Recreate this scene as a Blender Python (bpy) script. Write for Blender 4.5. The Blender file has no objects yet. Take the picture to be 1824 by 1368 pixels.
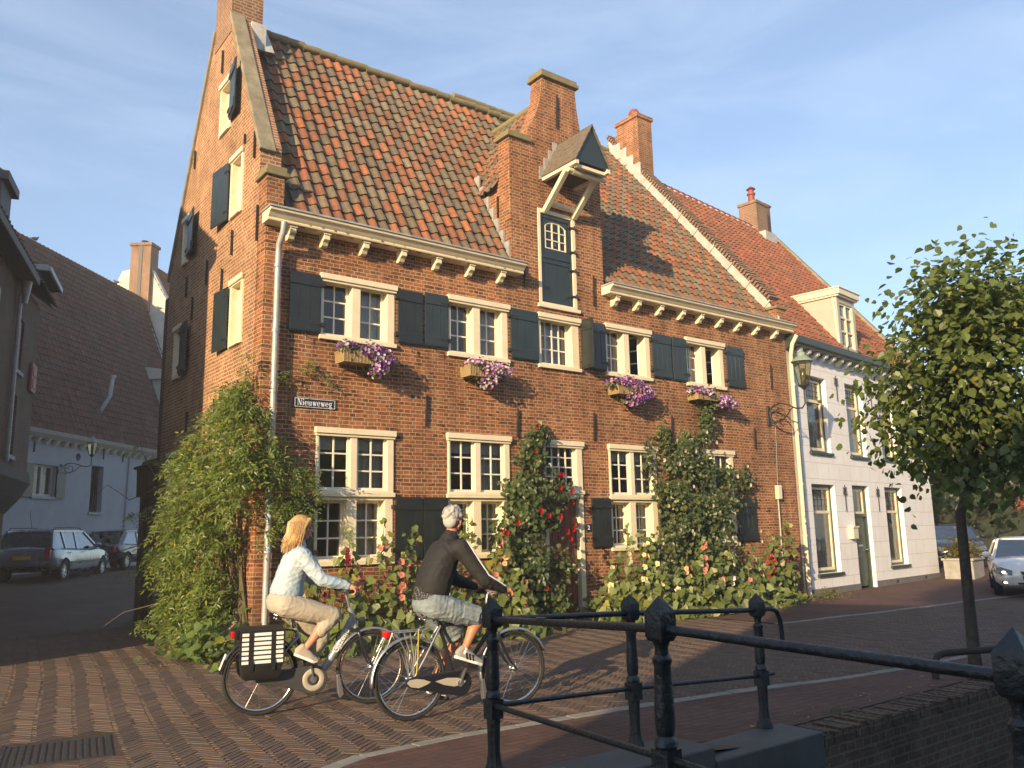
import bpy, bmesh, math, random
import numpy as np
from mathutils import Vector, Matrix, Euler
R_ = math.radians
PI = math.pi
SC = bpy.context.scene
COL = SC.collection

# ------------------------------------------------------------------ camera
CAM_POS = Vector((-4.274, -11.637, 1.65))
YAW, PITCH, ROLL = R_(52.66), R_(10.09), R_(-1.09)
fw = Vector((math.cos(YAW)*math.cos(PITCH), math.sin(YAW)*math.cos(PITCH), math.sin(PITCH)))
rt = Vector((math.sin(YAW), -math.cos(YAW), 0))
up = rt.cross(fw)
r2 = rt*math.cos(ROLL)+up*math.sin(ROLL)
u2 = up*math.cos(ROLL)-rt*math.sin(ROLL)
cd = bpy.data.cameras.new('camera')
cd.sensor_width = 36.0
cd.lens = 36.0*1475/1824
cd.clip_end = 600
cam = bpy.data.objects.new('camera', cd)
COL.objects.link(cam)
cam.matrix_world = Matrix(((r2.x, u2.x, -fw.x, CAM_POS.x), (r2.y, u2.y, -fw.y, CAM_POS.y), (r2.z, u2.z, -fw.z, CAM_POS.z), (0, 0, 0, 1)))
SC.camera = cam

# ------------------------------------------------------------------ sky, sun, exposure
SUN_AZ, SUN_EL = R_(25.0), R_(16.0)          # light travels towards (+cos az, +sin az), falling by SUN_EL
to_sun = Vector((-math.cos(SUN_AZ)*math.cos(SUN_EL), -math.sin(SUN_AZ)*math.cos(SUN_EL), math.sin(SUN_EL)))
w = bpy.data.worlds.new('World')
SC.world = w
w.use_nodes = True
wn, wl = w.node_tree.nodes, w.node_tree.links
bg = wn['Background']
sky = wn.new('ShaderNodeTexSky')
sky.sky_type = 'NISHITA'
sky.sun_disc = False
sky.sun_elevation = SUN_EL
sky.sun_rotation = math.atan2(to_sun.x, to_sun.y)
sky.altitude = 0
sky.air_density = 1.0
sky.dust_density = 0.5
sky.ozone_density = 3.0
tc = wn.new('ShaderNodeTexCoord')
mp = wn.new('ShaderNodeMapping')
mp.inputs['Scale'].default_value = (1.0, 2.2, 7.5)
mp.inputs['Rotation'].default_value = (0.25, 0.1, 0.4)
nz = wn.new('ShaderNodeTexNoise')
nz.inputs['Scale'].default_value = 1.6
nz.inputs['Detail'].default_value = 5
nz.inputs['Roughness'].default_value = 0.62
nz.inputs['Distortion'].default_value = 0.6
rp = wn.new('ShaderNodeValToRGB')
rp.color_ramp.elements[0].position = 0.40
rp.color_ramp.elements[0].color = (0.20, 0.20, 0.20, 1)
rp.color_ramp.elements[1].position = 0.74
rp.color_ramp.elements[1].color = (0.42, 0.42, 0.42, 1)
mx = wn.new('ShaderNodeMix')
mx.data_type = 'RGBA'
mx.inputs[7].default_value = (3.8, 4.6, 5.8, 1)
wl.new(tc.outputs['Generated'], mp.inputs['Vector'])
wl.new(mp.outputs['Vector'], nz.inputs['Vector'])
wl.new(nz.outputs['Fac'], rp.inputs['Fac'])
wl.new(rp.outputs['Color'], mx.inputs[0])
wl.new(sky.outputs['Color'], mx.inputs[6])
wl.new(mx.outputs[2], bg.inputs['Color'])
bg.inputs['Strength'].default_value = 0.12
sd = bpy.data.lights.new('sun', 'SUN')
sd.energy = 5.0
sd.angle = R_(0.5)
sd.color = (1.0, 0.74, 0.43)
sun = bpy.data.objects.new('sun', sd)
COL.objects.link(sun)
sun.rotation_euler = to_sun.to_track_quat('Z', 'Y').to_euler()
sun.location = (-40, -20, 20)
vs = SC.view_settings
SC.display_settings.display_device = 'sRGB'
vs.view_transform = 'Standard'
vs.look = 'None'
vs.exposure = 0.95
vs.gamma = 1.0
SC.cycles.max_bounces = 6
SC.cycles.transparent_max_bounces = 8
# ------------------------------------------------------------------ helpers
def tag(o, label=None, cat=None, group=None, kind=None):
    if label: o['label'] = label
    if cat: o['category'] = cat
    if group: o['group'] = group
    if kind: o['kind'] = kind
    return o

def empty(name, loc=(0, 0, 0), rz=0.0, label=None, cat=None, group=None, rot=None):
    o = bpy.data.objects.new(name, None)
    COL.objects.link(o)
    o.location = loc
    o.rotation_euler = rot if rot else (0, 0, rz)
    o.empty_display_size = 0.2
    return tag(o, label, cat, group)

def children(o):
    return [c for c in COL.objects if c.parent == o]

def link(name, me, parent=None):
    o = bpy.data.objects.new(name, me)
    COL.objects.link(o)
    if parent: o.parent = parent
    return o

def box_uv(me):
    """UVs in metres, projected along each face's main axis."""
    n = len(me.polygons)
    if not n: return
    uvl = me.uv_layers.new(name='UVMap') if not me.uv_layers else me.uv_layers[0]
    nl = len(me.loops)
    co = np.empty(len(me.vertices)*3); me.vertices.foreach_get('co', co); co = co.reshape(-1, 3)
    vi = np.empty(nl, dtype=np.int32); me.loops.foreach_get('vertex_index', vi)
    nr = np.empty(n*3); me.polygons.foreach_get('normal', nr); nr = np.abs(nr.reshape(-1, 3))
    tot = np.empty(n, dtype=np.int32); me.polygons.foreach_get('loop_total', tot)
    ax = np.where(nr[:, 2] > 0.75, 2, np.where(nr[:, 0] > nr[:, 1], 0, 1))
    axl = np.repeat(ax, tot)
    p = co[vi]
    u = np.where(axl == 0, p[:, 1], p[:, 0])
    v = np.where(axl == 2, p[:, 1], p[:, 2])
    uvl.data.foreach_set('uv', np.stack([u, v], 1).ravel())

def mesh_np(name, V, Fc, mats, cols=None, smooth=False, parent=None, midx=None):
    """Mesh from arrays; cols is one colour per face."""
    me = bpy.data.meshes.new(name)
    me.from_pydata([tuple(v) for v in V], [], [tuple(f) for f in Fc])
    for m in (mats if isinstance(mats, (list, tuple)) else [mats]): me.materials.append(m)
    if midx is not None: me.polygons.foreach_set('material_index', np.asarray(midx, dtype=np.int32))
    if cols is not None:
        a = me.color_attributes.new('Col', 'FLOAT_COLOR', 'CORNER')
        tot = np.empty(len(me.polygons), dtype=np.int32); me.polygons.foreach_get('loop_total', tot)
        c = np.repeat(np.asarray(cols, dtype=float), tot, axis=0)
        c = np.concatenate([c, np.ones((len(c), 1))], 1)
        a.data.foreach_set('color', c.ravel())
    if smooth: me.polygons.foreach_set('use_smooth', np.ones(len(me.polygons), dtype=bool))
    me.update()
    box_uv(me)
    return link(name, me, parent)

class MB:
    def __init__(s): s.v = []; s.f = []; s.m = []; s.c = []; s.cc = None; s.cm = 0
    def add(s, vs, fs):
        b = len(s.v)
        s.v += [tuple(x) for x in vs]
        for f in fs:
            s.f.append(tuple(b+i for i in f)); s.m.append(s.cm); s.c.append(s.cc or (1, 1, 1))
        return s
    def box(s, x0, x1, y0, y1, z0, z1):
        return s.add([(x0, y0, z0), (x1, y0, z0), (x1, y1, z0), (x0, y1, z0), (x0, y0, z1), (x1, y0, z1), (x1, y1, z1), (x0, y1, z1)],
                     [(3, 2, 1, 0), (4, 5, 6, 7), (0, 1, 5, 4), (1, 2, 6, 5), (2, 3, 7, 6), (3, 0, 4, 7)])
    def obox(s, c, ax, ay, az, hx, hy, hz):
        c, ax, ay, az = Vector(c), Vector(ax).normalized(), Vector(ay).normalized(), Vector(az).normalized()
        vs = [c+ax*(i*hx)+ay*(j*hy)+az*(k*hz) for k in (-1, 1) for i, j in ((-1, -1), (1, -1), (1, 1), (-1, 1))]
        return s.add(vs, [(3, 2, 1, 0), (4, 5, 6, 7), (0, 1, 5, 4), (1, 2, 6, 5), (2, 3, 7, 6), (3, 0, 4, 7)])
    def bar(s, p, q, w, h, upv=(0, 0, 1)):
        p, q = Vector(p), Vector(q); d = q-p; L = d.length; d.normalize()
        sd_ = d.cross(Vector(upv))
        if sd_.length < 1e-4: sd_ = d.cross(Vector((1, 0, 0)))
        sd_.normalize(); u_ = sd_.cross(d)
        return s.obox((p+q)/2, d, sd_, u_, L/2, w/2, h/2)
    def tube(s, pts, r, n=8, caps=True, closed=False):
        P_ = [Vector(p) for p in pts]; m = len(P_)
        rs = [r]*m if isinstance(r, (int, float)) else list(r)
        vs, fs = [], []
        T = []
        for i in range(m):
            if closed: t = P_[(i+1) % m]-P_[i-1]
            else: t = P_[min(i+1, m-1)]-P_[max(i-1, 0)]
            T.append(t.normalized())
        a = T[0].cross(Vector((0, 0, 1)))
        if a.length < 0.05: a = T[0].cross(Vector((1, 0, 0)))
        a.normalize()
        for i in range(m):
            a = (a-T[i]*a.dot(T[i])).normalized(); b = T[i].cross(a)
            for k in range(n):
                t = 2*PI*k/n
                vs.append(P_[i]+(a*math.cos(t)+b*math.sin(t))*rs[i])
        for i in range(m if closed else m-1):
            j = (i+1) % m
            for k in range(n):
                k2 = (k+1) % n
                fs.append((i*n+k, i*n+k2, j*n+k2, j*n+k))
        if caps and not closed:
            fs.append(tuple(range(n-1, -1, -1))); fs.append(tuple((m-1)*n+k for k in range(n)))
        return s.add(vs, fs)
    def lathe(s, prof, c=(0, 0, 0), n=12, rot=0.0, axis='z', caps=True):
        vs, fs = [], []
        for (r, z) in prof:
            for k in range(n):
                t = 2*PI*k/n+rot
                x, y = r*math.cos(t), r*math.sin(t)
                q = (x, y, z) if axis == 'z' else ((z, x, y) if axis == 'x' else (y, z, x))
                vs.append((c[0]+q[0], c[1]+q[1], c[2]+q[2]))
        for i in range(len(prof)-1):
            for k in range(n):
                k2 = (k+1) % n
                fs.append((i*n+k, i*n+k2, (i+1)*n+k2, (i+1)*n+k))
        if caps:
            fs.append(tuple(range(n-1, -1, -1))); fs.append(tuple((len(prof)-1)*n+k for k in range(n)))
        return s.add(vs, fs)
    def prism(s, poly, a0, a1, plane='xz'):
        """Extrude a 2D polygon: plane 'xz' along y, 'yz' along x, 'xy' along z."""
        def mk(p, a): return (p[0], a, p[1]) if plane == 'xz' else ((a, p[0], p[1]) if plane == 'yz' else (p[0], p[1], a))
        n = len(poly)
        area = sum(poly[i][0]*poly[(i+1) % n][1]-poly[(i+1) % n][0]*poly[i][1] for i in range(n))
        if (area < 0): poly = poly[::-1]
        if plane == 'xz': a0, a1 = max(a0, a1), min(a0, a1)
        else: a0, a1 = min(a0, a1), max(a0, a1)
        vs = [mk(p, a0) for p in poly]+[mk(p, a1) for p in poly]
        fs = [tuple(range(n-1, -1, -1)), tuple(range(n, 2*n))]
        for i in range(n):
            j = (i+1) % n
            fs.append((i, j, n+j, n+i))
        return s.add(vs, fs)
    def ell(s, c, r, nu=14, nv=9, M=None):
        vs, fs = [], []
        c = Vector(c)
        for i in range(nv+1):
            ph = -PI/2+PI*i/nv
            for k in range(nu):
                t = 2*PI*k/nu
                p = Vector((r[0]*math.cos(ph)*math.cos(t), r[1]*math.cos(ph)*math.sin(t), r[2]*math.sin(ph)))
                vs.append(c+(M @ p if M else p))
        for i in range(nv):
            for k in range(nu):
                k2 = (k+1) % nu
                fs.append((i*nu+k, i*nu+k2, (i+1)*nu+k2, (i+1)*nu+k))
        return s.add(vs, fs)
    def loft(s, rings, caps=True, closed=True):
        n = len(rings[0]); vs = [p for r in rings for p in r]; fs = []
        for i in range(len(rings)-1):
            for k in range(n if closed else n-1):
                k2 = (k+1) % n
                fs.append((i*n+k, i*n+k2, (i+1)*n+k2, (i+1)*n+k))
        if caps and closed:
            fs.append(tuple(range(n-1, -1, -1))); fs.append(tuple((len(rings)-1)*n+k for k in range(n)))
        return s.add(vs, fs)
    def limb(s, pts, rs, n=12):
        """Rounded tapered chain (for fusing)."""
        for p, r in zip(pts, rs): s.ell(p, (r, r, r), 12, 8)
        for i in range(len(pts)-1):
            s.tube([pts[i], pts[i+1]], [rs[i], rs[i+1]], n)
        return s
    def build(s, name, mats, parent=None, smooth=False, col=False, bevel=0, subd=0):
        me = bpy.data.meshes.new(name)
        me.from_pydata(s.v, [], s.f)
        for m in (mats if isinstance(mats, (list, tuple)) else [mats]): me.materials.append(m)
        if any(s.m): me.polygons.foreach_set('material_index', s.m)
        if col:
            a = me.color_attributes.new('Col', 'FLOAT_COLOR', 'CORNER')
            i = 0
            buf = []
            for f, c in zip(s.f, s.c): buf += [c[0], c[1], c[2], 1.0]*len(f)
            a.data.foreach_set('color', buf)
        if smooth:
            me.polygons.foreach_set('use_smooth', [True]*len(me.polygons))
        me.update()
        box_uv(me)
        o = link(name, me, parent)
        if bevel:
            md = o.modifiers.new('bevel', 'BEVEL'); md.width = bevel; md.segments = 2; md.limit_method = 'ANGLE'; md.angle_limit = R_(40)
        if subd:
            md = o.modifiers.new('subd', 'SUBSURF'); md.levels = subd; md.render_levels = subd
        if smooth and not subd:
            me.set_sharp_from_angle(angle=R_(50))
        return o

def evaluated(o, name):
    bpy.context.view_layer.update()
    dg = bpy.context.evaluated_depsgraph_get()
    me = bpy.data.meshes.new_from_object(o.evaluated_get(dg))
    me.name = name
    return me

def solid_cut(name, base, cutters, mats, parent=None):
    """base solid minus cutter solids, as one mesh."""
    a = base.build(name, mats)
    for cut in cutters:
        b = cut.build('cutter', mats)
        md = a.modifiers.new('cut', 'BOOLEAN'); md.operation = 'DIFFERENCE'; md.object = b; md.solver = 'EXACT'
        me = evaluated(a, name)
        a.modifiers.clear()
        a.data = me
        bpy.data.objects.remove(b)
    me = a.data
    while len(me.uv_layers): me.uv_layers.remove(me.uv_layers[0])
    box_uv(me)
    if parent: a.parent = parent
    return a

def fuse(name, mb, voxel, mats, parent=None, smooth_it=4, smooth_f=0.5, folds=0.0):
    """Overlapping closed shapes fused to one continuous smooth skin."""
    a = mb.build(name, mats)
    md = a.modifiers.new('remesh', 'REMESH'); md.mode = 'VOXEL'; md.voxel_size = voxel; md.use_smooth_shade = True
    if smooth_it:
        m2 = a.modifiers.new('smooth', 'SMOOTH'); m2.iterations = smooth_it; m2.factor = smooth_f
    me = evaluated(a, name)
    a.modifiers.clear()
    a.data = me
    if folds:       # cloth folds: a few crossing ridges pushed along the normals
        n = len(me.vertices)
        co = np.empty(n*3); me.vertices.foreach_get('co', co); co = co.reshape(-1, 3)
        nr = np.empty(n*3); me.vertices.foreach_get('normal', nr); nr = nr.reshape(-1, 3)
        h = np.zeros(n)
        rs_ = np.random.default_rng(len(name)+n % 97)
        for k in range(9):
            d = rs_.normal(size=3); d[2] *= 1.5; d /= np.linalg.norm(d)
            w_ = rs_.uniform(28, 75); m_ = rs_.uniform(6, 14); e = rs_.normal(size=3)
            h += (1-np.abs(np.sin(co @ d*w_+2.2*np.sin(co @ e*m_)+rs_.uniform(0, 6))))**2.5*np.clip(np.sin(co @ rs_.normal(size=3)*9+k), 0, 1)
        co += nr*(h[:, None]*folds-folds*.6)
        me.vertices.foreach_set('co', co.ravel()); me.update()
    me.polygons.foreach_set('use_smooth', [True]*len(me.polygons))
    if not me.uv_layers: box_uv(me)
    if parent: a.parent = parent
    return a

def text_mesh(body, size, extrude=0.002, bold=0.0):
    cu = bpy.data.curves.new('letters', 'FONT')
    cu.body = body; cu.size = size; cu.extrude = extrude; cu.offset = bold
    cu.align_x = 'CENTER'; cu.align_y = 'CENTER'
    o = bpy.data.objects.new('letters', cu); COL.objects.link(o)
    me = evaluated(o, 'lettering')
    bpy.data.objects.remove(o)
    return me

def text_obj(name, body, size, m, parent, loc, rot, extrude=0.002, bold=0.0, sx=1.0):
    me = text_mesh(body, size, extrude, bold)
    me.materials.clear(); me.materials.append(m)
    o = link(name, me, parent)
    o.location = loc; o.rotation_euler = rot; o.scale = (sx, 1, 1)
    return o

def smooth01(t):
    t = max(0.0, min(1.0, t)); return t*t*(3-2*t)

def gz(x, y):
    """ground height: the bridge rises towards the camera, the alley and far street rise slowly"""
    z = 0.30*smooth01((-5.7-y)/3.4)*(1-smooth01((x+0.5)/2.5))
    if x < 9: z += 0.036*max(0.0, min(14.0, y-5.0))*smooth01((9-x)/4)
    if x > 21.5: z += 0.08*min(2.5, x-21.5)
    return z

rng = np.random.default_rng(7)
random.seed(11)
# ------------------------------------------------------------------ materials
def new_mat(name):
    m = bpy.data.materials.new(name); m.use_nodes = True
    nt = m.node_tree
    return m, nt.nodes, nt.links, nt.nodes['Principled BSDF']

def mat(name, base, rough=0.6, var=0.0, scale=6.0, bump=0.0, bscale=40.0, metal=0.0, spec=0.5, var2=None, coat=0.0, dist=0.002):
    """plain procedural surface: base colour, slow noise variation (to var2 or darker), fine bump"""
    m, N, L, b = new_mat(name)
    b.inputs['Base Color'].default_value = (*base, 1)
    b.inputs['Roughness'].default_value = rough
    b.inputs['Metallic'].default_value = metal
    b.inputs['Specular IOR Level'].default_value = spec
    b.inputs['Coat Weight'].default_value = coat
    t = N.new('ShaderNodeTexCoord')
    if var > 0 or var2:
        n = N.new('ShaderNodeTexNoise'); n.inputs['Scale'].default_value = scale; n.inputs['Detail'].default_value = 6; n.inputs['Roughness'].default_value = 0.65
        L.new(t.outputs['Object'], n.inputs['Vector'])
        r = N.new('ShaderNodeValToRGB')
        c2 = var2 if var2 else tuple(c*(1-var) for c in base)
        r.color_ramp.elements[0].position = 0.36; r.color_ramp.elements[0].color = (*c2, 1)
        r.color_ramp.elements[1].position = 0.66; r.color_ramp.elements[1].color = (*base, 1)
        L.new(n.outputs['Fac'], r.inputs['Fac']); L.new(r.outputs['Color'], b.inputs['Base Color'])
        mr = N.new('ShaderNodeMapRange'); mr.inputs['To Min'].default_value = max(0.05, rough-0.1); mr.inputs['To Max'].default_value = min(1, rough+0.12)
        L.new(n.outputs['Fac'], mr.inputs['Value']); L.new(mr.outputs['Result'], b.inputs['Roughness'])
    if bump > 0:
        n2 = N.new('ShaderNodeTexNoise'); n2.inputs['Scale'].default_value = bscale; n2.inputs['Detail'].default_value = 4
        L.new(t.outputs['Object'], n2.inputs['Vector'])
        bp = N.new('ShaderNodeBump'); bp.inputs['Strength'].default_value = bump; bp.inputs['Distance'].default_value = dist*5
        L.new(n2.outputs['Fac'], bp.inputs['Height']); L.new(bp.outputs['Normal'], b.inputs['Normal'])
    return m

def mixc(N, L, fac, a, b_, mode='MIX'):
    x = N.new('ShaderNodeMix'); x.data_type = 'RGBA'; x.blend_type = mode
    for s, v in ((0, fac), (6, a), (7, b_)):
        if hasattr(v, 'is_output') or hasattr(v, 'links'): L.new(v, x.inputs[s])
        else: x.inputs[s].default_value = v if s == 0 else (*v, 1)
    return x.outputs[2]

def brick_mat(name, c1, c2, mortar, bw=0.215, rh=0.062, ms=0.011, bump=0.5, dark=(0.10, 0.045, 0.03), darkamt=0.35, pale=None, paleamt=0.0, squash=0.5, wob=0.012, rough=0.9, offs=0.5, damp=None, weather=.55):
    m, N, L, b = new_mat(name)
    t = N.new('ShaderNodeTexCoord')
    nw = N.new('ShaderNodeTexNoise'); nw.inputs['Scale'].default_value = 2.2; nw.inputs['Detail'].default_value = 3
    L.new(t.outputs['UV'], nw.inputs['Vector'])
    vm = N.new('ShaderNodeVectorMath'); vm.operation = 'MULTIPLY_ADD'
    vm.inputs[1].default_value = (wob*2, wob*2, 0); vm.inputs[2].default_value = (0, 0, 0)
    L.new(nw.outputs['Color'], vm.inputs[0])
    va = N.new('ShaderNodeVectorMath'); va.operation = 'ADD'
    L.new(t.outputs['UV'], va.inputs[0]); L.new(vm.outputs[0], va.inputs[1])
    nj = N.new('ShaderNodeTexNoise'); nj.inputs['Scale'].default_value = 28; nj.inputs['Detail'].default_value = 2
    L.new(t.outputs['UV'], nj.inputs['Vector'])
    vj = N.new('ShaderNodeVectorMath'); vj.operation = 'MULTIPLY_ADD'
    vj.inputs[1].default_value = (0.012, 0.010, 0)
    L.new(nj.outputs['Color'], vj.inputs[0]); L.new(va.outputs[0], vj.inputs[2])
    k = N.new('ShaderNodeTexBrick')
    k.offset = offs; k.squash = squash; k.squash_frequency = 2
    k.inputs['Scale'].default_value = 1.0
    k.inputs['Brick Width'].default_value = bw; k.inputs['Row Height'].default_value = rh
    k.inputs['Mortar Size'].default_value = ms; k.inputs['Mortar Smooth'].default_value = 0.25
    k.inputs['Color1'].default_value = (*c1, 1); k.inputs['Color2'].default_value = (*c2, 1); k.inputs['Mortar'].default_value = (*mortar, 1)
    L.new(vj.outputs[0], k.inputs['Vector'])
    # odd dark (clinker) bricks: noise sampled coarsely per brick
    nd = N.new('ShaderNodeTexNoise'); nd.inputs['Scale'].default_value = 9.0; nd.inputs['Detail'].default_value = 2
    mpd = N.new('ShaderNodeMapping'); mpd.inputs['Scale'].default_value = (0.55, 1.8, 1)
    L.new(t.outputs['UV'], mpd.inputs['Vector']); L.new(mpd.outputs[0], nd.inputs['Vector'])
    rd = N.new('ShaderNodeValToRGB'); rd.color_ramp.elements[0].position = 0.52; rd.color_ramp.elements[1].position = 0.64
    L.new(nd.outputs['Fac'], rd.inputs['Fac'])
    inv = N.new('ShaderNodeMath'); inv.operation = 'SUBTRACT'; inv.inputs[0].default_value = 1.0
    L.new(k.outputs['Fac'], inv.inputs[1])
    mu = N.new('ShaderNodeMath'); mu.operation = 'MULTIPLY'; L.new(rd.outputs['Color'], mu.inputs[0]); L.new(inv.outputs[0], mu.inputs[1])
    mu2 = N.new('ShaderNodeMath'); mu2.operation = 'MULTIPLY'; L.new(mu.outputs[0], mu2.inputs[0]); mu2.inputs[1].default_value = darkamt*1.6
    mu2.use_clamp = True
    col = mixc(N, L, mu2.outputs[0], k.outputs['Color'], dark)
    # large weather patches
    nl_ = N.new('ShaderNodeTexNoise'); nl_.inputs['Scale'].default_value = 0.8; nl_.inputs['Detail'].default_value = 7; nl_.inputs['Roughness'].default_value = 0.7
    L.new(t.outputs['UV'], nl_.inputs['Vector'])
    rl = N.new('ShaderNodeValToRGB'); rl.color_ramp.elements[0].position = 0.3; rl.color_ramp.elements[0].color = (weather, weather*.97, weather*.95, 1)
    rl.color_ramp.elements[1].position = 0.68; rl.color_ramp.elements[1].color = ((1.12, 1.06, 1.0, 1) if weather < .8 else (1, 1, 1, 1))
    L.new(nl_.outputs['Fac'], rl.inputs['Fac'])
    col = mixc(N, L, 1.0, col, rl.outputs['Color'], 'MULTIPLY')
    if pale:
        npl = N.new('ShaderNodeTexNoise'); npl.inputs['Scale'].default_value = 3.2; npl.inputs['Detail'].default_value = 9; npl.inputs['Roughness'].default_value = 0.75
        L.new(va.outputs[0], npl.inputs['Vector'])
        rpl = N.new('ShaderNodeValToRGB'); rpl.color_ramp.elements[0].position = 0.50; rpl.color_ramp.elements[0].color = (0, 0, 0, 1)
        rpl.color_ramp.elements[1].position = 0.72; rpl.color_ramp.elements[1].color = (paleamt, paleamt, paleamt, 1)
        L.new(npl.outputs['Fac'], rpl.inputs['Fac'])
        col = mixc(N, L, rpl.outputs['Color'], col, pale)
    if damp:
        mst = N.new('ShaderNodeMapping'); mst.inputs['Scale'].default_value = (3.4, .30, 1); L.new(t.outputs['UV'], mst.inputs['Vector'])
        nst = N.new('ShaderNodeTexNoise'); nst.inputs['Scale'].default_value = 1.0; nst.inputs['Detail'].default_value = 7; nst.inputs['Roughness'].default_value = .7
        L.new(mst.outputs[0], nst.inputs['Vector'])
        rst = N.new('ShaderNodeValToRGB'); rst.color_ramp.elements[0].position = .34; rst.color_ramp.elements[0].color = (.66, .62, .60, 1); rst.color_ramp.elements[1].position = .60; rst.color_ramp.elements[1].color = (1.06, 1.04, 1.0, 1)
        L.new(nst.outputs['Fac'], rst.inputs['Fac']); col = mixc(N, L, 1.0, col, rst.outputs['Color'], 'MULTIPLY')
        sx = N.new('ShaderNodeSeparateXYZ'); L.new(t.outputs['UV'], sx.inputs[0])
        ndp = N.new('ShaderNodeTexNoise'); ndp.inputs['Scale'].default_value = 1.7; ndp.inputs['Detail'].default_value = 6
        L.new(t.outputs['UV'], ndp.inputs['Vector'])
        ma = N.new('ShaderNodeMath'); ma.operation = 'MULTIPLY_ADD'; ma.inputs[1].default_value = -1.6; L.new(ndp.outputs['Fac'], ma.inputs[0]); L.new(sx.outputs[1], ma.inputs[2])
        mrd = N.new('ShaderNodeMapRange'); mrd.inputs['From Min'].default_value = -.75; mrd.inputs['From Max'].default_value = .35; mrd.inputs['To Min'].default_value = .6; mrd.inputs['To Max'].default_value = 0
        L.new(ma.outputs[0], mrd.inputs['Value'])
        col = mixc(N, L, mrd.outputs['Result'], col, damp)
    L.new(col, b.inputs['Base Color'])
    b.inputs['Roughness'].default_value = rough; b.inputs['Specular IOR Level'].default_value = 0.25
    nb = N.new('ShaderNodeTexNoise'); nb.inputs['Scale'].default_value = 60; nb.inputs['Detail'].default_value = 4
    L.new(t.outputs['UV'], nb.inputs['Vector'])
    hs = N.new('ShaderNodeMath'); hs.operation = 'MULTIPLY_ADD'; hs.inputs[1].default_value = 0.5
    L.new(nb.outputs['Fac'], hs.inputs[0]); L.new(inv.outputs[0], hs.inputs[2])
    bp = N.new('ShaderNodeBump'); bp.inputs['Strength'].default_value = bump; bp.inputs['Distance'].default_value = 0.012
    L.new(hs.outputs[0], bp.inputs['Height']); L.new(bp.outputs['Normal'], b.inputs['Normal'])
    return m

def col_mat(name, rough=0.8, spec=0.3, noise=0.25, nscale=14.0, bump=0.2, bscale=60.0, trans=0.0, patch=0.0):
    """colour from the mesh's own face colours (each tile, paver or leaf its own), with surface noise"""
    m, N, L, b = new_mat(name)
    a = N.new('ShaderNodeAttribute'); a.attribute_name = 'Col'
    t = N.new('ShaderNodeTexCoord')
    n = N.new('ShaderNodeTexNoise'); n.inputs['Scale'].default_value = nscale; n.inputs['Detail'].default_value = 6; n.inputs['Roughness'].default_value = 0.7
    L.new(t.outputs['Object'], n.inputs['Vector'])
    mr = N.new('ShaderNodeMapRange'); mr.inputs['From Min'].default_value = 0.25; mr.inputs['From Max'].default_value = 0.75
    mr.inputs['To Min'].default_value = 1-noise; mr.inputs['To Max'].default_value = 1+noise
    L.new(n.outputs['Fac'], mr.inputs['Value'])
    col = mixc(N, L, 1.0, a.outputs['Color'], mr.outputs['Result'], 'MULTIPLY')
    if patch:       # soot, lichen and rain streaks in slow patches over the pieces
        for sc_, lo_, hi_, amt in ((.55, .35, .65, patch), (2.6, .48, .70, patch*.8)):
            np_ = N.new('ShaderNodeTexNoise'); np_.inputs['Scale'].default_value = sc_; np_.inputs['Detail'].default_value = 8; np_.inputs['Roughness'].default_value = .72
            L.new(t.outputs['Object'], np_.inputs['Vector'])
            mp_ = N.new('ShaderNodeMapRange'); mp_.inputs['From Min'].default_value = lo_; mp_.inputs['From Max'].default_value = hi_; mp_.inputs['To Min'].default_value = 0; mp_.inputs['To Max'].default_value = amt
            L.new(np_.outputs['Fac'], mp_.inputs['Value'])
            col = mixc(N, L, mp_.outputs['Result'], col, (.105, .085, .055))
    L.new(col, b.inputs['Base Color'])
    b.inputs['Roughness'].default_value = rough; b.inputs['Specular IOR Level'].default_value = spec
    if bump:
        n2 = N.new('ShaderNodeTexNoise'); n2.inputs['Scale'].default_value = bscale; n2.inputs['Detail'].default_value = 4
        L.new(t.outputs['Object'], n2.inputs['Vector'])
        bp = N.new('ShaderNodeBump'); bp.inputs['Strength'].default_value = bump; bp.inputs['Distance'].default_value = 0.006
        L.new(n2.outputs['Fac'], bp.inputs['Height']); L.new(bp.outputs['Normal'], b.inputs['Normal'])
    if trans > 0:
        tr = N.new('ShaderNodeBsdfTranslucent')
        tcol = mixc(N, L, 1.0, col, (1.25, 1.35, 0.5), 'MULTIPLY')
        L.new(tcol, tr.inputs['Color'])
        ms_ = N.new('ShaderNodeMixShader'); ms_.inputs[0].default_value = trans
        out = N['Material Output']
        L.new(b.outputs[0], ms_.inputs[1]); L.new(tr.outputs[0], ms_.inputs[2]); L.new(ms_.outputs[0], out.inputs['Surface'])
    return m

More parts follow.
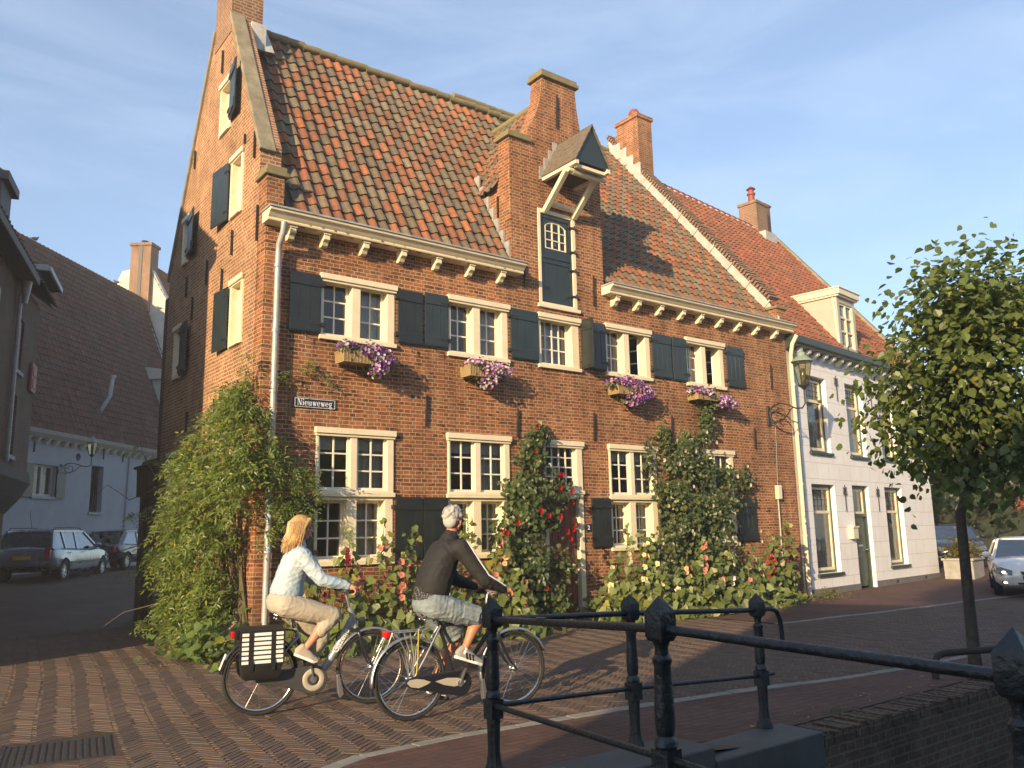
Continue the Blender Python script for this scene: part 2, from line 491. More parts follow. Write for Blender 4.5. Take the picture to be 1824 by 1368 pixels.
def glass_mat(name, tint=(0.75, 0.8, 0.8), lo=0.03, rough=0.02, ior=1.5, fs=1.0):
    m, N, L, b = new_mat(name)
    tr = N.new('ShaderNodeBsdfTransparent'); tr.inputs['Color'].default_value = (*tint, 1)
    gl = N.new('ShaderNodeBsdfGlossy'); gl.inputs['Roughness'].default_value = rough; gl.inputs['Color'].default_value = (0.9, 0.9, 0.9, 1)
    t = N.new('ShaderNodeTexCoord'); n = N.new('ShaderNodeTexNoise'); n.inputs['Scale'].default_value = 3.5
    L.new(t.outputs['Object'], n.inputs['Vector'])
    bp = N.new('ShaderNodeBump'); bp.inputs['Strength'].default_value = 0.06; bp.inputs['Distance'].default_value = 0.05
    L.new(n.outputs['Fac'], bp.inputs['Height']); L.new(bp.outputs['Normal'], gl.inputs['Normal'])
    fr = N.new('ShaderNodeFresnel'); fr.inputs['IOR'].default_value = ior
    ad = N.new('ShaderNodeMath'); ad.operation = 'ADD'; ad.inputs[1].default_value = lo; ad.use_clamp = True
    fm = N.new('ShaderNodeMath'); fm.operation = 'MULTIPLY'; fm.inputs[1].default_value = fs; L.new(fr.outputs[0], fm.inputs[0])
    L.new(fm.outputs[0], ad.inputs[0])
    ms_ = N.new('ShaderNodeMixShader'); L.new(ad.outputs[0], ms_.inputs[0]); L.new(tr.outputs[0], ms_.inputs[1]); L.new(gl.outputs[0], ms_.inputs[2])
    L.new(ms_.outputs[0], N['Material Output'].inputs['Surface'])
    return m

M = {}
M['brick'] = brick_mat('old red brick', (0.41, 0.145, 0.056), (0.23, 0.078, 0.038), (0.47, 0.38, 0.25), ms=0.0075, darkamt=0.55, dark=(0.085, 0.04, 0.026), pale=(0.42, 0.31, 0.19), paleamt=0.42, wob=0.02, bump=.7, damp=(0.11, 0.075, 0.05))
M['brick_gable'] = brick_mat('old gable brick', (0.37, 0.16, 0.075), (0.26, 0.11, 0.055), (0.46, 0.38, 0.26), ms=0.010, darkamt=0.3, pale=(0.46, 0.34, 0.2), paleamt=0.6, wob=0.02)
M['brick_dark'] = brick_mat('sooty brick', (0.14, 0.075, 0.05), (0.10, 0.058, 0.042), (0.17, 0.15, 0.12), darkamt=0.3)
M['brick_chim'] = brick_mat('chimney brick', (0.27, 0.125, 0.075), (0.20, 0.095, 0.06), (0.33, 0.28, 0.2), darkamt=0.3)
M['brick_quay'] = brick_mat('wet quay brick', (0.13, 0.082, 0.055), (0.09, 0.065, 0.045), (0.15, 0.13, 0.10), bw=0.24, rh=0.075, darkamt=0.4, pale=(0.2, 0.19, 0.13), paleamt=0.4)
M['block_white'] = brick_mat('white painted blocks', (0.85, 0.86, 0.86), (0.83, 0.84, 0.84), (0.60, 0.59, 0.55), bw=0.62, rh=0.40, ms=0.008, bump=0.18, darkamt=0.0, squash=1.0, wob=0.004, rough=0.75, weather=.9)
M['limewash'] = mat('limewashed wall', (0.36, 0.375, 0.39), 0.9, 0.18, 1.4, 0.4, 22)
M['plaster'] = mat('weathered plaster', (0.62, 0.58, 0.5), 0.9, 0.3, 1.6, 0.3, 14)
M['cream'] = mat('cream gloss paint', (0.76, 0.67, 0.47), 0.38, 0.10, 5, 0.06, 30)
M['sash'] = mat('white sash paint', (0.78, 0.73, 0.60), 0.4, 0.08, 8, 0.05, 30)
M['greyroof'] = mat('lead sheet', (0.42, 0.42, 0.40), 0.55, 0.35, 5, 0.3, 12, metal=0.15)
M['flash'] = mat('pale lead flashing', (0.50, 0.49, 0.46), 0.6, 0.3, 4, 0.4, 9)
M['shutter'] = mat('dark blue green paint', (0.022, 0.036, 0.040), 0.32, 0.3, 4, 0.12, 14)
M['shutter_dark'] = mat('black green paint', (0.016, 0.022, 0.022), 0.35, 0.3, 4, 0.12, 14)
M['iron'] = mat('black wrought iron', (0.022, 0.020, 0.019), 0.55, 0.3, 20, 0.2, 60)
M['railpaint'] = mat('dark green black railing paint', (0.024, 0.031, 0.032), 0.36, 0.5, 16, 0.4, 40, spec=0.5, dist=0.004)
M['zinc'] = mat('grey zinc pipe', (0.40, 0.41, 0.40), 0.5, 0.25, 6, 0.05, 30, metal=0.3)
M['cement'] = mat('old cement coping', (0.30, 0.26, 0.18), 0.92, 0.35, 4, 0.5, 26, var2=(0.18, 0.155, 0.10))
M['moss'] = mat('mossy stone cap', (0.22, 0.185, 0.105), 0.95, 0.4, 9, 0.6, 30, var2=(0.16, 0.14, 0.06))
M['tile'] = col_mat('clay roof tile', 0.78, 0.35, 0.38, 9.0, 0.45, 50, patch=.42)
M['tile_far'] = col_mat('dull clay roof tile', 0.85, 0.25, 0.35, 3.0, 0.3, 30, patch=.45)
M['shingle'] = mat('weathered shingle boards', (0.17, 0.135, 0.095), 0.85, 0.5, 12, 0.5, 40)
M['wood_dark'] = mat('dark rough timber', (0.05, 0.035, 0.025), 0.8, 0.4, 10, 0.4, 40)
M['door_red'] = mat('worn red brown door', (0.20, 0.052, 0.022), 0.5, 0.45, 5, 0.2, 25)
M['glass'] = glass_mat('window glass', (.9, .92, .92))
M['glass_lamp'] = glass_mat('lamp glass', (0.80, 0.72, 0.48), 0.10, 0.15)
M['glass_car'] = glass_mat('tinted car glass', (0.16, 0.18, 0.19), 0.0, 0.01, 1.35, .3)
M['curtain'] = mat('pale curtain cloth', (0.66, 0.60, 0.48), 0.9, 0.2, 12)
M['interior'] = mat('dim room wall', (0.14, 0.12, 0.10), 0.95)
M['pavers'] = col_mat('clinker paver', 0.82, 0.3, 0.30, 22.0, 0.35, 90, patch=.35)
M['sand'] = mat('sandy joint', (0.085, 0.072, 0.048), 0.95, 0.5, 10, 0.5, 60)
M['road'] = brick_mat('street clinkers', (0.10, 0.070, 0.055), (0.08, 0.058, 0.048), (0.115, 0.094, 0.064), bw=0.21, rh=0.07, ms=0.007, bump=0.6, darkamt=0.3, squash=1.0, wob=0.03, rough=0.75)
M['redpave'] = brick_mat('red sidewalk bricks', (0.150, 0.080, 0.063), (0.120, 0.067, 0.055), (0.075, 0.058, 0.046), bw=0.21, rh=0.105, ms=0.008, bump=0.6, dark=(0.095, 0.055, 0.045), darkamt=0.5, squash=1.0, wob=0.006, rough=0.8)
M['kerb'] = mat('grey kerb stone', (0.27, 0.25, 0.21), 0.85, 0.35, 4, 0.4, 40)
M['bluestone'] = mat('grey bluestone', (0.085, 0.087, 0.082), 0.7, 0.3, 3, 0.3, 40)
M['castlid'] = mat('cast iron lid', (0.06, 0.06, 0.058), 0.6, 0.4, 20, 0.3, 60, metal=0.4)
M['water'] = mat('dark canal water', (0.012, 0.016, 0.012), 0.05, 0, 1, 0.25, 2.2)
M['soil'] = mat('dry soil and litter', (0.11, 0.082, 0.05), 0.95, 0.5, 12, 0.7, 50)
M['leaf'] = col_mat('leaf', 0.40, 0.5, 0.12, 40.0, 0, trans=0.42)
M['petal'] = col_mat('petal', 0.6, 0.3, 0.10, 40.0, 0, trans=0.25)
M['stem'] = mat('green brown stem', (0.10, 0.085, 0.04), 0.8, 0.3, 20)
M['bark'] = mat('grey brown bark', (0.10, 0.08, 0.06), 0.92, 0.5, 14, 0.9, 30)
M['wicker'] = mat('straw wicker', (0.42, 0.30, 0.14), 0.85, 0.5, 40, 0.8, 70)
M['white'] = mat('white paint', (0.80, 0.80, 0.78), 0.4, 0.06, 5)
M['black'] = mat('black plastic', (0.016, 0.016, 0.017), 0.45, 0.2, 12)
M['rubber'] = mat('tyre rubber', (0.020, 0.019, 0.018), 0.8, 0.3, 20, 0.2, 80)
M['chrome'] = mat('bright steel', (0.62, 0.62, 0.60), 0.22, 0.1, 12, metal=1.0)
M['alu'] = mat('satin aluminium', (0.55, 0.57, 0.58), 0.35, 0.1, 12, metal=0.9)
M['silverpaint'] = mat('silver blue bicycle paint', (0.36, 0.42, 0.47), 0.3, 0.1, 8, metal=0.4, coat=0.4)
M['enamel'] = mat('dark blue enamel', (0.012, 0.020, 0.055), 0.25, 0.1, 8, coat=0.3)
M['chaincase'] = mat('grey black chain case', (0.055, 0.058, 0.06), 0.4, 0.2, 10)
M['silvercase'] = mat('champagne plastic', (0.42, 0.38, 0.30), 0.35, 0.1, 10)
M['redlens'] = mat('red lens', (0.45, 0.012, 0.010), 0.2, coat=0.5)
M['yellow'] = mat('yellow plate', (0.62, 0.36, 0.015), 0.5, 0.05, 10)
M['leather'] = mat('brown leather', (0.20, 0.07, 0.03), 0.42, 0.35, 20, 0.2, 60)
M['skin'] = mat('tanned skin', (0.52, 0.27, 0.17), 0.5, 0.12, 14, 0.1, 60, var2=(0.46, 0.21, 0.13))
M['skin2'] = mat('sunburnt skin', (0.50, 0.23, 0.13), 0.5, 0.12, 14, 0.1, 60, var2=(0.43, 0.17, 0.10))
M['copper'] = mat('green copper cap', (0.22, 0.29, 0.22), 0.6, 0.3, 8)
M['red_clay'] = mat('red clay pot', (0.28, 0.055, 0.03), 0.6, 0.3, 9)
M['darkgreen'] = mat('dark green gutter paint', (0.025, 0.05, 0.038), 0.4, 0.25, 6)
M['warmgrey'] = mat('warm grey boards', (0.42, 0.40, 0.34), 0.5, 0.1, 5)
M['pink'] = mat('faded pink shutter paint', (0.36, 0.13, 0.12), 0.6, 0.2, 6)
M['carsilver'] = mat('silver car paint', (0.25, 0.295, 0.35), 0.25, 0.05, 3, metal=0.6, coat=0.6)
M['cardark'] = mat('black car paint', (0.012, 0.013, 0.018), 0.2, 0, 3, coat=0.8)
M['carwhite'] = mat('white car paint', (0.74, 0.74, 0.72), 0.25, 0, 3, coat=0.6)
M['lens'] = mat('clear lamp lens', (0.22, 0.23, 0.25), 0.10, 0.5, 26, metal=0.5, coat=0.9)
M['lamp_on'] = mat('lit car lamp', (0.9, 0.85, 0.7), 0.3)
M['lamp_on'].node_tree.nodes['Principled BSDF'].inputs['Emission Color'].default_value = (1, .86, .66, 1)
M['lamp_on'].node_tree.nodes['Principled BSDF'].inputs['Emission Strength'].default_value = 2.5
M['concrete'] = mat('pale concrete', (0.36, 0.35, 0.32), 0.9, 0.3, 5, 0.3, 30)
# ------------------------------------------------------------------ ground, street, pavements, canal
def axis(a, b, step): return list(np.arange(a, b+1e-6, step))
XS = sorted(set(np.round([-70, -50, -30, -20, -14]+axis(-10, -1.5, .5)+[-1.1]+axis(-.5, 9, .5)+axis(10, 26, 1)+[30, 36, 45, 60, 75, 92], 3)))
YS = sorted(set(np.round([-62, -50, -30, -20, -14]+axis(-13, -8, .5)+[-7.5]+axis(-7, 6, .5)+axis(7, 30, 1)+[36, 45, 60, 72], 3)))
V, F_ = [], []
for y in YS:
    for x in XS: V.append((x, y, gz(x, y)-0.0034))
nx = len(XS)
for j in range(len(YS)-1):
    for i in range(nx-1):
        cx, cy = (XS[i]+XS[i+1])/2, (YS[j]+YS[j+1])/2
        if cx > -1.1 and -14 < cy < -7.5 and cx < 60: continue
        F_.append((j*nx+i, j*nx+i+1, (j+1)*nx+i+1, (j+1)*nx+i))
g = mesh_np('ground', V, F_, M['road']); tag(g, kind='structure')

KERB = [(-2.15, -10.5), (-1.95, -8.0), (-1.82, -6.4), (-1.62, -5.85), (-1.2, -5.66), (-0.27, -5.62), (1.37, -5.76), (2.75, -5.95), (4.25, -6.25), (5.4, -6.40), (7.2, -6.45), (12, -6.5)]
FKERB = [(8.2, -2.62), (8.7, -2.70), (10.96, -2.88), (13.77, -3.02), (15.2, -3.08), (22, -3.3), (40, -3.6)]
def interp(P_, x):
    for (a, b), (c, d) in zip(P_, P_[1:]):
        if a <= x <= c: return b+(d-b)*(x-a)/(c-a)
    return P_[0][1] if x < P_[0][0] else P_[-1][1]

def pavers():
    Lb, W = 0.222, 0.0555
    n = 4
    c45 = math.sqrt(.5)
    cx0, cx1, cy0, cy1 = -8.0, 15.0, -8.0, 5.5
    out = []
    ph = R_(-8)
    # herringbone columns run along the gable side of the house
    ca, sa = math.cos(ph), math.sin(ph)
    K = 560
    for i in range(-K, K):
        for j in range(-70, 71):
            for hv in (0, 1):
                if hv == 0: a0, a1, b0, b1 = i+2*n*j, i+2*n*j+n, i, i+1
                else: a0, a1, b0, b1 = i+n+2*n*j, i+n+2*n*j+1, i-n+1, i+1
                pa, pb = (a0+a1)/2*W, (b0+b1)/2*W
                x, y = (pa-pb)*c45, (pa+pb)*c45
                x, y = x*ca-y*sa, x*sa+y*ca
                x += 0.035*math.sin(y*0.8+1.2); y += 0.03*math.sin(x*0.9)
                if x < cx0 or x > cx1 or y < cy0 or y > cy1: continue
                if x < -1.9:
                    if y < -7.6: continue
                elif y < interp(KERB, x)+0.10: continue
                if x > 0.0 and y > -0.06: continue
                if x > 8.2 and y > interp(FKERB, x)-0.10: continue
                if -3.45 < x < -2.5 and -4.35 < y < -3.35: continue
                out.append((x, y, hv))
    A = np.array(out)
    N_ = len(A)
    ang = np.where(A[:, 2] == 0, R_(45), R_(135))+ph+rng.normal(0, R_(1.6), N_)
    hl = Lb/2-0.0025-rng.random(N_)*0.003; hw = W/2-0.0020-rng.random(N_)*0.0025
    z = np.array([gz(x, y) for x, y, _ in out])+np.clip(rng.normal(0, 0.0012, N_), -.0012, .003)
    # a street sinks and heaves a little
    z += 0.0012*np.sin(A[:, 0]*1.7+A[:, 1]*.6)+0.0010*np.sin(A[:, 1]*2.3-A[:, 0]*.5)
    ux, uy = np.cos(ang), np.sin(ang)
    tl, tw = rng.normal(0, 0.004, N_), rng.normal(0, 0.013, N_)
    V_ = np.zeros((N_, 8, 3))
    for k, (sx, sy, zz) in enumerate(((-1, -1, 0), (1, -1, 0), (1, 1, 0), (-1, 1, 0), (-1, -1, 1), (1, -1, 1), (1, 1, 1), (-1, 1, 1))):
        e = 0.0 if zz == 0 else 0.0025
        dx, dy = sx*(hl-e), sy*(hw-e)
        V_[:, k, 0] = A[:, 0]+dx*ux-dy*uy
        V_[:, k, 1] = A[:, 1]+dx*uy+dy*ux
        V_[:, k, 2] = z+(dx*tl+dy*tw)-(0.020 if zz == 0 else 0.0)
    b = np.arange(N_)[:, None]*8
    fs = np.concatenate([b+np.array(q) for q in ((4, 5, 6, 7), (0, 1, 5, 4), (1, 2, 6, 5), (2, 3, 7, 6), (3, 0, 4, 7))], 0)
    pal = np.array([(0.100, 0.064, 0.050), (0.092, 0.063, 0.053), (0.112, 0.074, 0.053), (0.080, 0.060, 0.053), (0.108, 0.083, 0.055), (0.118, 0.066, 0.050)])
    ci = rng.choice(6, N_, p=[.3, .24, .16, .14, .08, .08])
    c = pal[ci]*(0.85+0.30*rng.random((N_, 1)))
    blot = 0.5+0.5*np.sin(A[:, 0]*1.3+2*np.sin(A[:, 1]*.9))*np.sin(A[:, 1]*1.1+1.5*np.sin(A[:, 0]*.7))   # worn and dirty patches
    c = c*(1.02+0.30*blot[:, None])
    o = mesh_np('street', V_.reshape(-1, 3), fs, M['pavers'], np.tile(c, (5, 1)))
    tag(o, kind='structure')
pavers()

def strip(name, pts_in, pts_out, m, dz=0.004, kind='structure'):
    V_, F2 = [], []
    for (a, b) in zip(pts_in, pts_out):
        for k in range(7):
            t = k/6
            x, y = a[0]+(b[0]-a[0])*t, a[1]+(b[1]-a[1])*t
            V_.append((x, y, gz(x, y)+dz))
    for i in range(len(pts_in)-1):
        for k in range(6):
            F2.append((i*7+k, i*7+k+1, (i+1)*7+k+1, (i+1)*7+k))
    o = mesh_np(name, V_, F2, m)
    if o.data.polygons[0].normal.z < 0: o.data.flip_normals()
    return tag(o, kind=kind)

def dense(P_, step=.3):
    o = []
    for (a, b), (c, d) in zip(P_, P_[1:]):
        n = max(1, int(math.hypot(c-a, d-b)/step))
        for i in range(n): o.append((a+(c-a)*i/n, b+(d-b)*i/n))
    return o+[P_[-1]]
kd = dense(KERB)
outer = [(-0.98-0.15*max(0, -7.4-y)/3*2.2, y) if y < -7.22 and x < -1.2 else (max(x, -0.98) if y < -5.0 and x < -0.9 else x, -7.24) for x, y in kd]
outer = []
for x, y in kd:
    if y < -7.2: outer.append((-1.02-0.16*(-7.2-y), y))
    elif x < -1.0: outer.append((-1.0, -7.2))
    else: outer.append((x, -7.2))
strip('sidewalk', kd, outer, M['redpave'], 0.006)
fk = dense(FKERB, 1.0)
strip('far_sidewalk', fk, [(x, max(0.2, 0.2+(x-13)*0.123) if x > 13 else 0.05) for x, y in fk], M['redpave'], 0.010)

def kerbstones(name, P_, wid, L_=0.55, dz=0.012):
    mb = MB()
    acc = dense(P_, L_)
    for (a, b), (c, d) in zip(acc, acc[1:]):
        ln = math.hypot(c-a, d-b)
        if ln < .05: continue
        z = gz((a+c)/2, (b+d)/2)+dz+random.uniform(-.004, .004)
        t = (c-a, d-b, 0)
        mb.obox(((a+c)/2, (b+d)/2, z-0.06), t, (-t[1], t[0], 0), (0, 0, 1), ln/2-0.006, wid/2+random.uniform(-.008, .008), 0.06)
    return tag(mb.build(name, M['kerb'], bevel=0.006), kind='structure')
kerbstones('kerb', KERB, 0.13, 0.42)
kerbstones('far_kerb', FKERB, 0.12, 0.6, 0.014)

# quay: coping stone under the railing, then bare brick edge, wall down to the water
mb = MB()
for x0, x1 in ((-1.08, 0.5), (0.508, 1.80)):
    mb.box(x0, x1, -7.62, -7.21, -0.20, gz(x0+.6, -7.3)+0.020)
tag(mb.build('quay_coping', M['bluestone'], bevel=0.012), kind='structure')
mb = MB()
mb.box(-1.1, 60, -7.58, -7.20, -2.6, -0.205)
mb.box(1.806, 60, -7.56, -7.20, -0.203, -0.03)
x = 1.81
while x < 16:       # brick-on-edge top course, worn and uneven
    w_ = random.uniform(.058, .072)
    mb.obox((x+w_/2, -7.42+random.uniform(-.012, .012), -0.03+random.uniform(-.012, .018)), (1, 0, 0), (0, 1, 0), (0, 0, 1), w_/2-.003, .15+random.uniform(-.02, .012), .045)
    x += w_
tag(mb.build('quay_wall', M['brick_quay']), kind='structure')
mb = MB(); mb.box(-1.25, -1.1, -14, -7.56, -2.6, -0.03)
tag(mb.build('bridge_abutment', M['brick_quay']), kind='structure')
mb = MB(); mb.box(-1.1, 60, -14.3, -14.0, -2.6, 0.0)
tag(mb.build('opposite_quay_wall', M['brick_quay']), kind='structure')
mb = MB(); mb.add([(-1.2, -14.1, -1.9), (60, -14.1, -1.9), (60, -7.5, -1.9), (-1.2, -7.5, -1.9)], [(0, 1, 2, 3)])
tag(mb.build('water', M['water']), kind='structure')
# litter and soil heaped on the quay's brick edge and at the house foot
def litter(name, spots, n, zoff, m, size, kind='stuff'):
    V_, F2, C_ = [], [], []
    for _ in range(n):
        cx, cy, sx, sy = spots[random.randrange(len(spots))]
        x, y = random.gauss(cx, sx), random.gauss(cy, sy)
        a, s = random.uniform(0, 2*PI), size*random.uniform(.5, 1.4)
        z = gz(x, y)+zoff+random.uniform(0.002, .02)
        i = len(V_)
        for k in range(4):
            t = a+k*PI/2
            r_ = s*(1 if k % 2 == 0 else .5)
            V_.append((x+math.cos(t)*r_, y+math.sin(t)*r_, z+random.uniform(0, .6)*s))
        F2.append((i, i+1, i+2, i+3))
        b = random.random()
        C_.append((.30+.2*b, .20+.13*b, .08+.05*b) if random.random() < .8 else (.12, .16, .05))
    return tag(mesh_np(name, V_, F2, m, C_), kind=kind)
litter('fallen_leaves', [(x, -0.75, .5, .22) for x in range(3, 12)]+[(12.9, -.5, .5, .18)]*4+[(-.4, -.2, .5, .4)]*3+[(4, -7.1, 1.5, .15), (5.9, -6.9, .6, .25)], 900, 0.004, M['leaf'], 0.022)
# a few tufts of grass
def tufts(name, spots):
    V_, F2, C_ = [], [], []
    for (cx, cy, r_, n, h) in spots:
        for _ in range(n):
            x, y = random.gauss(cx, r_), random.gauss(cy, r_*.6)
            a = random.uniform(0, 2*PI); hh = h*random.uniform(.4, 1.1); l = hh*random.uniform(.2, .7)
            i = len(V_); z = gz(x, y)
            V_ += [(x-.003, y, z), (x+.004, y+.002, z), (x+math.cos(a)*l, y+math.sin(a)*l, z+hh)]
            F2.append((i, i+1, i+2))
            g_ = random.uniform(.7, 1.3); C_.append((.09*g_, .12*g_, .03*g_))
    tag(mesh_np(name, V_, F2, M['leaf'], C_), kind='stuff')
tufts('grass', [(2.75, -7.15, .12, 160, .06), (12.9, -.55, .25, 200, .12), (13.4, -.3, .15, 160, .22), (-.5, .3, .3, 200, .08), (6.1, -6.8, .3, 160, .06), (3.6, -7.3, .5, 90, .04)])

# manhole: a cast lid of ribs in a frame, set in the paving
t = empty('manhole_cover', (-2.97, -3.86, gz(-2.97, -3.86)), R_(-10), 'ribbed dark cast iron manhole cover set in the street bricks', 'manhole')
mb = MB()
for a in ((-.40, .40, -.40, -.36), (-.40, .40, .36, .40), (-.40, -.36, -.36, .36), (.36, .40, -.36, .36)): mb.box(a[0], a[1], a[2], a[3], -.03, .004)
mb.build('frame', M['castlid'], t)
mb = MB(); mb.box(-.355, .355, -.355, .355, -.03, -.008)
for i in range(14): mb.box(-.35+i*.051, -.325+i*.051, -.34, .34, -.0082, .003)
mb.build('lid', M['castlid'], t)
# ------------------------------------------------------------------ the brick house
house = empty('brick_house', (0, 0, 0), 0, 'old brick house with orange and grey tiled roof, hoist gable and flower baskets', 'house')
PAL_OG = [(.262, .094, .040), (.225, .083, .038), (.305, .108, .045), (.185, .073, .038)]
PAL_GR = [(.165, .128, .080), (.14, .11, .072), (.185, .145, .092), (.12, .094, .064)]
PAL_RED = [(.285, .086, .038), (.25, .077, .036), (.30, .094, .042), (.22, .072, .038), (.19, .072, .042)]

def tiles(mb, org, ud, sd_, ncol, nrow, tw, tl, keep=None, pal='check', amp=1.0, seg=7):
    """pantiles: each tile its own S-curved piece, lower edge lying on the tile below"""
    org, ud, sd_ = Vector(org), Vector(ud).normalized(), Vector(sd_).normalized()
    nd = ud.cross(sd_).normalized()
    for c in range(ncol):
        for r in range(nrow):
            u0, s0 = c*tw, r*tl
            if keep and not keep(u0+tw/2, s0+tl/2): continue
            j1, j2, j3 = random.uniform(-.004, .004), random.uniform(-.006, .006), random.uniform(-.006, .008)
            lo, hi, lip = [], [], []
            for k in range(seg):
                t = k/(seg-1)
                h = -.020*math.sin(PI*t/.56) if t < .56 else .034*math.sin(PI*(t-.56)/.44)
                h *= amp
                uu = u0+t*tw*1.08+j1
                lo.append(org+ud*uu+sd_*(s0-0.035+j2)+nd*(h+.040+j3))
                hi.append(org+ud*uu+sd_*(s0+tl+.0)+nd*(h+.008))
                lip.append(org+ud*uu+sd_*(s0-0.033+j2)+nd*(h+.016))
            fs = []
            for k in range(seg-1):
                fs.append((k, k+1, seg+k+1, seg+k))
                fs.append((2*seg+k, 2*seg+k+1, k+1, k))
            if pal == 'check':
                og = ((c+r) % 2 == 0)
                if random.random() < .13: og = not og
                col = random.choice(PAL_OG if og else PAL_GR)
            else: col = random.choice(pal)
            f = random.uniform(.78, 1.15)
            mb.cc = tuple(v*f for v in col)
            mb.add(lo+hi+lip, fs)
    mb.cc = None

# --- front wall, with the hoist gable in one piece
neck = [(6.97, 9.12), (6.66, 9.18), (6.54, 9.45), (6.47, 9.72), (6.40, 10.1), (6.36, 10.56), (5.50, 10.56), (5.44, 10.10), (5.36, 9.82), (5.24, 9.56), (5.10, 9.34), (5.10, 9.05), (4.64, 9.05)]
outline = [(0, -.1), (13.0, -.1), (13.0, 6.44), (6.97, 6.44)]+neck+[(4.64, 6.44), (.27, 6.44), (.27, 7.08), (0, 7.08)]
wall = MB().prism(outline, 0, .34, 'xz')
UPW = [(.91, 2.20, 4.67, 5.63, 2), (3.25, 4.52, 4.67, 5.66, 2), (5.24, 6.24, 4.68, 5.64, 1), (6.95, 8.21, 4.69, 5.67, 2), (9.33, 10.58, 4.71, 5.69, 2)]
LOW = [(.88, 2.19, 1.25, 3.22), (3.22, 4.50, 1.27, 3.26), (6.92, 8.22, 1.30, 3.25), (9.42, 10.68, 1.32, 3.27)]
cut = []
for a in UPW: cut.append(MB().box(a[0], a[1], -.5, .8, a[2], a[3]))
for a in LOW: cut.append(MB().box(a[0], a[1], -.5, .8, a[2], a[3]))
cut.append(MB().box(5.27, 6.21, -.5, .8, -.2, 3.25))
cut.append(MB().box(5.29, 6.24, -.5, .8, 5.83, 7.76))
solid_cut('front_wall', wall, cut, M['brick'], house)
# --- left gable wall, back and side walls
gab = MB().prism([(.34, -.1), (5.25, -.1), (5.25, 6.75), (2.95, 10.95), (2.05, 10.86), (.34, 7.72)], 0, .34, 'yz')
GW = [(1.82, 2.42, 8.62, 9.60), (1.08, 1.66, 6.85, 7.92), (.86, 1.44, 4.62, 5.70), (3.96, 4.38, 6.78, 7.70), (4.10, 4.62, 4.58, 5.58), (3.85, 4.62, 1.3, 3.17)]
solid_cut('gable_wall', gab, [MB().box(-.5, .8, a[0], a[1], a[2], a[3]) for a in GW], M['brick_gable'], house)
mb = MB(); mb.prism([(0, -.1), (13.0, -.1), (13.0, 6.4), (0, 6.4)], 5.25, 5.5, 'xz'); mb.build('back_wall', M['brick_dark'], house)
mb = MB(); mb.prism([(.34, -.1), (11.0, -.1), (11.0, 6.6), (5.5, 13.42), (5.1, 13.1), (-.0+.34, 7.25)], 12.72, 13.0, 'yz')
mb.build('party_wall', M['brick_gable'], house)
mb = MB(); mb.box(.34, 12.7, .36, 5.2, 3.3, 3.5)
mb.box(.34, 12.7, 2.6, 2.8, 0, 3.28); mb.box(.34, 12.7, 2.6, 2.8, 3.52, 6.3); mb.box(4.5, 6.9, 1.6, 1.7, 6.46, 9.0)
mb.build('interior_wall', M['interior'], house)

# --- roof: left slope (steep) and right slope (flatter, deeper)
kL, kR = 1.75, 1.20
aL, aR = math.atan(kL), math.atan(kR)
mb = MB()
def zL(y): return 6.5+kL*(y+.05)
def zR(y): return 6.5+kR*(y+.05)
def keepL(u, s):
    uu = .235+u; y = -.17+s*math.cos(aL)
    if uu > 4.62 and y < 1.05: return False
    if uu > 4.62:
        # dormer roof rises through the slope
        if zL(y) < 8.22+1.6*(min(uu, 6.97)-4.62): return False
    if uu < .36 and y < .36: return False
    if uu < .58 and y > 1.95: return False
    return True
tiles(mb, (.235, -.17, zL(-.17)), (1, 0, 0), (0, math.cos(aL), math.sin(aL)), 32, 18, .205, .297, keepL)
def keepR(u, s):
    y = -.17+s*math.cos(aR)
    return True
tiles(mb, (6.98, -.17, zR(-.17)), (1, 0, 0), (0, math.cos(aR), math.sin(aR)), 28, 29, .207, .300, keepR)
# underlay boards, and the back slopes
mb.cc = (.10, .08, .06)
mb.add([(.34, .02, zL(.02)-.05), (4.62, .02, zL(.02)-.05), (4.62, 2.55, 11.0), (.34, 2.55, 11.0)], [(0, 1, 2, 3)])
mb.add([(4.62, .9, zL(.9)-.05), (6.97, .9, zL(.9)-.05), (6.97, 2.55, 11.0), (4.62, 2.55, 11.0)], [(0, 1, 2, 3)])
mb.add([(6.97, .02, zR(.02)-.05), (12.72, .02, zR(.02)-.05), (12.72, 5.5, 13.1), (6.97, 5.5, 13.1)], [(0, 1, 2, 3)])
mb.cc = (.33, .10, .05)
mb.add([(.34, 2.55, 11.0), (6.97, 2.55, 11.0), (6.97, 5.5, 6.4), (.34, 5.5, 6.4)], [(0, 1, 2, 3)])
mb.add([(6.97, 5.5, 13.1), (12.72, 5.5, 13.1), (12.72, 11, 6.4), (6.97, 11, 6.4)], [(0, 1, 2, 3)])
mb.cc = (.24, .11, .06)
mb.add([(6.975, 2.3, 9.2), (6.975, 5.5, 13.08), (6.975, 10.9, 6.4), (6.975, 5.5, 6.4)], [(0, 1, 2, 3)])
roof = mb.build('roof', M['tile'], house, col=True)
mb = MB(); x = .52
while x < 6.7:
    z_ = random.uniform(-.012, .012)
    mb.tube([(x, 2.53, 11.055+z_), (x+.36, 2.53, 11.075+z_)], .082, 10); x += .34
mb.build('ridge_tile', M['moss'], roof, smooth=True)
mb = MB(); x = 7.0
while x < 12.5:
    mb.tube([(x, 5.5, 13.16), (x+.36, 5.5, 13.18)], .085, 10); x += .34
mb.build('ridge_tile', M['moss'], roof, smooth=True)

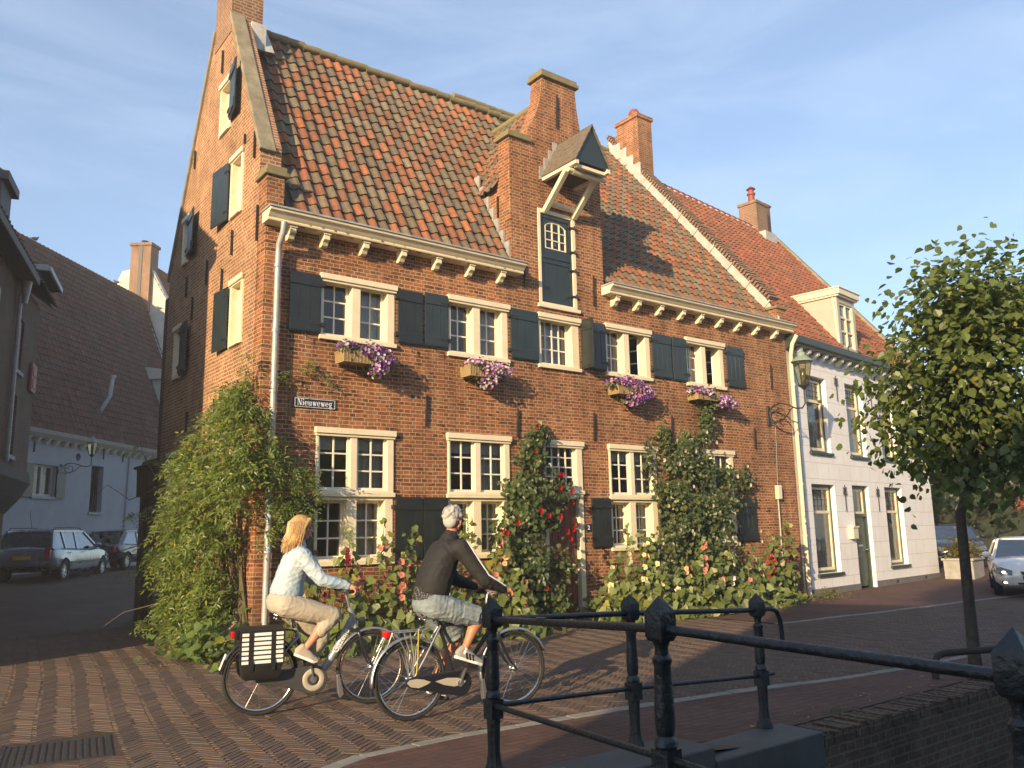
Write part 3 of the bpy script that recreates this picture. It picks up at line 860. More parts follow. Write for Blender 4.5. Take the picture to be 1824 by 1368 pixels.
# --- left coping, kneeler, chimney
mb = MB()
mb.bar((.10, .30, 7.60), (.10, 2.08, 10.93), .27, .07, (0, -1, .5))
mb.bar((.16, 2.92, 11.0), (.16, 5.3, 6.72), .42, .07, (0, 1, .5))
mb.build('coping', M['cement'], house, bevel=.012)
mb = MB(); mb.box(-.05, .34, -.05, .42, 7.08, 7.15); mb.box(-.025, .31, -.025, .36, 7.15, 7.24)
mb.build('kneeler_cap', M['moss'], house, bevel=.015)
mb = MB(); mb.box(-.012, .56, 2.045, 2.93, 10.55, 13.2); mb.box(-.04, .60, 2.0, 2.97, 13.2, 13.32)
ch = mb.build('chimney', M['brick_chim'], house)
mb = MB(); mb.box(.34, .61, 1.98, 2.04, 10.35, 10.86); mb.add([(.56, 1.9, 10.3), (.76, 1.93, 10.34), (.70, 2.3, 11.02), (.565, 2.2, 11.05)], [(0, 1, 2, 3)])
mb.build('flashing', M['flash'], ch)
# --- right end parapet: pale flashing on the side, brick coping, chimney
mb = MB()
mb.prism([(-.1, zR(-.1)+.03), (5.45, zR(5.45)+.03), (5.45, zR(5.45)+.36), (.25, zR(.25)+.34), (-.1, zR(-.1)+.2)], 12.69, 12.72, 'yz')
for i in range(10):
    y = .2+i*.52
    mb.obox((12.675, y, zR(y)+.24), (1, 0, 0), (0, 1, kR), (0, -kR, 1), .012, .02, .11)
mb.build('flashing', M['flash'], house)
mb = MB()
for i in range(74):
    y = .15+i*.073
    mb.obox((12.86, y, zR(y)+.46), (1, 0, 0), (0, 1, kR), (0, -kR, 1), .19, .031, .06+random.uniform(-.008, .008))
mb.build('brick_coping', M['brick_chim'], house)
mb = MB(); mb.box(12.66, 13.05, -.06, .30, 6.5, 6.86); mb.build('kneeler', M['brick'], house)
mb = MB(); mb.box(12.62, 13.09, -.10, .34, 6.86, 6.93); mb.build('kneeler_cap', M['moss'], house, bevel=.01)
mb = MB(); mb.box(12.70, 13.3, 4.22, 5.10, 11.6, 13.75); mb.box(12.66, 13.34, 4.18, 5.14, 13.75, 13.87)
mb.prism([(5.1, 12.6), (5.9, 12.6), (5.9, 12.75), (5.1, 13.7)], 12.8, 13.1, 'yz')
ch = mb.build('chimney', M['brick'], house)
mb = MB()
for y0, y1, z0, z1 in ((4.16, 4.44, 11.6, 12.28), (4.44, 4.70, 12.0, 12.62), (4.70, 4.95, 12.4, 12.95), (4.95, 5.35, 12.7, 13.2)): mb.box(12.66, 12.698, y0, y1, z0, z1)
mb.build('flashing', M['flash'], ch)
mb = MB(); mb.lathe([(.13, 13.87), (.14, 13.98), (.17, 14.02), (.17, 14.1), (.12, 14.2), (.03, 14.23)], (13.0, 4.62, 0), 14)
mb.build('chimney_pot', M['red_clay'], ch, smooth=True)

# --- hoist dormer: cheeks, tiled roof, caps
mb = MB()
for x0, x1 in ((4.64, 4.90), (6.69, 6.97)):
    mb = MB(); mb.prism([(.342, 6.6), (.342, 8.25), (1.05, 8.25)] if x0 < 5 else [(.342, 6.6), (.342, 8.25), (1.6, 8.25)], x0, x1, 'yz'); mb.build('dormer_cheek', M['brick'], house)
mb = MB()
W2 = 1.22; rz0, rzr = 8.22, 10.28
sl = Vector((W2, 0, rzr-rz0)).normalized()
def keepD(u, s):
    y = .36+u; z = rz0+s*sl.z
    return zL(y) < z+.12
tiles(mb, (4.54, 2.42, rz0-.12), (0, -1, 0), tuple(sl), 10, 10, .206, .25, lambda u, s: zL(2.42-u) < rz0+s*sl.z+.16, PAL_GR+[(.26, .12, .07), (.30, .12, .06)], 1.0)
mb.cc = (.1, .08, .06)
mb.add([(4.62, .345, rz0-.05), (5.82, .345, rzr-.05), (5.82, 2.3, rzr-.05), (4.62, 1.1, rz0-.05)], [(0, 1, 2, 3)])
mb.cc = (.2, .15, .11)
mb.add([(7.02, .345, rz0), (5.82, .345, rzr), (5.82, 2.3, rzr), (7.02, 1.6, rz0)], [(0, 1, 2, 3)])
mb.build('dormer_roof', M['tile'], house, col=True)
mb = MB(); mb.tube([(5.82, .34, rzr+.02), (5.82, 2.1, rzr+.02)], .08, 8); mb.build('dormer_ridge', M['moss'], house, smooth=True)
mb = MB()
n = 7
for i in range(n):
    y = .04+i*.155; z = zL(y)
    mb.box(4.60, 4.638, y-.02, y+.15, z-.05, z+.30)
mb.box(4.595, 4.638, 1.02, 1.2, 8.1, 8.26)
mb.build('dormer_flashing', M['greyroof'], house)
mb = MB(); mb.box(4.57, 5.15, -.06, .40, 9.04, 9.12); mb.box(4.60, 5.12, -.03, .37, 9.12, 9.18)
mb.build('gable_cap', M['moss'], house, bevel=.012)
mb = MB(); mb.box(6.60, 7.03, -.06, .40, 9.10, 9.18); mb.build('gable_cap', M['moss'], house, bevel=.012)
mb = MB(); mb.box(5.43, 6.43, -.07, .41, 10.56, 10.64); mb.box(5.46, 6.40, -.04, .38, 10.64, 10.72)
mb.build('gable_cap', M['moss'], house, bevel=.012)

# --- hoist hood with braces and beam
mb = MB()
y0, y1 = -1.02, -.002
for sgn in (-1, 1):
    n = 7
    for i in range(n):
        t0, t1 = i/n, (i+1.12)/n
        xa, xb = 5.86+sgn*(.46*(1-t1)), 5.86+sgn*.46*(1-t0)
        za, zb = 8.40+.80*t1, 8.40+.80*t0
        mb.add([(xb, y0, zb+.022), (xa, y0, za+.004), (xa, y1, za+.004), (xb, y1, zb+.022), (xb, y0, zb-.0), (xa, y0, za-.02), (xa, y1, za-.02), (xb, y1, zb-.0)],
               [(0, 1, 2, 3), (7, 6, 5, 4), (0, 4, 5, 1), (3, 2, 6, 7), (0, 3, 7, 4)])
hood = mb.build('hoist_hood', M['shingle'], house)
mb = MB(); mb.prism([(5.42, 8.40), (6.30, 8.40), (5.86, 9.17)], -.98, -.94, 'xz'); mb.build('front_board', M['shutter'], hood)
mb = MB()
mb.box(5.42, 5.50, -1.0, -.02, 8.33, 8.41); mb.box(6.22, 6.30, -1.0, -.02, 8.33, 8.41); mb.box(5.50, 6.22, -.94, -.86, 8.30, 8.36)
mb.build('hood_frame', M['cream'], hood)
for x in (5.46, 6.19):
    mb = MB(); mb.bar((x, -.72, 8.33), (x, -.03, 7.72), .10, .09); mb.build('brace', M['cream'], hood, bevel=.006)
mb = MB(); mb.tube([(5.40, -.80, 8.27), (6.34, -.80, 8.27)], [.045, .045], 10); hbm = mb.build('hoist_beam', M['cream'], hood, smooth=True)
mb = MB(); mb.tube([(5.52, -.78, 8.27), (6.2, -.78, 8.27)], .065, 10); mb.build('winch_drum', M['cream'], hood, smooth=True)
mb = MB(); mb.tube([(5.46, -.10, 7.86), (6.2, -.10, 7.86)], .05, 8)
mb.build('cross_bar', M['cream'], hood, smooth=True)
mb = MB(); mb.box(5.52, 6.2, -.9, -.04, 8.36, 8.40); mb.build('soffit', M['wood_dark'], hood)
mb = MB()
for i in range(4):
    mb.box(5.38+i*.12-.02, 5.49+i*.12-.02, -.02, -.003, 8.36+i*.2, 8.62+i*.2)
mb.build('flashing', M['greyroof'], hood)

# --- cornice and brackets
def bracket(u, z=6.235):
    mb = MB()
    mb.prism([(0, 0), (0, -.165), (-.06, -.17), (-.10, -.15), (-.13, -.10), (-.19, -.075), (-.19, 0)], u-.05, u+.05, 'yz')
    mb.v = [(x, y, zz+z) for x, y, zz in mb.v]
    mb.box(u-.062, u+.062, -.21, 0, z, z+.03)
    return mb
for u0, u1, us in ((-.06, 4.74, [.36, .91, 1.59, 2.28, 2.96, 3.64, 4.32]), (6.90, 13.03, [7.18, 7.80, 8.47, 9.15, 9.75, 10.41, 11.06, 11.73, 12.45])):
    mb = MB()
    prof = [(0, 6.268), (-.24, 6.268), (-.25, 6.295), (-.23, 6.31), (-.26, 6.335), (-.30, 6.38), (-.34, 6.40), (-.35, 6.44), (0, 6.44)]
    mb.prism(prof, u0, u1, 'yz')
    cor = mb.build('cornice', M['cream'], house, bevel=.006)
    mb = MB(); mb.box(u0-.02, u1+.02, -.37, -.02, 6.442, 6.47); mb.build('gutter_edge', M['greyroof'], cor)
    for u in us: bracket(u).build('bracket', M['cream'], cor, bevel=.006)
# --- windows
def sash(mb, x0, x1, z0, z1, nc, nr, y=.12, bar=.024, fr=.042):
    mb.box(x0, x0+fr, y, y+.04, z0, z1); mb.box(x1-fr, x1, y, y+.04, z0, z1)
    mb.box(x0+fr, x1-fr, y, y+.04, z0, z0+fr); mb.box(x0+fr, x1-fr, y, y+.04, z1-fr, z1)
    for i in range(1, nc):
        x = x0+fr+(x1-x0-2*fr)*i/nc; mb.box(x-bar/2, x+bar/2, y+.004, y+.036, z0+fr, z1-fr)
    for i in range(1, nr):
        z = z0+fr+(z1-z0-2*fr)*i/nr; mb.box(x0+fr, x1-fr, y+.006, y+.034, z-bar/2, z+bar/2)

def curtain(mb, x0, x1, z0, z1, y):
    n = max(6, int((x1-x0)/.018)); V_, F2 = [], []
    ph = random.uniform(0, 6)
    for i in range(n+1):
        x = x0+(x1-x0)*i/n
        yy = y+.018*math.sin(x*75+ph)+.012*math.sin(x*31+ph)
        V_ += [(x, yy, z0), (x, yy+.004, z1)]
        if i < n: F2.append((2*i, 2*i+2, 2*i+3, 2*i+1))
    mb.add(V_, F2)

def cross_window(x0, x1, z0, z1, two, ncl=2, nr=3, y0=-.012, dy=.13, drip=True, open_right=False, sill=True, jw=.085, blind=False, curt='r', parent=None, mull=.15):
    parent = parent or house
    mb = MB()
    mb.box(x0, x0+jw*.55, y0, dy+.06, z0, z1); mb.box(x1-jw*1.6, x1, y0, dy+.06, z0, z1)
    mb.box(x0+jw*.55, x1-jw*1.6, y0, dy+.06, z1-.05, z1); mb.box(x0+jw*.55, x1-jw*1.6, y0, dy+.06, z0, z0+.045)
    if drip: mb.box(x0-.03, x1+.03, -.075, .0, z1-.055, z1+.035); mb.box(x0-.02, x1+.02, -.05, .0, z1-.095, z1-.056)
    a0, a1 = x0+jw*.55, x1-jw*1.6
    leaves_ = [(a0, a1)]
    if two:
        xm = (a0+a1)/2
        mb.box(xm-mull/2, xm+mull/2, y0+.004, dy+.06, z0+.045, z1-.05)
        leaves_ = [(a0, xm-mull/2), (xm+mull/2, a1)]
    f = mb.build('window', M['cream'], parent, bevel=.005)
    gl, cu = MB(), MB()
    for i, (b0, b1) in enumerate(leaves_):
        mb = MB()
        zz0, zz1 = z0+.045, z1-.05
        if open_right and i == 1:
            # leaf swung inwards on its right edge
            s2 = MB(); sash(s2, 0, b1-b0, zz0, zz1, 2, nr, 0)
            a = R_(-68)
            mb.add([(b1-.01+(-(b1-b0)+x)*math.cos(a)-y*math.sin(a), dy+.03+(-(b1-b0)+x)*math.sin(a)*1+y*math.cos(a), z) for x, y, z in s2.v], s2.f)
            mb.build('sash', M['sash'], f); continue
        sash(mb, b0, b1, zz0, zz1, ncl, nr, dy); mb.build('sash', M['sash'], f)
        gl.add([(b0+.02, dy+.021, zz0+.02), (b1-.02, dy+.021, zz0+.02), (b1-.02, dy+.021, zz1-.02), (b0+.02, dy+.021, zz1-.02)], [(0, 1, 2, 3)])
        curtain(cu, b0, b0+.16*(b1-b0), zz0, zz1, dy+.11)
        if (curt == 'r' and i == len(leaves_)-1) or curt == 'b': curtain(cu, b0+.1*(b1-b0), b1, zz0, zz1, dy+.12)
        elif curt == 'l' and i == 0: curtain(cu, b0, b0+.45*(b1-b0), zz0, zz1, dy+.12)
        if blind: cu.box(b0, b1, dy+.075, dy+.085, zz1-.24, zz1)
    if gl.v: gl.build('pane', M['glass'], f)
    if cu.v: cu.build('curtain', M['curtain'], f)
    if sill:
        mb = MB(); mb.box(x0-.03, x1+.02, -.06, -.002, z0-.055, z0+.012); mb.build('sill', M['cream'], f, bevel=.005)
    return f
for i, (x0, x1, z0, z1, two) in enumerate(UPW):
    if two == 2: cross_window(x0, x1, z0, z1, True, open_right=i in (3, 4), curt=('r', 'r', '', 'l', 'b')[i])
    else: cross_window(x0, x1, z0, z1, False, 4, 3, curt='r', jw=.11)
for i, (x0, x1, z0, z1) in enumerate(LOW):
    zm = 2.27
    cross_window(x0, x1, zm, z1, True, 2, 3, y0=-.03, dy=.02, sill=True, blind=True, curt='r', jw=.07, mull=.11)
    cross_window(x0, x1, z0, zm-.056, True, 2, 3, y0=-.012, dy=.14, drip=False, curt='r', jw=.09, mull=.16)
# door with a light above
f = cross_window(5.27, 6.21, 2.36, 3.25, False, 4, 4, y0=-.03, dy=.04, curt='', jw=.09)
mb = MB()
mb.box(5.27, 5.36, -.03, .2, 0, 2.304); mb.box(6.10, 6.21, -.03, .2, 0, 2.304); mb.box(5.36, 6.10, -.028, .2, 2.22, 2.304)
fr = mb.build('door_frame', M['cream'], house, bevel=.006)
mb = MB(); mb.box(5.362, 6.098, .08, .13, .02, 2.218)
for k in range(5): mb.box(5.365+k*.147, 5.50+k*.147, .066, .081, .04, 2.20)
d = mb.build('door', M['door_red'], house)
mb = MB(); mb.tube([(5.46, .07, 1.0), (5.46, .02, 1.0), (5.54, .02, 1.0)], .012, 8); mb.build('handle', M['iron'], d)
mb = MB(); mb.box(5.2, 6.3, -.35, -.002, -.02, .07); mb.build('doorstep', M['bluestone'], house, bevel=.01)
# hoist door
mb = MB()
mb.box(5.29, 5.36, -.012, .2, 5.83, 7.76); mb.box(6.15, 6.24, -.012, .2, 5.83, 7.76); mb.box(5.36, 6.15, -.012, .2, 7.68, 7.76); mb.box(5.36, 6.15, -.03, .2, 5.83, 5.90)
mb.box(5.24, 6.29, -.05, -.002, 5.79, 5.86)
mb.build('door_frame', M['cream'], house, bevel=.006)
leaf_ = MB()
arch = [(5.49, 7.0), (6.02, 7.0), (6.02, 7.42)]+[(5.755+.265*math.cos(t), 7.42+.12*math.sin(t)) for t in np.linspace(.3, PI-.3, 7)]+[(5.49, 7.42)]
lf = MB().prism([(5.362, 5.902), (6.148, 5.902), (6.148, 7.678), (5.362, 7.678)], .03, .075, 'xz')
hd = solid_cut('hoist_door', lf, [MB().prism(arch, -.1, .2, 'xz')], M['shutter'], house)
mb = MB()
mb.box(5.37, 6.14, .012, .029, 6.70, 6.77); mb.box(5.37, 6.14, .012, .029, 6.80, 6.87); mb.box(5.37, 6.14, .012, .029, 5.91, 6.02); mb.box(5.37, 6.14, .012, .029, 7.60, 7.67); mb.box(5.365, 5.42, .013, .0295, 5.91, 7.67); mb.box(6.09, 6.145, .013, .0295, 5.91, 7.67)
for k in range(1, 4): mb.box(5.362+k*.196-.004, 5.362+k*.196+.004, .022, .029, 6.03, 6.69)
mb.build('door_panel', M['shutter'], hd)
mb = MB()
for x in (5.49, 5.665, 5.845, 6.0): mb.box(x, x+.022, .025, .05, 7.0, 7.54 if 5.6 < x < 5.9 else 7.46)
for z in (7.0, 7.17, 7.34): mb.box(5.49, 6.02, .028, .048, z, z+.02)
mb.tube([(5.755+.262*math.cos(t), .04, 7.42+.12*math.sin(t)) for t in np.linspace(0, PI, 12)], .014, 6)
mb.build('glazing_bars', M['cream'], hd)
mb = MB(); mb.prism(arch, .052, .058, 'xz'); mb.build('pane', M['glass'], hd)
mb = MB(); curtain(mb, 5.70, 6.02, 7.0, 7.55, .16); mb.build('curtain', M['curtain'], hd)
for z in (6.1, 6.62, 7.0, 7.5): MB().box(6.06, 6.24, -.03, .011, z, z+.035).tube([(6.2, -.04, z-.02), (6.2, -.04, z+.06)], .018, 6).build('hinge', M['iron'], hd)

# --- shutters, opened flat against the wall
def shutter(x0, x1, z0, z1, dark=False, hinge_left=True, parent=None, plane='x', out=-.02):
    parent = parent or house
    mb = MB()
    n = max(2, round((x1-x0)/.16))
    for i in range(n):
        a, b = x0+(x1-x0)*i/n, x0+(x1-x0)*(i+1)/n
        mb.box(a+.0025, b-.0025, -.045, -.022+random.uniform(-.001, .001), z0, z1)
    h = z1-z0
    mb.box(x0+.004, x1-.004, -.062, -.0455, z0+.02, z0+.02+h*.19); mb.box(x0+.004, x1-.004, -.062, -.0455, z1-.02-h*.19, z1-.02)
    hbs = []
    xs = x0 if hinge_left else x1
    sg = 1 if hinge_left else -1
    for z in (z0+h*.16, z1-h*.16):
        hb = MB(); hbs.append(hb); hb.box(min(xs-sg*.05, xs+sg*.16), max(xs-sg*.05, xs+sg*.16), -.070, -.0625, z-.016, z+.016)
        hb.box(min(xs-sg*.06, xs-sg*.005), max(xs-sg*.06, xs-sg*.005), -.075, -.004, z-.03, z+.03)
    hk = MB(); hk.tube([((x0+x1)/2, -.01, z0-.03), ((x0+x1)/2, -.08, z0-.03), ((x0+x1)/2+.02, -.08, z0-.12)], .008, 6)
    s = mb.build('shutter', M['shutter_dark' if dark else 'shutter'], parent, bevel=.004)
    for hb in hbs: hb.build('hinge', M['iron'], s)
    hk.build('shutter_hook', M['iron'], s)
    return s
for x0, x1, z0, z1, dk, hl in ((.385, .90, 4.68, 5.62, 1, 0), (2.25, 2.72, 4.71, 5.63, 1, 1), (2.76, 3.22, 4.72, 5.66, 0, 0), (4.57, 5.20, 4.72, 5.66, 0, 1), (6.50, 6.93, 4.72, 5.67, 0, 0),
                               (8.26, 8.83, 4.74, 5.67, 0, 1), (8.87, 9.31, 4.73, 5.67, 0, 0), (10.66, 11.26, 4.75, 5.69, 0, 1)):
    shutter(x0, x1, z0, z1, dk, hl)
# one leaf folded out from the wall beside the narrow window
mb = MB(); mb.box(6.285, 6.315, -.36, -.03, 4.70, 5.66); mb.box(6.270, 6.2845, -.35, -.04, 4.74, 4.92); mb.box(6.270, 6.2845, -.35, -.04, 5.44, 5.62)
mb.build('shutter', M['shutter_dark'], house, bevel=.004)
for x0, x1, z0, z1, hl in ((.36, .86, 1.25, 2.20, 0), (2.22, 2.72, 1.24, 2.22, 1), (2.735, 3.20, 1.26, 2.22, 0), (6.40, 6.90, 1.32, 2.24, 0), (8.26, 8.80, 1.34, 2.24, 1), (10.71, 11.36, 1.34, 2.27, 1)):
    shutter(x0, x1, z0, z1, True, hl)
# gable windows: frames set in the wall, shutters swung open to their left
for i, (y0, y1, z0, z1) in enumerate(GW):
    mb = MB()
    jw = .075
    mb.box(-.03, .17, y0, y0+jw, z0, z1); mb.box(-.03, .17, y1-jw, y1, z0, z1); mb.box(-.03, .17, y0+jw, y1-jw, z1-jw, z1); mb.box(-.05, .17, y0+jw, y1-jw, z0, z0+jw)
    mb.box(-.06, -.031, y0-.02, y1+.02, z1-.05, z1+.04)
    f = mb.build('window', M['cream'], house, bevel=.005)
    mb = MB()
    a, b, c, d_ = y0+jw, y1-jw, z0+jw, z1-jw
    for q in ((a, a+.04, c, d_), (b-.04, b, c, d_)): mb.box(.09, .13, q[0], q[1], q[2], q[3])
    for q in range(4): z = c+(d_-c-.03)*q/3; mb.box(.094, .126, a, b, z, z+.03)
    mb.box(.096, .124, (a+b)/2-.012, (a+b)/2+.012, c, d_)
    mb.build('sash', M['sash'], f)
    mb = MB(); mb.add([(.11, a, c), (.11, b, c), (.11, b, d_), (.11, a, d_)], [(3, 2, 1, 0)]); mb.build('pane', M['glass'], f)
    mb = MB(); mb.add([(.2, a, c), (.2, b, c), (.2, b, d_), (.2, a, d_)], [(3, 2, 1, 0)]); mb.build('curtain', M['curtain'], f)
def gable_shutter(y0, y1, z0, z1, ang, hinge_y):
    """local x runs along the wall from the hinge"""
    r = empty('x', (-.05, hinge_y, 0))
    w_ = abs(y1-y0)
    mb = MB()
    n = 3
    for i in range(n): mb.box(w_*i/n+.002, w_*(i+1)/n-.002, -.012, .012, z0, z1)
    mb.box(.004, w_-.004, -.03, -.0125, z0+.04, z0+.2); mb.box(.004, w_-.004, -.03, -.0125, z1-.2, z1-.04)
    s = mb.build('shutter', M['shutter'], house, bevel=.004)
    s.location = (-.05, hinge_y, 0); s.rotation_euler = (0, 0, ang)
    bpy.data.objects.remove(r)
    for z in (z0+.15, z1-.15): MB().box(-.03, .14, -.04, .02, z-.018, z+.018).build('hinge', M['iron'], s)
gable_shutter(0, .50, 8.72, 9.66, R_(-99), 1.80)
gable_shutter(0, .62, 6.88, 7.90, R_(97), 1.68)
gable_shutter(0, .55, 4.64, 5.66, R_(95), 1.47)
gable_shutter(0, .55, 6.82, 7.68, R_(-97), 3.95)
gable_shutter(0, .55, 4.60, 5.56, R_(-95), 4.09)
# --- wall anchors
mb = MB()
for x, z0, z1 in ((2.80, 3.38, 3.90), (4.70, 3.30, 3.80), (6.55, 3.33, 3.87), (12.30, 4.83, 5.43), (11.51, 3.40, 3.87), (4.93, 6.10, 6.55), (6.67, 6.02, 6.62), (.45, 3.40, 3.85), (8.75, 3.5, 3.95), (5.84, 9.55, 10.25)):
    m_ = MB(); m_.bar((x-.012, -.028, z0), (x+.012, -.028, z1), .022, .032, (0, 1, 0)); m_.tube([(x, -.045, (z0+z1)/2), (x, 0, (z0+z1)/2)], .022, 8)
    m_.build('wall_anchor', M['iron'], house)
for y, z0, z1 in ((1.02, 7.98, 8.05+.1), (.31, 6.1, 6.68), (1.46, 6.2, 6.63), (2.75, 6.02, 6.47), (1.90, 5.64, 6.08), (3.97, 6.08, 6.48), (3.52, 5.55, 5.98), (2.01, 3.38, 3.88), (3.52, 3.4, 3.86), (3.83, 8.6, 8.97), (2.4, 9.9, 10.35), (.55, 7.55, 8.0)):
    m_ = MB(); m_.bar((-.028, y, z0), (-.028, y, z1), .032, .022, (0, 1, 0)); m_.build('wall_anchor', M['iron'], house)
m_ = MB(); m_.bar((4.62, .36, 7.5), (4.62, .36, 7.95), .03, .03); m_.build('wall_anchor', M['iron'], house)
# --- drainpipe with rings, gas pipe, house number, door bell
mb = MB(); mb.tube([(.17, -.30, 6.25), (.17, -.28, 6.12), (.175, -.11, 5.96), (.17, -.10, 5.8), (.16, -.10, 3), (.14, -.10, .05)], .048, 12)
for z in (5.6, 4.6, 3.7, 2.6, 1.5): mb.tube([(.155+.003*(z-2), -.10, z), (.155+.003*(z-2), -.10, z+.05)], .056, 12)
dp = mb.build('drainpipe', M['zinc'], house, smooth=True)
mb = MB()
for z, h, in ((2.05, .10), (1.9, .12), (1.62, .09), (1.42, .1)): mb.tube([(.152, -.101, z), (.152, -.101, z+h)], .0505, 12)
mb.build('sticker', mat('pasted stickers', (.55, .62, .62), .6, .9, 30, var2=(.08, .22, .28)), dp, smooth=True)
mb = MB(); mb.tube([(12.20, -.04, 2.33), (12.20, -.04, 0)], .022, 8); mb.tube([(12.34, -.02, 4.1), (12.30, -.02, 3.3), (12.24, -.02, 2.5)], .007, 6)
gp = mb.build('service_pipe', M['zinc'], house, smooth=True)
mb = MB(); mb.box(12.14, 12.30, -.10, -.003, 2.26, 2.58); mb.build('service_box', M['cream'], gp, bevel=.02)
t_ = mat('number plate enamel', (.02, .025, .05), .3)
mb = MB(); mb.box(6.27, 6.38, -.02, -.004, 1.62, 1.76); p_ = mb.build('number_plate', t_, house, bevel=.004)
text_obj('digit', '2', .11, M['white'], p_, (6.325, -.0215, 1.69), (PI/2, 0, 0), .001, .002)
# --- side entrance hood far along the gable side
mb = MB(); mb.prism([(5.3, 2.45), (6.0, 2.45), (6.05, 2.9), (6.1, 3.0), (5.2, 3.0), (5.25, 2.9)], -.22, 0, 'yz'); mb.box(-.26, 0, 5.16, 6.16, 3.0, 3.06)
mb.box(-.12, 0, 5.3, 5.45, 0, 2.45); mb.box(-.12, 0, 5.8, 6.0, 0, 2.45)
mb.build('porch', M['wood_dark'], house, bevel=.02)
mb = MB(); mb.box(.0, .3, 5.505, 6.6, 0, 3.2); mb.build('rear_wall', M['brick_dark'], house)

# --- name plate on the wall
t = empty('street_sign', (.845, -.012, 3.605), 0, 'dark blue enamel street name sign with white lettering beside the drainpipe', 'sign')
mb = MB(); mb.box(-.335, .335, -.012, 0, -.075, .075); mb.build('plate', M['enamel'], t, bevel=.006)
mb = MB()
for a in ((-.322, .322, .060, .066), (-.322, .322, -.066, -.060), (-.322, -.316, -.060, .060), (.316, .322, -.060, .060)): mb.box(a[0], a[1], -.0145, -.0125, a[2], a[3])
mb.build('border', M['white'], t)
# serif letters built from thick stems, hairlines and slab serifs (x height 1, cap height 1.5; y is up)
def glyph(mb, ch, x):
    T, H = .26, .09
    def q(*p): mb.prism([(x+a, b) for a, b in p], -.0005, .0005, 'xz')
    def stem(a, y0, y1, t=T): q((a, y0), (a+t, y0), (a+t, y1), (a, y1))
    def serif(a, y, w_, t=H): q((a, y), (a+w_, y), (a+w_, y+t), (a, y+t))
    def diag(x0, y0, x1, y1, t): q((x0, y0), (x0+t, y0), (x1+t, y1), (x1, y1))
    def arc(cx, cy, rx, ry, a0, a1, tk, th):
        n = 14
        o_ = []; i_ = []
        for k in range(n+1):
            a = a0+(a1-a0)*k/n; c_, s_ = math.cos(a), math.sin(a)
            w_ = th+(tk-th)*c_*c_
            o_.append((cx+rx*c_, cy+ry*s_)); i_.append((cx+(rx-w_)*c_, cy+(ry-max(th, w_*.45))*s_))
        for k in range(n): q(o_[k], o_[k+1], i_[k+1], i_[k])
    if ch == 'N':
        stem(.14, 0, 1.5, .11); stem(1.12, 0, 1.5, .11); diag(.14, 1.5, .93, 0, .30); serif(0, 0, .40); serif(0, 1.41, .34); serif(.98, 1.41, .40); return 1.46
    if ch == 'i':
        stem(.12, 0, 1.0); serif(0, 0, .50); serif(0, .91, .38); arc(.25, 1.33, .16, .16, 0, 2*PI, .16, .16); return .56
    if ch == 'u':
        stem(.10, .2, 1.0); serif(0, .91, .36); arc(.42, .26, .32, .28, PI, 2*PI-.2, .2, .1); stem(.72, 0, 1.0); serif(.60, .91, .36); serif(.72, 0, .38); return 1.16
    if ch == 'e':
        arc(.47, .5, .47, .52, .1, 5.6, .27, .08); q((.2, .47), (.9, .47), (.9, .56), (.2, .56)); return 1.0
    if ch == 'w':
        diag(.06, 1.0, .36, 0, .27); diag(.60, 1.0, .45, 0, .09); diag(.52, 1.0, .82, 0, .27); diag(1.12, 1.0, .90, 0, .09); serif(0, .91, .42); serif(.46, .91, .42); serif(.98, .91, .34); return 1.36
    if ch == 'g':
        arc(.45, .62, .40, .40, 0, 2*PI, .24, .09); arc(.48, -.18, .46, .27, 0, 2*PI, .16, .10); q((.1, .08), (.85, .02), (.85, .14), (.2, .2)); q((.75, .88), (1.02, .96), (1.02, 1.08), (.7, .98)); return 1.08
mb = MB(); xx = 0
for ch_ in 'Nieuweweg': xx += glyph(mb, ch_, xx)+.07
sc_ = .565/xx
mb.v = [((vx-xx/2)*sc_, vy, (vz-.62)*.068) for vx, vy, vz in mb.v]
lo_ = mb.build('lettering', M['white'], t)
lo_.location = (0, -.0135, 0)
# ------------------------------------------------------------------ the white house on the right
wh = empty('white_house', (13.02, .05, 0), R_(7), 'white painted block house with red tiled roof, dormer and dark green gutter', 'house')
WW = [(.93, 2.08, 3.46, 5.40), (3.22, 4.30, 3.46, 5.42), (5.32, 6.46, 3.48, 5.42), (.84, 2.10, .50, 2.66), (5.20, 6.42, .52, 2.68)]
wall = MB().prism([(0, -.1), (8.75, -.1), (8.75, 6.05), (0, 6.05)], 0, .3, 'xz')
solid_cut('front_wall', wall, [MB().box(a[0], a[1], -.5, .8, a[2], a[3]) for a in WW]+[MB().box(3.12, 4.14, -.5, .8, -.2, 2.68)], M['block_white'], wh)
mb = MB(); mb.prism([(.3, -.1), (9.2, -.1), (9.2, 6.1), (4.6, 11.95), (.3, 6.4)], 8.45, 8.75, 'yz'); mb.build('side_wall', M['plaster'], wh)
mb = MB(); mb.box(0, 8.45, 9.0, 9.2, -.1, 6.1); mb.build('back_wall', M['plaster'], wh)
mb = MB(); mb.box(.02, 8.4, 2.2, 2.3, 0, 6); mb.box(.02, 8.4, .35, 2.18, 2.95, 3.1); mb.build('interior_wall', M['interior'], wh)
mb = MB(); mb.box(-.0, 3.115, -.022, -.002, -.1, .16); mb.box(4.145, 8.77, -.022, -.002, -.1, .17)
pl_ = mb.build('plinth', mat('grey plinth paint', (.17, .17, .165), .85, .25, 4, .2, 30), wh)
mb = MB(); mb.box(1.45, 1.6, -.026, -.021, .03, .11); mb.box(5.4, 5.55, -.026, -.021, .05, .13); mb.box(7.5, 7.65, -.026, -.021, .05, .13); mb.build('vent_grille', M['iron'], pl_)
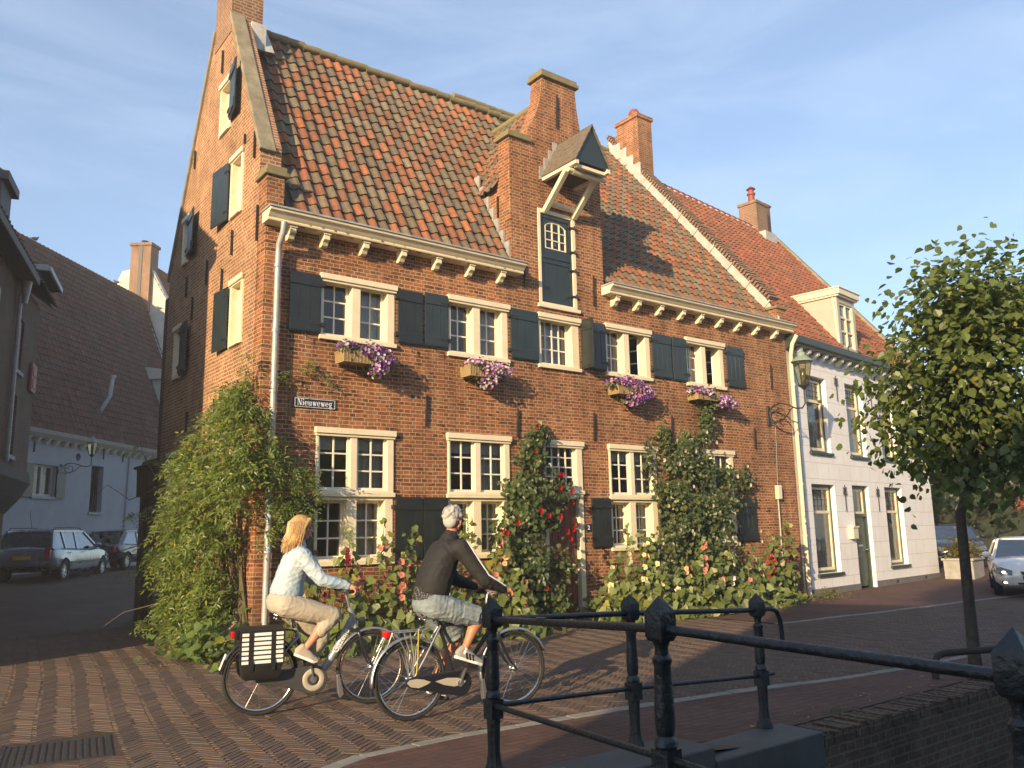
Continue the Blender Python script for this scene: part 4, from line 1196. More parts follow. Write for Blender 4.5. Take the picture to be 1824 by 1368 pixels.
# roof
kw = 1.27; aw = math.atan(kw)
mb = MB()
def keepW(u, s): return True
tiles(mb, (.25, -.12, 6.22), (1, 0, 0), (0, math.cos(aw), math.sin(aw)), 38, 27, .222, .278, lambda u, s: not (3.05 < u < 4.3 and s*math.cos(aw) < 1.1), PAL_RED, 1.0, 6)
mb.cc = (.12, .05, .03)
mb.add([(0.0, .2, 6.5), (8.75, .2, 6.5), (8.75, 4.6, 12.1), (0.0, 4.6, 12.1)], [(0, 1, 2, 3)])
mb.cc = (.33, .10, .05)
mb.add([(0.0, 4.6, 12.1), (8.75, 4.6, 12.1), (8.75, 9.3, 6.1), (0.0, 9.3, 6.1)], [(0, 1, 2, 3)])
wr = mb.build('roof', M['tile'], wh, col=True)
mb = MB(); x = .3
while x < 8.5: mb.tube([(x, 4.6, 12.16), (x+.36, 4.6, 12.185)], .10, 8); x += .34
mb.build('ridge_tile', M['red_clay'], wr, smooth=True)
mb = MB(); mb.bar((.3, 4.50, 12.085), (8.5, 4.50, 12.085), .06, .03); x = .4
while x < 8.5: mb.obox((x, 4.48, 12.10), (1, 0, 0), (0, 1, kw), (0, -kw, 1), .07, .05, .03); x += .34
mb.build('ridge_mortar', M['flash'], wr)
mb = MB(); mb.bar((8.66, -.05, 6.45), (8.66, 4.65, 12.35), .24, .10, (0, -1, .7)); mb.build('verge_coping', M['cement'], wh)
mb = MB(); mb.box(7.28, 8.02, 4.35, 5.05, 11.6, 13.05); mb.box(7.24, 8.06, 4.31, 5.09, 13.05, 13.15)
ch = mb.build('chimney', M['brick_chim'], wh)
mb = MB(); mb.box(7.26, 8.04, 4.05, 4.345, 11.5, 11.92); mb.build('flashing', M['flash'], ch)
mb = MB(); mb.lathe([(.13, 13.15), (.11, 13.5), (.15, 13.52), (.15, 13.58), (.10, 13.6), (.10, 13.7), (.17, 13.73), (.10, 13.80), (.03, 13.85)], (7.62, 4.7, 0), 12); mb.build('chimney_pot', M['red_clay'], ch, smooth=True)
mb = MB(); mb.box(8.35, 8.75, 4.6, 5.4, 11.6, 13.3); mb.box(8.31, 8.79, 4.56, 5.44, 13.3, 13.38); mb.build('chimney', M['brick_chim'], wh)
# gutter with modillions
mb = MB(); mb.prism([(0, 5.92), (-.10, 5.92), (-.14, 5.97), (-.30, 6.0), (-.34, 6.06), (-.36, 6.22), (-.0, 6.22)], .0, 8.85, 'yz')
gu = mb.build('gutter', M['darkgreen'], wh, bevel=.006)
x = .45
while x < 8.7:
    m_ = MB(); m_.prism([(-.002, 5.80), (-.06, 5.81), (-.22, 5.90), (-.24, 5.97), (-.14, 5.969), (-.10, 5.918), (-.002, 5.918)], x-.06, x+.06, 'yz'); m_.build('bracket', M['white'], gu); x += .46
# windows
def tall_window(x0, x1, z0, z1, lead=True):
    y = .16
    mb = MB()
    mb.box(x0, x0+.05, y-.04, .29, z0, z1); mb.box(x1-.05, x1, y-.04, .29, z0, z1); mb.box(x0+.05, x1-.05, y-.04, .29, z1-.07, z1); mb.box(x0+.05, x1-.05, y-.04, .29, z0, z0+.06)
    f = mb.build('window', M['darkgreen'], wh, bevel=.005)
    mb = MB(); mb.box(x0-.05, x1+.05, -.06, .12, z0-.07, z0-.001); mb.build('sill', M['darkgreen'], f, bevel=.006)
    a, b, c, d_ = x0+.05, x1-.05, z0+.06, z1-.07
    zt = c+(d_-c)*.70
    mb = MB()
    for q in ((a, b, zt-.035, zt+.035), (a, b, c, c+.07), (a, b, d_-.055, d_)): mb.box(q[0], q[1], y-.02, y+.04, q[2], q[3])
    for q in ((c+.07, zt-.035), (zt+.035, d_-.055)):
        mb.box(a, a+.06, y-.018, y+.038, q[0], q[1]); mb.box(b-.06, b, y-.018, y+.038, q[0], q[1])
    mb.build('sash', M['cream'], f)
    mb = MB(); mb.add([(a, y+.02, c), (b, y+.02, c), (b, y+.02, zt), (a, y+.02, zt)], [(0, 1, 2, 3)])
    mb.add([(a, y+.02, zt), (b, y+.02, zt), (b, y+.02, d_), (a, y+.02, d_)], [(0, 1, 2, 3)]); mb.build('pane', M['glass'], f)
    mb = MB()
    for k in range(1, 6): xx = a+(b-a)*k/6; mb.box(xx-.006, xx+.006, y+.012, y+.018, zt+.035, d_-.055)
    for k in range(1, 4): zz = zt+(d_-zt)*k/4; mb.box(a+.06, b-.06, y+.010, y+.0195, zz-.006, zz+.006)
    mb.build('lead_bars', M['iron'], f)
    mb = MB(); curtain(mb, a+.5*(b-a), b-.05, c, d_, y+.14); curtain(mb, a+.03, a+.2*(b-a), c, zt, y+.14)
    if z0 < 2: mb.box(a, b, y+.12, y+.125, zt, d_)
    mb.build('curtain', M['curtain'], f)
for a in WW: tall_window(*a)
mb = MB(); mb.box(3.12, 3.19, .1, .29, 0, 2.68); mb.box(4.07, 4.14, .1, .29, 0, 2.68); mb.box(3.19, 4.07, .1, .29, 2.60, 2.68); mb.box(3.19, 4.07, .1, .27, 1.86, 1.94)
df = mb.build('door_frame', M['darkgreen'], wh, bevel=.005)
mb = MB(); mb.box(3.2, 4.06, .16, .21, .05, 1.86); mb.box(3.28, 3.98, .14, .161, .2, .8); mb.box(3.28, 3.98, .14, .161, .95, 1.75)
d = mb.build('door', M['darkgreen'], wh, bevel=.008)
mb = MB(); mb.tube([(3.95, .14, 1.0), (3.95, .10, 1.0), (3.85, .10, 1.0)], .014, 8); mb.build('handle', M['chrome'], d)
mb = MB(); mb.box(3.5, 3.78, .13, .139, 1.08, 1.13); mb.build('letter_slot', M['chrome'], d)
mb = MB()
for q in ((3.19, 3.25), (4.01, 4.07)): mb.box(q[0], q[1], .14, .2, 1.94, 2.6)
mb.box(3.25, 4.01, .14, .2, 1.94, 2.0); mb.box(3.25, 4.01, .14, .2, 2.54, 2.6); f2 = mb.build('door_light', M['cream'], wh)
mb = MB(); mb.add([(3.22, .17, 1.97), (4.04, .17, 1.97), (4.04, .17, 2.57), (3.22, .17, 2.57)], [(0, 1, 2, 3)]); mb.build('pane', M['glass'], f2)
mb = MB(); mb.box(2.70, 3.0, -.12, -.002, 1.30, 1.58); mb.prism([(2.68, 1.58), (3.02, 1.58), (3.02, 1.62), (2.68, 1.62)], -.15, 0, 'xz')
for k in range(4): mb.box(2.74, 2.96, -.125, -.121, 1.33+k*.03, 1.345+k*.03)
mb.build('letterbox', M['cream'], wh, bevel=.008)
# ornamental wall anchors
def orn(x, z):
    mb = MB(); y = -.03
    mb.tube([(x, y, z-.42), (x, y, z+.25)], .012, 6)
    for sg in (-1, 1):
        mb.tube([(x, y, z-.02)]+[(x+sg*(.05+.05*math.cos(t)), y, z+.05+.06*math.sin(t)) for t in np.linspace(PI, -1.2, 9)], .009, 5)
        mb.tube([(x, y, z+.08), (x+sg*.04, y, z+.16), (x+sg*.09, y, z+.19), (x+sg*.09, y, z+.14)], .009, 5)
    mb.tube([(x-.05, y, z+.0), (x+.05, y, z+.0)], .012, 5); mb.tube([(x, -.05, z+.05), (x, 0, z+.05)], .022, 7)
    mb.build('wall_anchor', M['iron'], wh)
for x, z in ((2.66, 5.3), (4.82, 5.3), (2.62, 2.42), (4.68, 2.42)): orn(x, z)
# dormer
mb = MB(); mb.box(3.30, 4.42, .40, 3.2, 6.45, 8.02); 
dm = solid_cut('dormer', mb, [MB().box(3.44, 4.28, .2, .9, 6.62, 7.88)], M['warmgrey'], wh)
dm.location = (.12, -.31, -.12)
mb = MB(); mb.box(3.24, 4.48, .32, 3.4, 8.03, 8.08); mb.box(3.20, 4.52, .27, 3.5, 8.08, 8.24); mb.box(3.17, 4.55, .24, 3.5, 8.24, 8.28); mb.build('cornice', M['cream'], dm, bevel=.012)
mb = MB()
for q in ((3.44, 3.50), (3.83, 3.89), (4.22, 4.28)): mb.box(q[0], q[1], .42, .5, 6.62, 7.88)
for z in (6.62, 7.05, 7.45, 7.83): mb.box(3.5, 4.22, .425, .495, z, z+.05)
mb.build('sash', M['cream'], dm)
mb = MB(); mb.add([(3.46, .47, 6.64), (4.26, .47, 6.64), (4.26, .47, 7.86), (3.46, .47, 7.86)], [(0, 1, 2, 3)]); mb.build('pane', M['glass'], dm)
mb = MB(); mb.tube([(3.28, .5, 8.0), (3.26, .48, 7.8), (3.27, .45, 7.0), (3.26, .40, 6.55)], .03, 8); mb.build('drainpipe', M['cream'], dm, smooth=True)
# corner strip, downpipes between the two houses, name plates
mb = MB(); mb.box(-.10, .16, -.035, -.002, -.05, 5.85); mb.build('corner_strip', M['plaster'], wh, bevel=.01)
mb = MB(); mb.tube([(.02, -.34, 6.2), (.0, -.22, 6.0), (.04, -.14, 5.75), (.10, -.10, 5.5), (.12, -.10, .05)], .05, 10)
for z in (5, 3.8, 2.6, 1.4, .4): mb.tube([(.118, -.10, z), (.118, -.10, z+.05)], .058, 10)
dp = mb.build('drainpipe', M['cream'], wh, smooth=True)
mb = MB(); mb.tube([(.24, -.06, 5.9), (.25, -.06, .05)], .04, 10); mb.build('drainpipe', M['darkgreen'], wh, smooth=True)
for k, (c, z) in enumerate((((.5, .03, .02), 1.86), ((.6, .4, .02), 1.81), ((.7, .7, .68), 1.76), ((.05, .12, .05), 1.70))):
    mb = MB(); mb.tube([(.12, -.10, z-.024), (.12, -.10, z+.024)], .0535, 10); mb.build('route_marker', mat('route marker paint %s' % 'red yellow white green'.split()[k], c, .5), dp)

# ------------------------------------------------------------------ white gabled house across the alley (left)
lh = empty('alley_house', (2.577, 25.266, .38), R_(48), 'long bluish white alley house under a big dark red roof, behind parked cars', 'house')
EZ = 5.2
mb = MB(); mb.prism([(-12, -.6), (8.3, -.6), (8.3, EZ), (-12, EZ)], 0, .4, 'xz')
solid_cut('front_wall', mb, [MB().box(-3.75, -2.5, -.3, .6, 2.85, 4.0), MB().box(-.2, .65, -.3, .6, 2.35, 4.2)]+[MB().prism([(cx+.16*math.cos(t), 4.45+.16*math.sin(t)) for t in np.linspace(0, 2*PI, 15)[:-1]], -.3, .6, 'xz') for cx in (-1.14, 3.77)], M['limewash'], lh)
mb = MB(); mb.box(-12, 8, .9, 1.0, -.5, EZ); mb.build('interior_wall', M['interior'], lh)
mb = MB(); ky = 13.6-EZ; aY = math.atan2(ky, 3.3)
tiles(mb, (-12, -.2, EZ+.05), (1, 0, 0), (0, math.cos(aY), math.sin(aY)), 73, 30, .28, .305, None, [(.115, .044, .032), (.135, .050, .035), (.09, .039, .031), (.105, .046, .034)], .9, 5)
mb.cc = (.1, .05, .04)
mb.add([(-12, -.1, EZ), (8.3, -.1, EZ), (8.3, 3.3, 13.6), (-12, 3.3, 13.6)], [(0, 1, 2, 3)])
mb.add([(-12, 3.3, 13.6), (8.3, 3.3, 13.6), (8.3, 7, EZ), (-12, 7, EZ)], [(0, 1, 2, 3)])
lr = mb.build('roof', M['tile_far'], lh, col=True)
mb = MB(); x = -12
while x < 8.2: mb.tube([(x, 3.25, 13.66), (x+.46, 3.25, 13.69)], .12, 7); x += .44
mb.build('ridge_tile', M['brick_dark'], lr, smooth=True)
mb = MB(); mb.prism([(0, EZ-.28), (-.14, EZ-.28), (-.30, EZ-.12), (-.36, EZ+.02), (0, EZ+.02)], -12, 8.4, 'yz'); co = mb.build('cornice', M['warmgrey'], lh)
x = -6.0
while x < 8.2:
    m_ = MB(); m_.prism([(-.002, EZ-.46), (-.10, EZ-.44), (-.26, EZ-.26), (-.14, EZ-.282), (-.002, EZ-.282)], x-.07, x+.07, 'yz'); m_.build('bracket', M['cream'], co); x += .55
def plain_window(par, x0, x1, z0, z1, y, m):
    mb = MB()
    for q in ((x0, x0+.09, z0, z1), (x1-.09, x1, z0, z1), (x0+.09, x1-.09, z1-.09, z1), (x0+.09, x1-.09, z0, z0+.09)): mb.box(q[0], q[1], y, y+.1, q[2], q[3])
    if x1-x0 > 1: mb.box((x0+x1)/2-.06, (x0+x1)/2+.06, y, y+.1, z0+.09, z1-.09)
    f = mb.build('window', m, par)
    mb = MB(); mb.add([(x0, y+.06, z0), (x1, y+.06, z0), (x1, y+.06, z1), (x0, y+.06, z1)], [(0, 1, 2, 3)]); mb.build('pane', M['glass'], f)
    mb = MB(); mb.box(x0-.06, x1+.06, -.06, .05, z0-.1, z0-.002); mb.build('sill', M['limewash'], f)
plain_window(lh, -3.75, -2.5, 2.85, 4.0, .1, M['warmgrey'])
plain_window(lh, -.2, .65, 2.35, 4.2, .2, M['wood_dark'])
for x0, x1 in ((-4.35, -3.80), (-2.46, -1.92)):
    mb = MB(); mb.box(x0, x1, -.07, -.01, 2.8, 4.0); mb.box(x0+.02, x1-.02, -.09, -.071, 2.95, 3.1); mb.box(x0+.02, x1-.02, -.09, -.071, 3.7, 3.85); mb.build('shutter', M['shutter_dark'], lh)
for x, z0, z1 in ((-3.83, 4.4, 4.9), (.55, 4.5, 4.95), (2.0, 4.5, 4.95)):
    mb = MB(); mb.bar((x, -.03, z0), (x, -.03, z1), .04, .04); mb.build('wall_anchor', M['iron'], lh)
mb = MB(); mb.box(-1.84, 8.2, -.05, -.002, 1.55, 1.63); mb.tube([(2.4, -.04, 1.6), (2.5, -.04, EZ-.3)], .03, 6); mb.build('wall_ledge', M['limewash'], lh)
# flue pipe on the roof, small dormer at its far end, verge
mb = MB(); mb.tube([(.6, .45, 6.35), (.62, .25, 6.6), (.75, .0, 7.2), (.78, -.05, 8.0)], .085, 9); mb.tube([(.78, -.05, 7.95), (.78, -.05, 8.06)], .13, 9)
mb.build('flue_pipe', M['zinc'], lh, smooth=True)
mb = MB(); mb.box(6.2, 8.0, -.25, 2.0, 6.6, 8.9); mb.box(6.0, 8.2, -.5, 2.2, 8.9, 9.25); mb.prism([(-.45, 9.25), (2.2, 9.25), (2.2, 9.6)], 6.0, 8.2, 'yz')
dm = mb.build('dormer', M['warmgrey'], lh)
mb = MB(); mb.box(6.5, 7.7, -.30, -.251, 6.9, 8.6); mb.build('window', M['wood_dark'], dm)
mb = MB(); mb.bar((8.32, -.2, EZ+.1), (8.32, 3.3, 13.75), .2, .25, (0, -1, 0)); mb.build('verge_coping', M['greyroof'], lh)

# gabled house behind it, catching the last sun
gq = lh.matrix_basis @ Vector((8.5, 0, -.38))
gh = empty('gabled_house', (gq.x, gq.y, .38), R_(48), 'plastered gable with a tall square brick chimney rising behind the dark red roof', 'house')
mb = MB(); mb.prism([(-.6, -.3), (8.2, -.3), (8.2, 8.2), (5.4, 13.2), (4.4, 15.3), (2.9, 15.6), (-.6, 9.2)], .0, .35, 'yz'); mb.build('gable_wall', M['plaster'], gh)
kg = (15.9-9.1)/4.0; ap = math.atan(kg)
mb = MB(); tiles(mb, (-.1, -.75, 9.15), (1, 0, 0), (0, math.cos(ap), math.sin(ap)), 26, 24, .28, .325, None, PAL_RED, .9, 5)
mb.cc = (.3, .09, .05)
mb.add([(.0, -.7, 9.0), (7.2, -.7, 9.0), (7.2, 3.3, 15.8), (.0, 3.3, 15.8)], [(0, 1, 2, 3)]); mb.add([(.0, 3.3, 15.8), (7.2, 3.3, 15.8), (7.2, 8.2, 8.2), (.0, 8.2, 8.2)], [(0, 1, 2, 3)])
mb.build('roof', M['tile_far'], gh, col=True)
mb = MB(); mb.box(.36, 7.2, -.5, -.2, -.3, 9.2); mb.build('front_wall', M['plaster'], gh)
mb = MB(); mb.box(-.25, .55, 2.75, 3.85, 13.0, 16.6); mb.box(-.32, .62, 2.68, 3.92, 16.6, 16.75); ch = mb.build('chimney', M['brick_chim'], gh)
mb = MB(); mb.box(-.28, -.255, 3.2, 3.4, 12.8, 16.6); mb.build('flue_strip', M['iron'], ch)
mb = MB(); mb.lathe([(.16, 16.75), (.14, 16.9), (.2, 16.95), (.05, 17.0)], (.1, 3.3, 0), 8); mb.build('chimney_pot', M['iron'], ch)

# ------------------------------------------------------------------ dark brick houses at the left edge
dh = empty('dark_brick_house', (-1.163, 14.052, 0), R_(74), 'dark brown brick house with jettied upper wall and pink shutter at the alley mouth', 'house')
mb = MB(); mb.box(-14.3, 0, .0, 6.0, 3.35, 8.0); mb.box(-14.3, 0, .45, 6.0, -.3, 3.35)
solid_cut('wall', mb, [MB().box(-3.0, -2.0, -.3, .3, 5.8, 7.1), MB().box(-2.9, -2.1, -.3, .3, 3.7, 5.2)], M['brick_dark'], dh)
mb = MB(); mb.prism([(-.05, 3.45), (-.10, 3.15), (.12, 2.75), (.44, 2.35), (.44, 3.45)], -14.3, .05, 'yz'); mb.build('jetty', M['wood_dark'], dh)
mb = MB(); ad_ = math.atan(.75)
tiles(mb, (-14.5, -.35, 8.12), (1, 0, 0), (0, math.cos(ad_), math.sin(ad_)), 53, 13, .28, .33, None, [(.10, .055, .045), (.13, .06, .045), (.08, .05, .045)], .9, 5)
mb.cc = (.09, .05, .04)
mb.add([(-14.5, -.3, 8.05), (.1, -.3, 8.05), (.1, 3.0, 10.5), (-14.5, 3.0, 10.5)], [(0, 1, 2, 3)]); mb.add([(-14.5, 3.0, 10.5), (.1, 3.0, 10.5), (.1, 6.3, 8.05), (-14.5, 6.3, 8.05)], [(0, 1, 2, 3)])
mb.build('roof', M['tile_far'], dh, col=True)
mb = MB()
for x0, x1 in ((-14.3, -14.05), (-.25, 0)): mb.prism([(.0, 8.0), (6.0, 8.0), (3.0, 10.35)], x0, x1, 'yz')
mb.build('end_gable', M['brick_dark'], dh)
mb = MB(); mb.box(-14.4, -2.9, -.42, .0, 7.86, 8.06); mb.build('gutter', M['bluestone'], dh, bevel=.02)
mb = MB(); mb.prism([(-.50, 8.42), (-.50, 8.50), (.3, 8.80), (.3, 8.35)], -2.4, -.35, 'yz'); mb.build('eaves_board', M['wood_dark'], dh)
mb = MB(); mb.box(-2.45, -.3, -.57, -.501, 8.40, 8.54); mb.box(-2.47, -2.401, -.50, .3, 8.4, 8.56); mb.build('gutter', M['zinc'], dh, bevel=.015)
mb = MB(); mb.tube([(-3.25, -.2, 7.9), (-3.25, -.08, 7.5), (-3.2, -.08, 3.5)], .055, 9); mb.tube([(-3.25, -.18, 7.3), (-3.25, -.18, 7.85)], [.06, .14], 9); mb.build('drainpipe', M['zinc'], dh, smooth=True)
plain_window(dh, -3.0, -2.0, 5.8, 7.1, .06, M['warmgrey']); plain_window(dh, -2.9, -2.1, 3.7, 5.2, .06, M['warmgrey'])
mb = MB(); mb.box(-.9, -.25, -.09, -.03, 5.55, 6.3); mb.box(-.8, -.35, -.11, -.091, 5.65, 5.9); mb.box(-.8, -.35, -.11, -.091, 5.97, 6.2)
mb.build('shutter', M['pink'], dh)
mb = MB(); mb.box(-6.0, -5.0, -.05, 1.2, 8.4, 9.3); mb.box(-6.1, -4.9, -.18, 1.4, 9.3, 9.5); mb.prism([(-.1, 9.5), (1.4, 9.5), (.6, 10.0)], -6.0, -5.0, 'yz'); mb.build('dormer', M['bluestone'], dh)
for sx in (-6.2, -8.4, -10.6, -12.8):
    for z0, z1 in ((1.0, 2.6), (4.2, 5.5), (5.95, 7.1)):
        f_ = MB()
        y_ = -.05 if z0 > 3 else .40
        for q_ in ((sx, sx+.09, z0, z1), (sx+.91, sx+1.0, z0, z1), (sx+.09, sx+.91, z1-.09, z1), (sx+.09, sx+.91, z0, z0+.09), (sx+.46, sx+.54, z0+.09, z1-.09)): f_.box(q_[0], q_[1], y_, y_+.06, q_[2], q_[3])
        fo_ = f_.build('window', M['warmgrey'], dh)
        MB().add([(sx+.05, y_+.035, z0), (sx+.95, y_+.035, z0), (sx+.95, y_+.035, z1), (sx+.05, y_+.035, z1)], [(0, 1, 2, 3)]).build('pane', M['glass_car'], fo_)
# ------------------------------------------------------------------ railings
POST_PROF = [(.085, 0), (.088, .05), (.080, .10), (.062, .13), (.058, .16), (.050, .20), (.053, .30), (.058, .40)]
def railing_post(par, loc):
    x, y, z = loc
    mb = MB(); n = 8
    mb.lathe([(r_*.76, h_) for r_, h_ in POST_PROF], (x, y, z-.03), 8, PI/8)
    mb.box(x-.044, x+.044, y-.044, y+.044, z+.36, z+.475)
    mb.lathe([(r_*.74, h_) for r_, h_ in ((.058, .475), (.066, .487), (.062, .51), (.046, .525), (.050, .535), (.056, .56), (.057, .62), (.050, .74), (.047, .80), (.056, .815), (.055, .83), (.040, .845), (.038, .875), (.048, .895), (.068, .91))], (x, y, z), 16)
    h = .062
    mb.lathe([(.052, .905), (.0655, .925), (.0655, 1.020), (.062, 1.028), (.003, 1.09)], (x, y, z-.005), 4, PI/4)
    o = mb.build('post', M['railpaint'], par)
    for p in o.data.polygons: p.use_smooth = len(p.vertices) == 4 and abs(p.normal.z) < .9 and p.area < .004
    o.data.set_sharp_from_angle(angle=R_(32))
    return o
def rail_run(par, P_, h, r):
    for a, b in zip(P_, P_[1:]):
        mb = MB(); mb.tube([(a[0], a[1], a[2]+h), (b[0], b[1], b[2]+h)], r, 12)
        mb.build('rail', M['railpaint'], par, smooth=True)
PA, PB, PC = (-1.12, -7.25, .155), (.11, -7.24, .105), (1.57, -7.24, .025)
PD, PE, PF = (-1.60, -9.13, .285), (-1.72, -10.57, .275), (-1.84, -12.1, .26)
o = Vector(PA)
t = empty('quay_railing', PA, 0, 'dark railing along the canal quay, its far end bent down in a hook', 'railing')
rel = lambda p: tuple(Vector(p)-o)
for p in (PA, PB, PC): railing_post(t, rel(p))
rail_run(t, [rel(PA), rel(PB), rel(PC)], .95, .0195); rail_run(t, [rel(PA), rel(PB), rel(PC)], .435, .016)
c = Vector(rel(PC))
mb = MB(); mb.tube([c+Vector(q) for q in ((.05, 0, .95), (.18, 0, .95), (.26, 0, .925), (.30, 0, .86), (.315, 0, .74), (.32, 0, .62))], .0205, 12)
mb.build('hooked_rail_end', M['railpaint'], t, smooth=True)
mb = MB(); mb.tube([c+Vector((.05, 0, .435)), c+Vector((.16, 0, .435))], .016, 10); mb.build('rail_stub', M['railpaint'], t, smooth=True)
o = Vector(PD)
t = empty('bridge_railing', PD, 0, 'dark railing along the bridge edge, nearest to the viewer', 'railing')
for p in (PD, PE, PF): railing_post(t, rel(p))
rail_run(t, [rel(PA), rel(PD), rel(PE), rel(PF)], .95, .0195); rail_run(t, [rel(PA), rel(PD), rel(PE), rel(PF)], .435, .016)
mb = MB(); mb.obox(Vector(rel(PA))*.62+Vector(rel(PD))*.38+Vector((0, 0, .9735)), Vector(PD)-Vector(PA), (1, 0, 0), (0, 0, 1), .05, .012, .0012)
mb.build('sticker', M['alu'], t)
# rusty bent tube guarding the tree
t = empty('tree_guard', (4.95, -6.95, 0), R_(-22), 'low rusty bent tube guard beside the street tree', 'guard rail')
mb = MB(); mb.tube([(0, 0, -.05), (0, 0, .16), (.05, 0, .24), (.14, 0, .265), (.95, 0, .27), (1.03, 0, .24), (1.07, 0, .16), (1.07, 0, -.05)], .036, 10)
mb.build('tube', mat('rusty dark tube', (.05, .035, .028), .8, .5, 14, .3, 50), t, smooth=True)
# guard stone at the house corner
t = MB()
rings = []
for z, r_, dx in ((-.05, .24, 0), (.1, .22, .02), (.3, .17, .05), (.46, .12, .085), (.54, .07, .10), (.56, .02, .105)):
    rings.append([(dx+r_*(1+.12*math.sin(3*a+z*9))*math.cos(a), r_*(1+.1*math.cos(2*a-z*7))*math.sin(a), z) for a in np.linspace(0, 2*PI, 15)[:-1]])
t.loft(rings)
o = t.build('guard_stone', mat('rough pale guard stone', (.36, .29, .2), .9, .4, 9, .7, 25), None, smooth=True)
o.location = (-.22, .38, 0); tag(o, 'rough leaning guard stone at the foot of the house corner', 'bollard')
# low bollard in the dark alley
o = MB().lathe([(.12, 0), (.12, .5), (.15, .55), (.14, .68), (.06, .76), (.01, .78)], (0, 0, 0), 10).build('street_bollard', M['railpaint'], None, smooth=True)
o.location = (-.35, 3.6, 0); tag(o, 'short dark bollard in the shadow by the alley wall', 'bollard')

# ------------------------------------------------------------------ wall lanterns
def lantern(name, base, rz, arm, label):
    """base on the wall; local +x points out from the wall"""
    t = empty(name, base, rz, label, 'street lamp', 'wall lanterns on scrolled brackets')
    mb = MB()
    mb.box(0, .03, -.05, .05, -.28, .12)
    pl_ = mb.build('wall_plate', M['iron'], t, bevel=.008)
    mb = MB()
    pts = [(.02, 0, -.02), (arm*.15, 0, .10), (arm*.35, 0, .15), (arm*.55, 0, .10), (arm*.75, 0, .01), (arm*.92, 0, -.0), (arm, 0, .08), (arm, 0, .42)]
    mb.tube(pts, .016, 8)
    sp = [(arm*.30+.22*(1-k/26)*math.cos(1.9+k*.42), 0, -.06+.22*(1-k/26)*math.sin(1.9+k*.42)) for k in range(22)]
    mb.tube(sp, .013, 6)
    mb.tube([(.02, 0, -.2), (arm*.2, 0, -.23), (arm*.45, 0, -.16), (arm*.62, 0, .0), (arm*.7, 0, .04)], .012, 6)
    mb.build('bracket', M['iron'], t, smooth=True)
    mb = MB(); z = .42
    for k in range(4):
        a = PI/4+k*PI/2
        mb.tube([(arm+.10*math.cos(a), .10*math.sin(a), z+.03), (arm+.185*math.cos(a), .185*math.sin(a), z+.50)], .009, 5)
    mb.lathe([(.03, z-.06), (.06, z-.02), (.10, z+.0), (.11, z+.03)], (arm, 0, 0), 12)
    mb.lathe([(.05, z+.03), (.04, z+.14), (.015, z+.16)], (arm, 0, 0), 10)
    mb.build('lamp_frame', M['iron'], t)
    mb = MB(); mb.lathe([(.10, z+.03), (.185, z+.49)], (arm, 0, 0), 4, PI/4, caps=False); mb.build('lamp_glass', M['glass_lamp'], t)
    mb = MB(); mb.lathe([(.045, z+.1), (.055, z+.2), (.05, z+.32), (.03, z+.36)], (arm, 0, 0), 10); mb.build('bulb', M['lens'], t, smooth=True)
    mb = MB(); mb.lathe([(.215, z+.485), (.205, z+.51), (.15, z+.56), (.095, z+.60), (.08, z+.61), (.08, z+.66), (.05, z+.69), (.02, z+.70), (.018, z+.75), (.005, z+.76)], (arm, 0, 0), 14)
    mb.build('lamp_hood', M['copper'], t, smooth=True)
    return t
lt = lantern('wall_lantern', (12.10, 0, 4.28), R_(-90+8), .80, 'wall lantern with green hood on the right end of the brick house'); lt.scale = (1.16, 1.16, 1.16)
lantern('wall_lantern', (1.10, 23.6, 4.35), R_(-42), 1.2, 'dim wall lantern on the bluish white alley house')

# ------------------------------------------------------------------ lime tree
def leaf_cloud(name, P_, N_, S_, C_, m, parent=None, shape='heart', fold=.25, A=None):
    """one small folded leaf per point; arrays of position, normal, size, colour"""
    n = len(P_)
    P_, N_ = np.asarray(P_), np.asarray(N_)
    N_ = N_/np.linalg.norm(N_, axis=1, keepdims=True)
    if A is None: A = rng.normal(size=(n, 3)); A[:, 2] -= .6
    A = np.array(A, dtype=float)
    A -= N_*np.sum(A*N_, 1, keepdims=True); A /= np.linalg.norm(A, axis=1, keepdims=True)
    B = np.cross(N_, A)
    if shape == 'heart': prof = [(0, 0, 0), (.18, .42, 1), (.55, .46, 1), (1.05, 0, 0), (.55, -.46, 1), (.18, -.42, 1)]
    elif shape == 'lobed': prof = [(0, 0, 0), (-.05, .45, 1), (.35, .55, 1), (.55, .35, .6), (.95, 0, 0), (.55, -.35, .6), (.35, -.55, 1), (-.05, -.45, 1)]
    elif shape == 'petal': prof = [(-.5, 0, .5), (-.2, .45, 1), (.35, .4, 1), (.5, 0, .5), (.35, -.4, 1), (-.2, -.45, 1)]
    else: prof = [(0, 0, 0), (.35, .16, 1), (.7, .12, 1), (1, 0, 0), (.7, -.12, 1), (.35, -.16, 1)]
    k = len(prof)
    V_ = np.zeros((n, k, 3))
    S_ = np.asarray(S_)[:, None]
    fo = (fold*(0.4+rng.random((n, 1))))
    for i, (a, b, c) in enumerate(prof):
        V_[:, i] = P_+A*(a*S_)+B*(b*S_)+N_*(c*abs(b)*fo*S_)-np.array([0, 0, 1])*(.12*a*a*S_)
    idx = np.arange(n)[:, None]*k
    h = k//2
    f1 = idx+np.array(list(range(0, h+1)))
    f2 = idx+np.array([0]+list(range(h, k)))
    Fl = [tuple(r) for r in f1]+[tuple(r) for r in f2]
    return mesh_np(name, V_.reshape(-1, 3), Fl, m, np.tile(np.asarray(C_), (2, 1)), parent=parent)

def leafcol(n, base, var=.3, yellow=.0):
    f = 1+var*(rng.random((n, 1))*2-1)
    c = np.array(base)[None, :]*f
    y = rng.random((n, 1)) < yellow
    return np.where(y, c*np.array([1.9, 1.35, .8]), c)

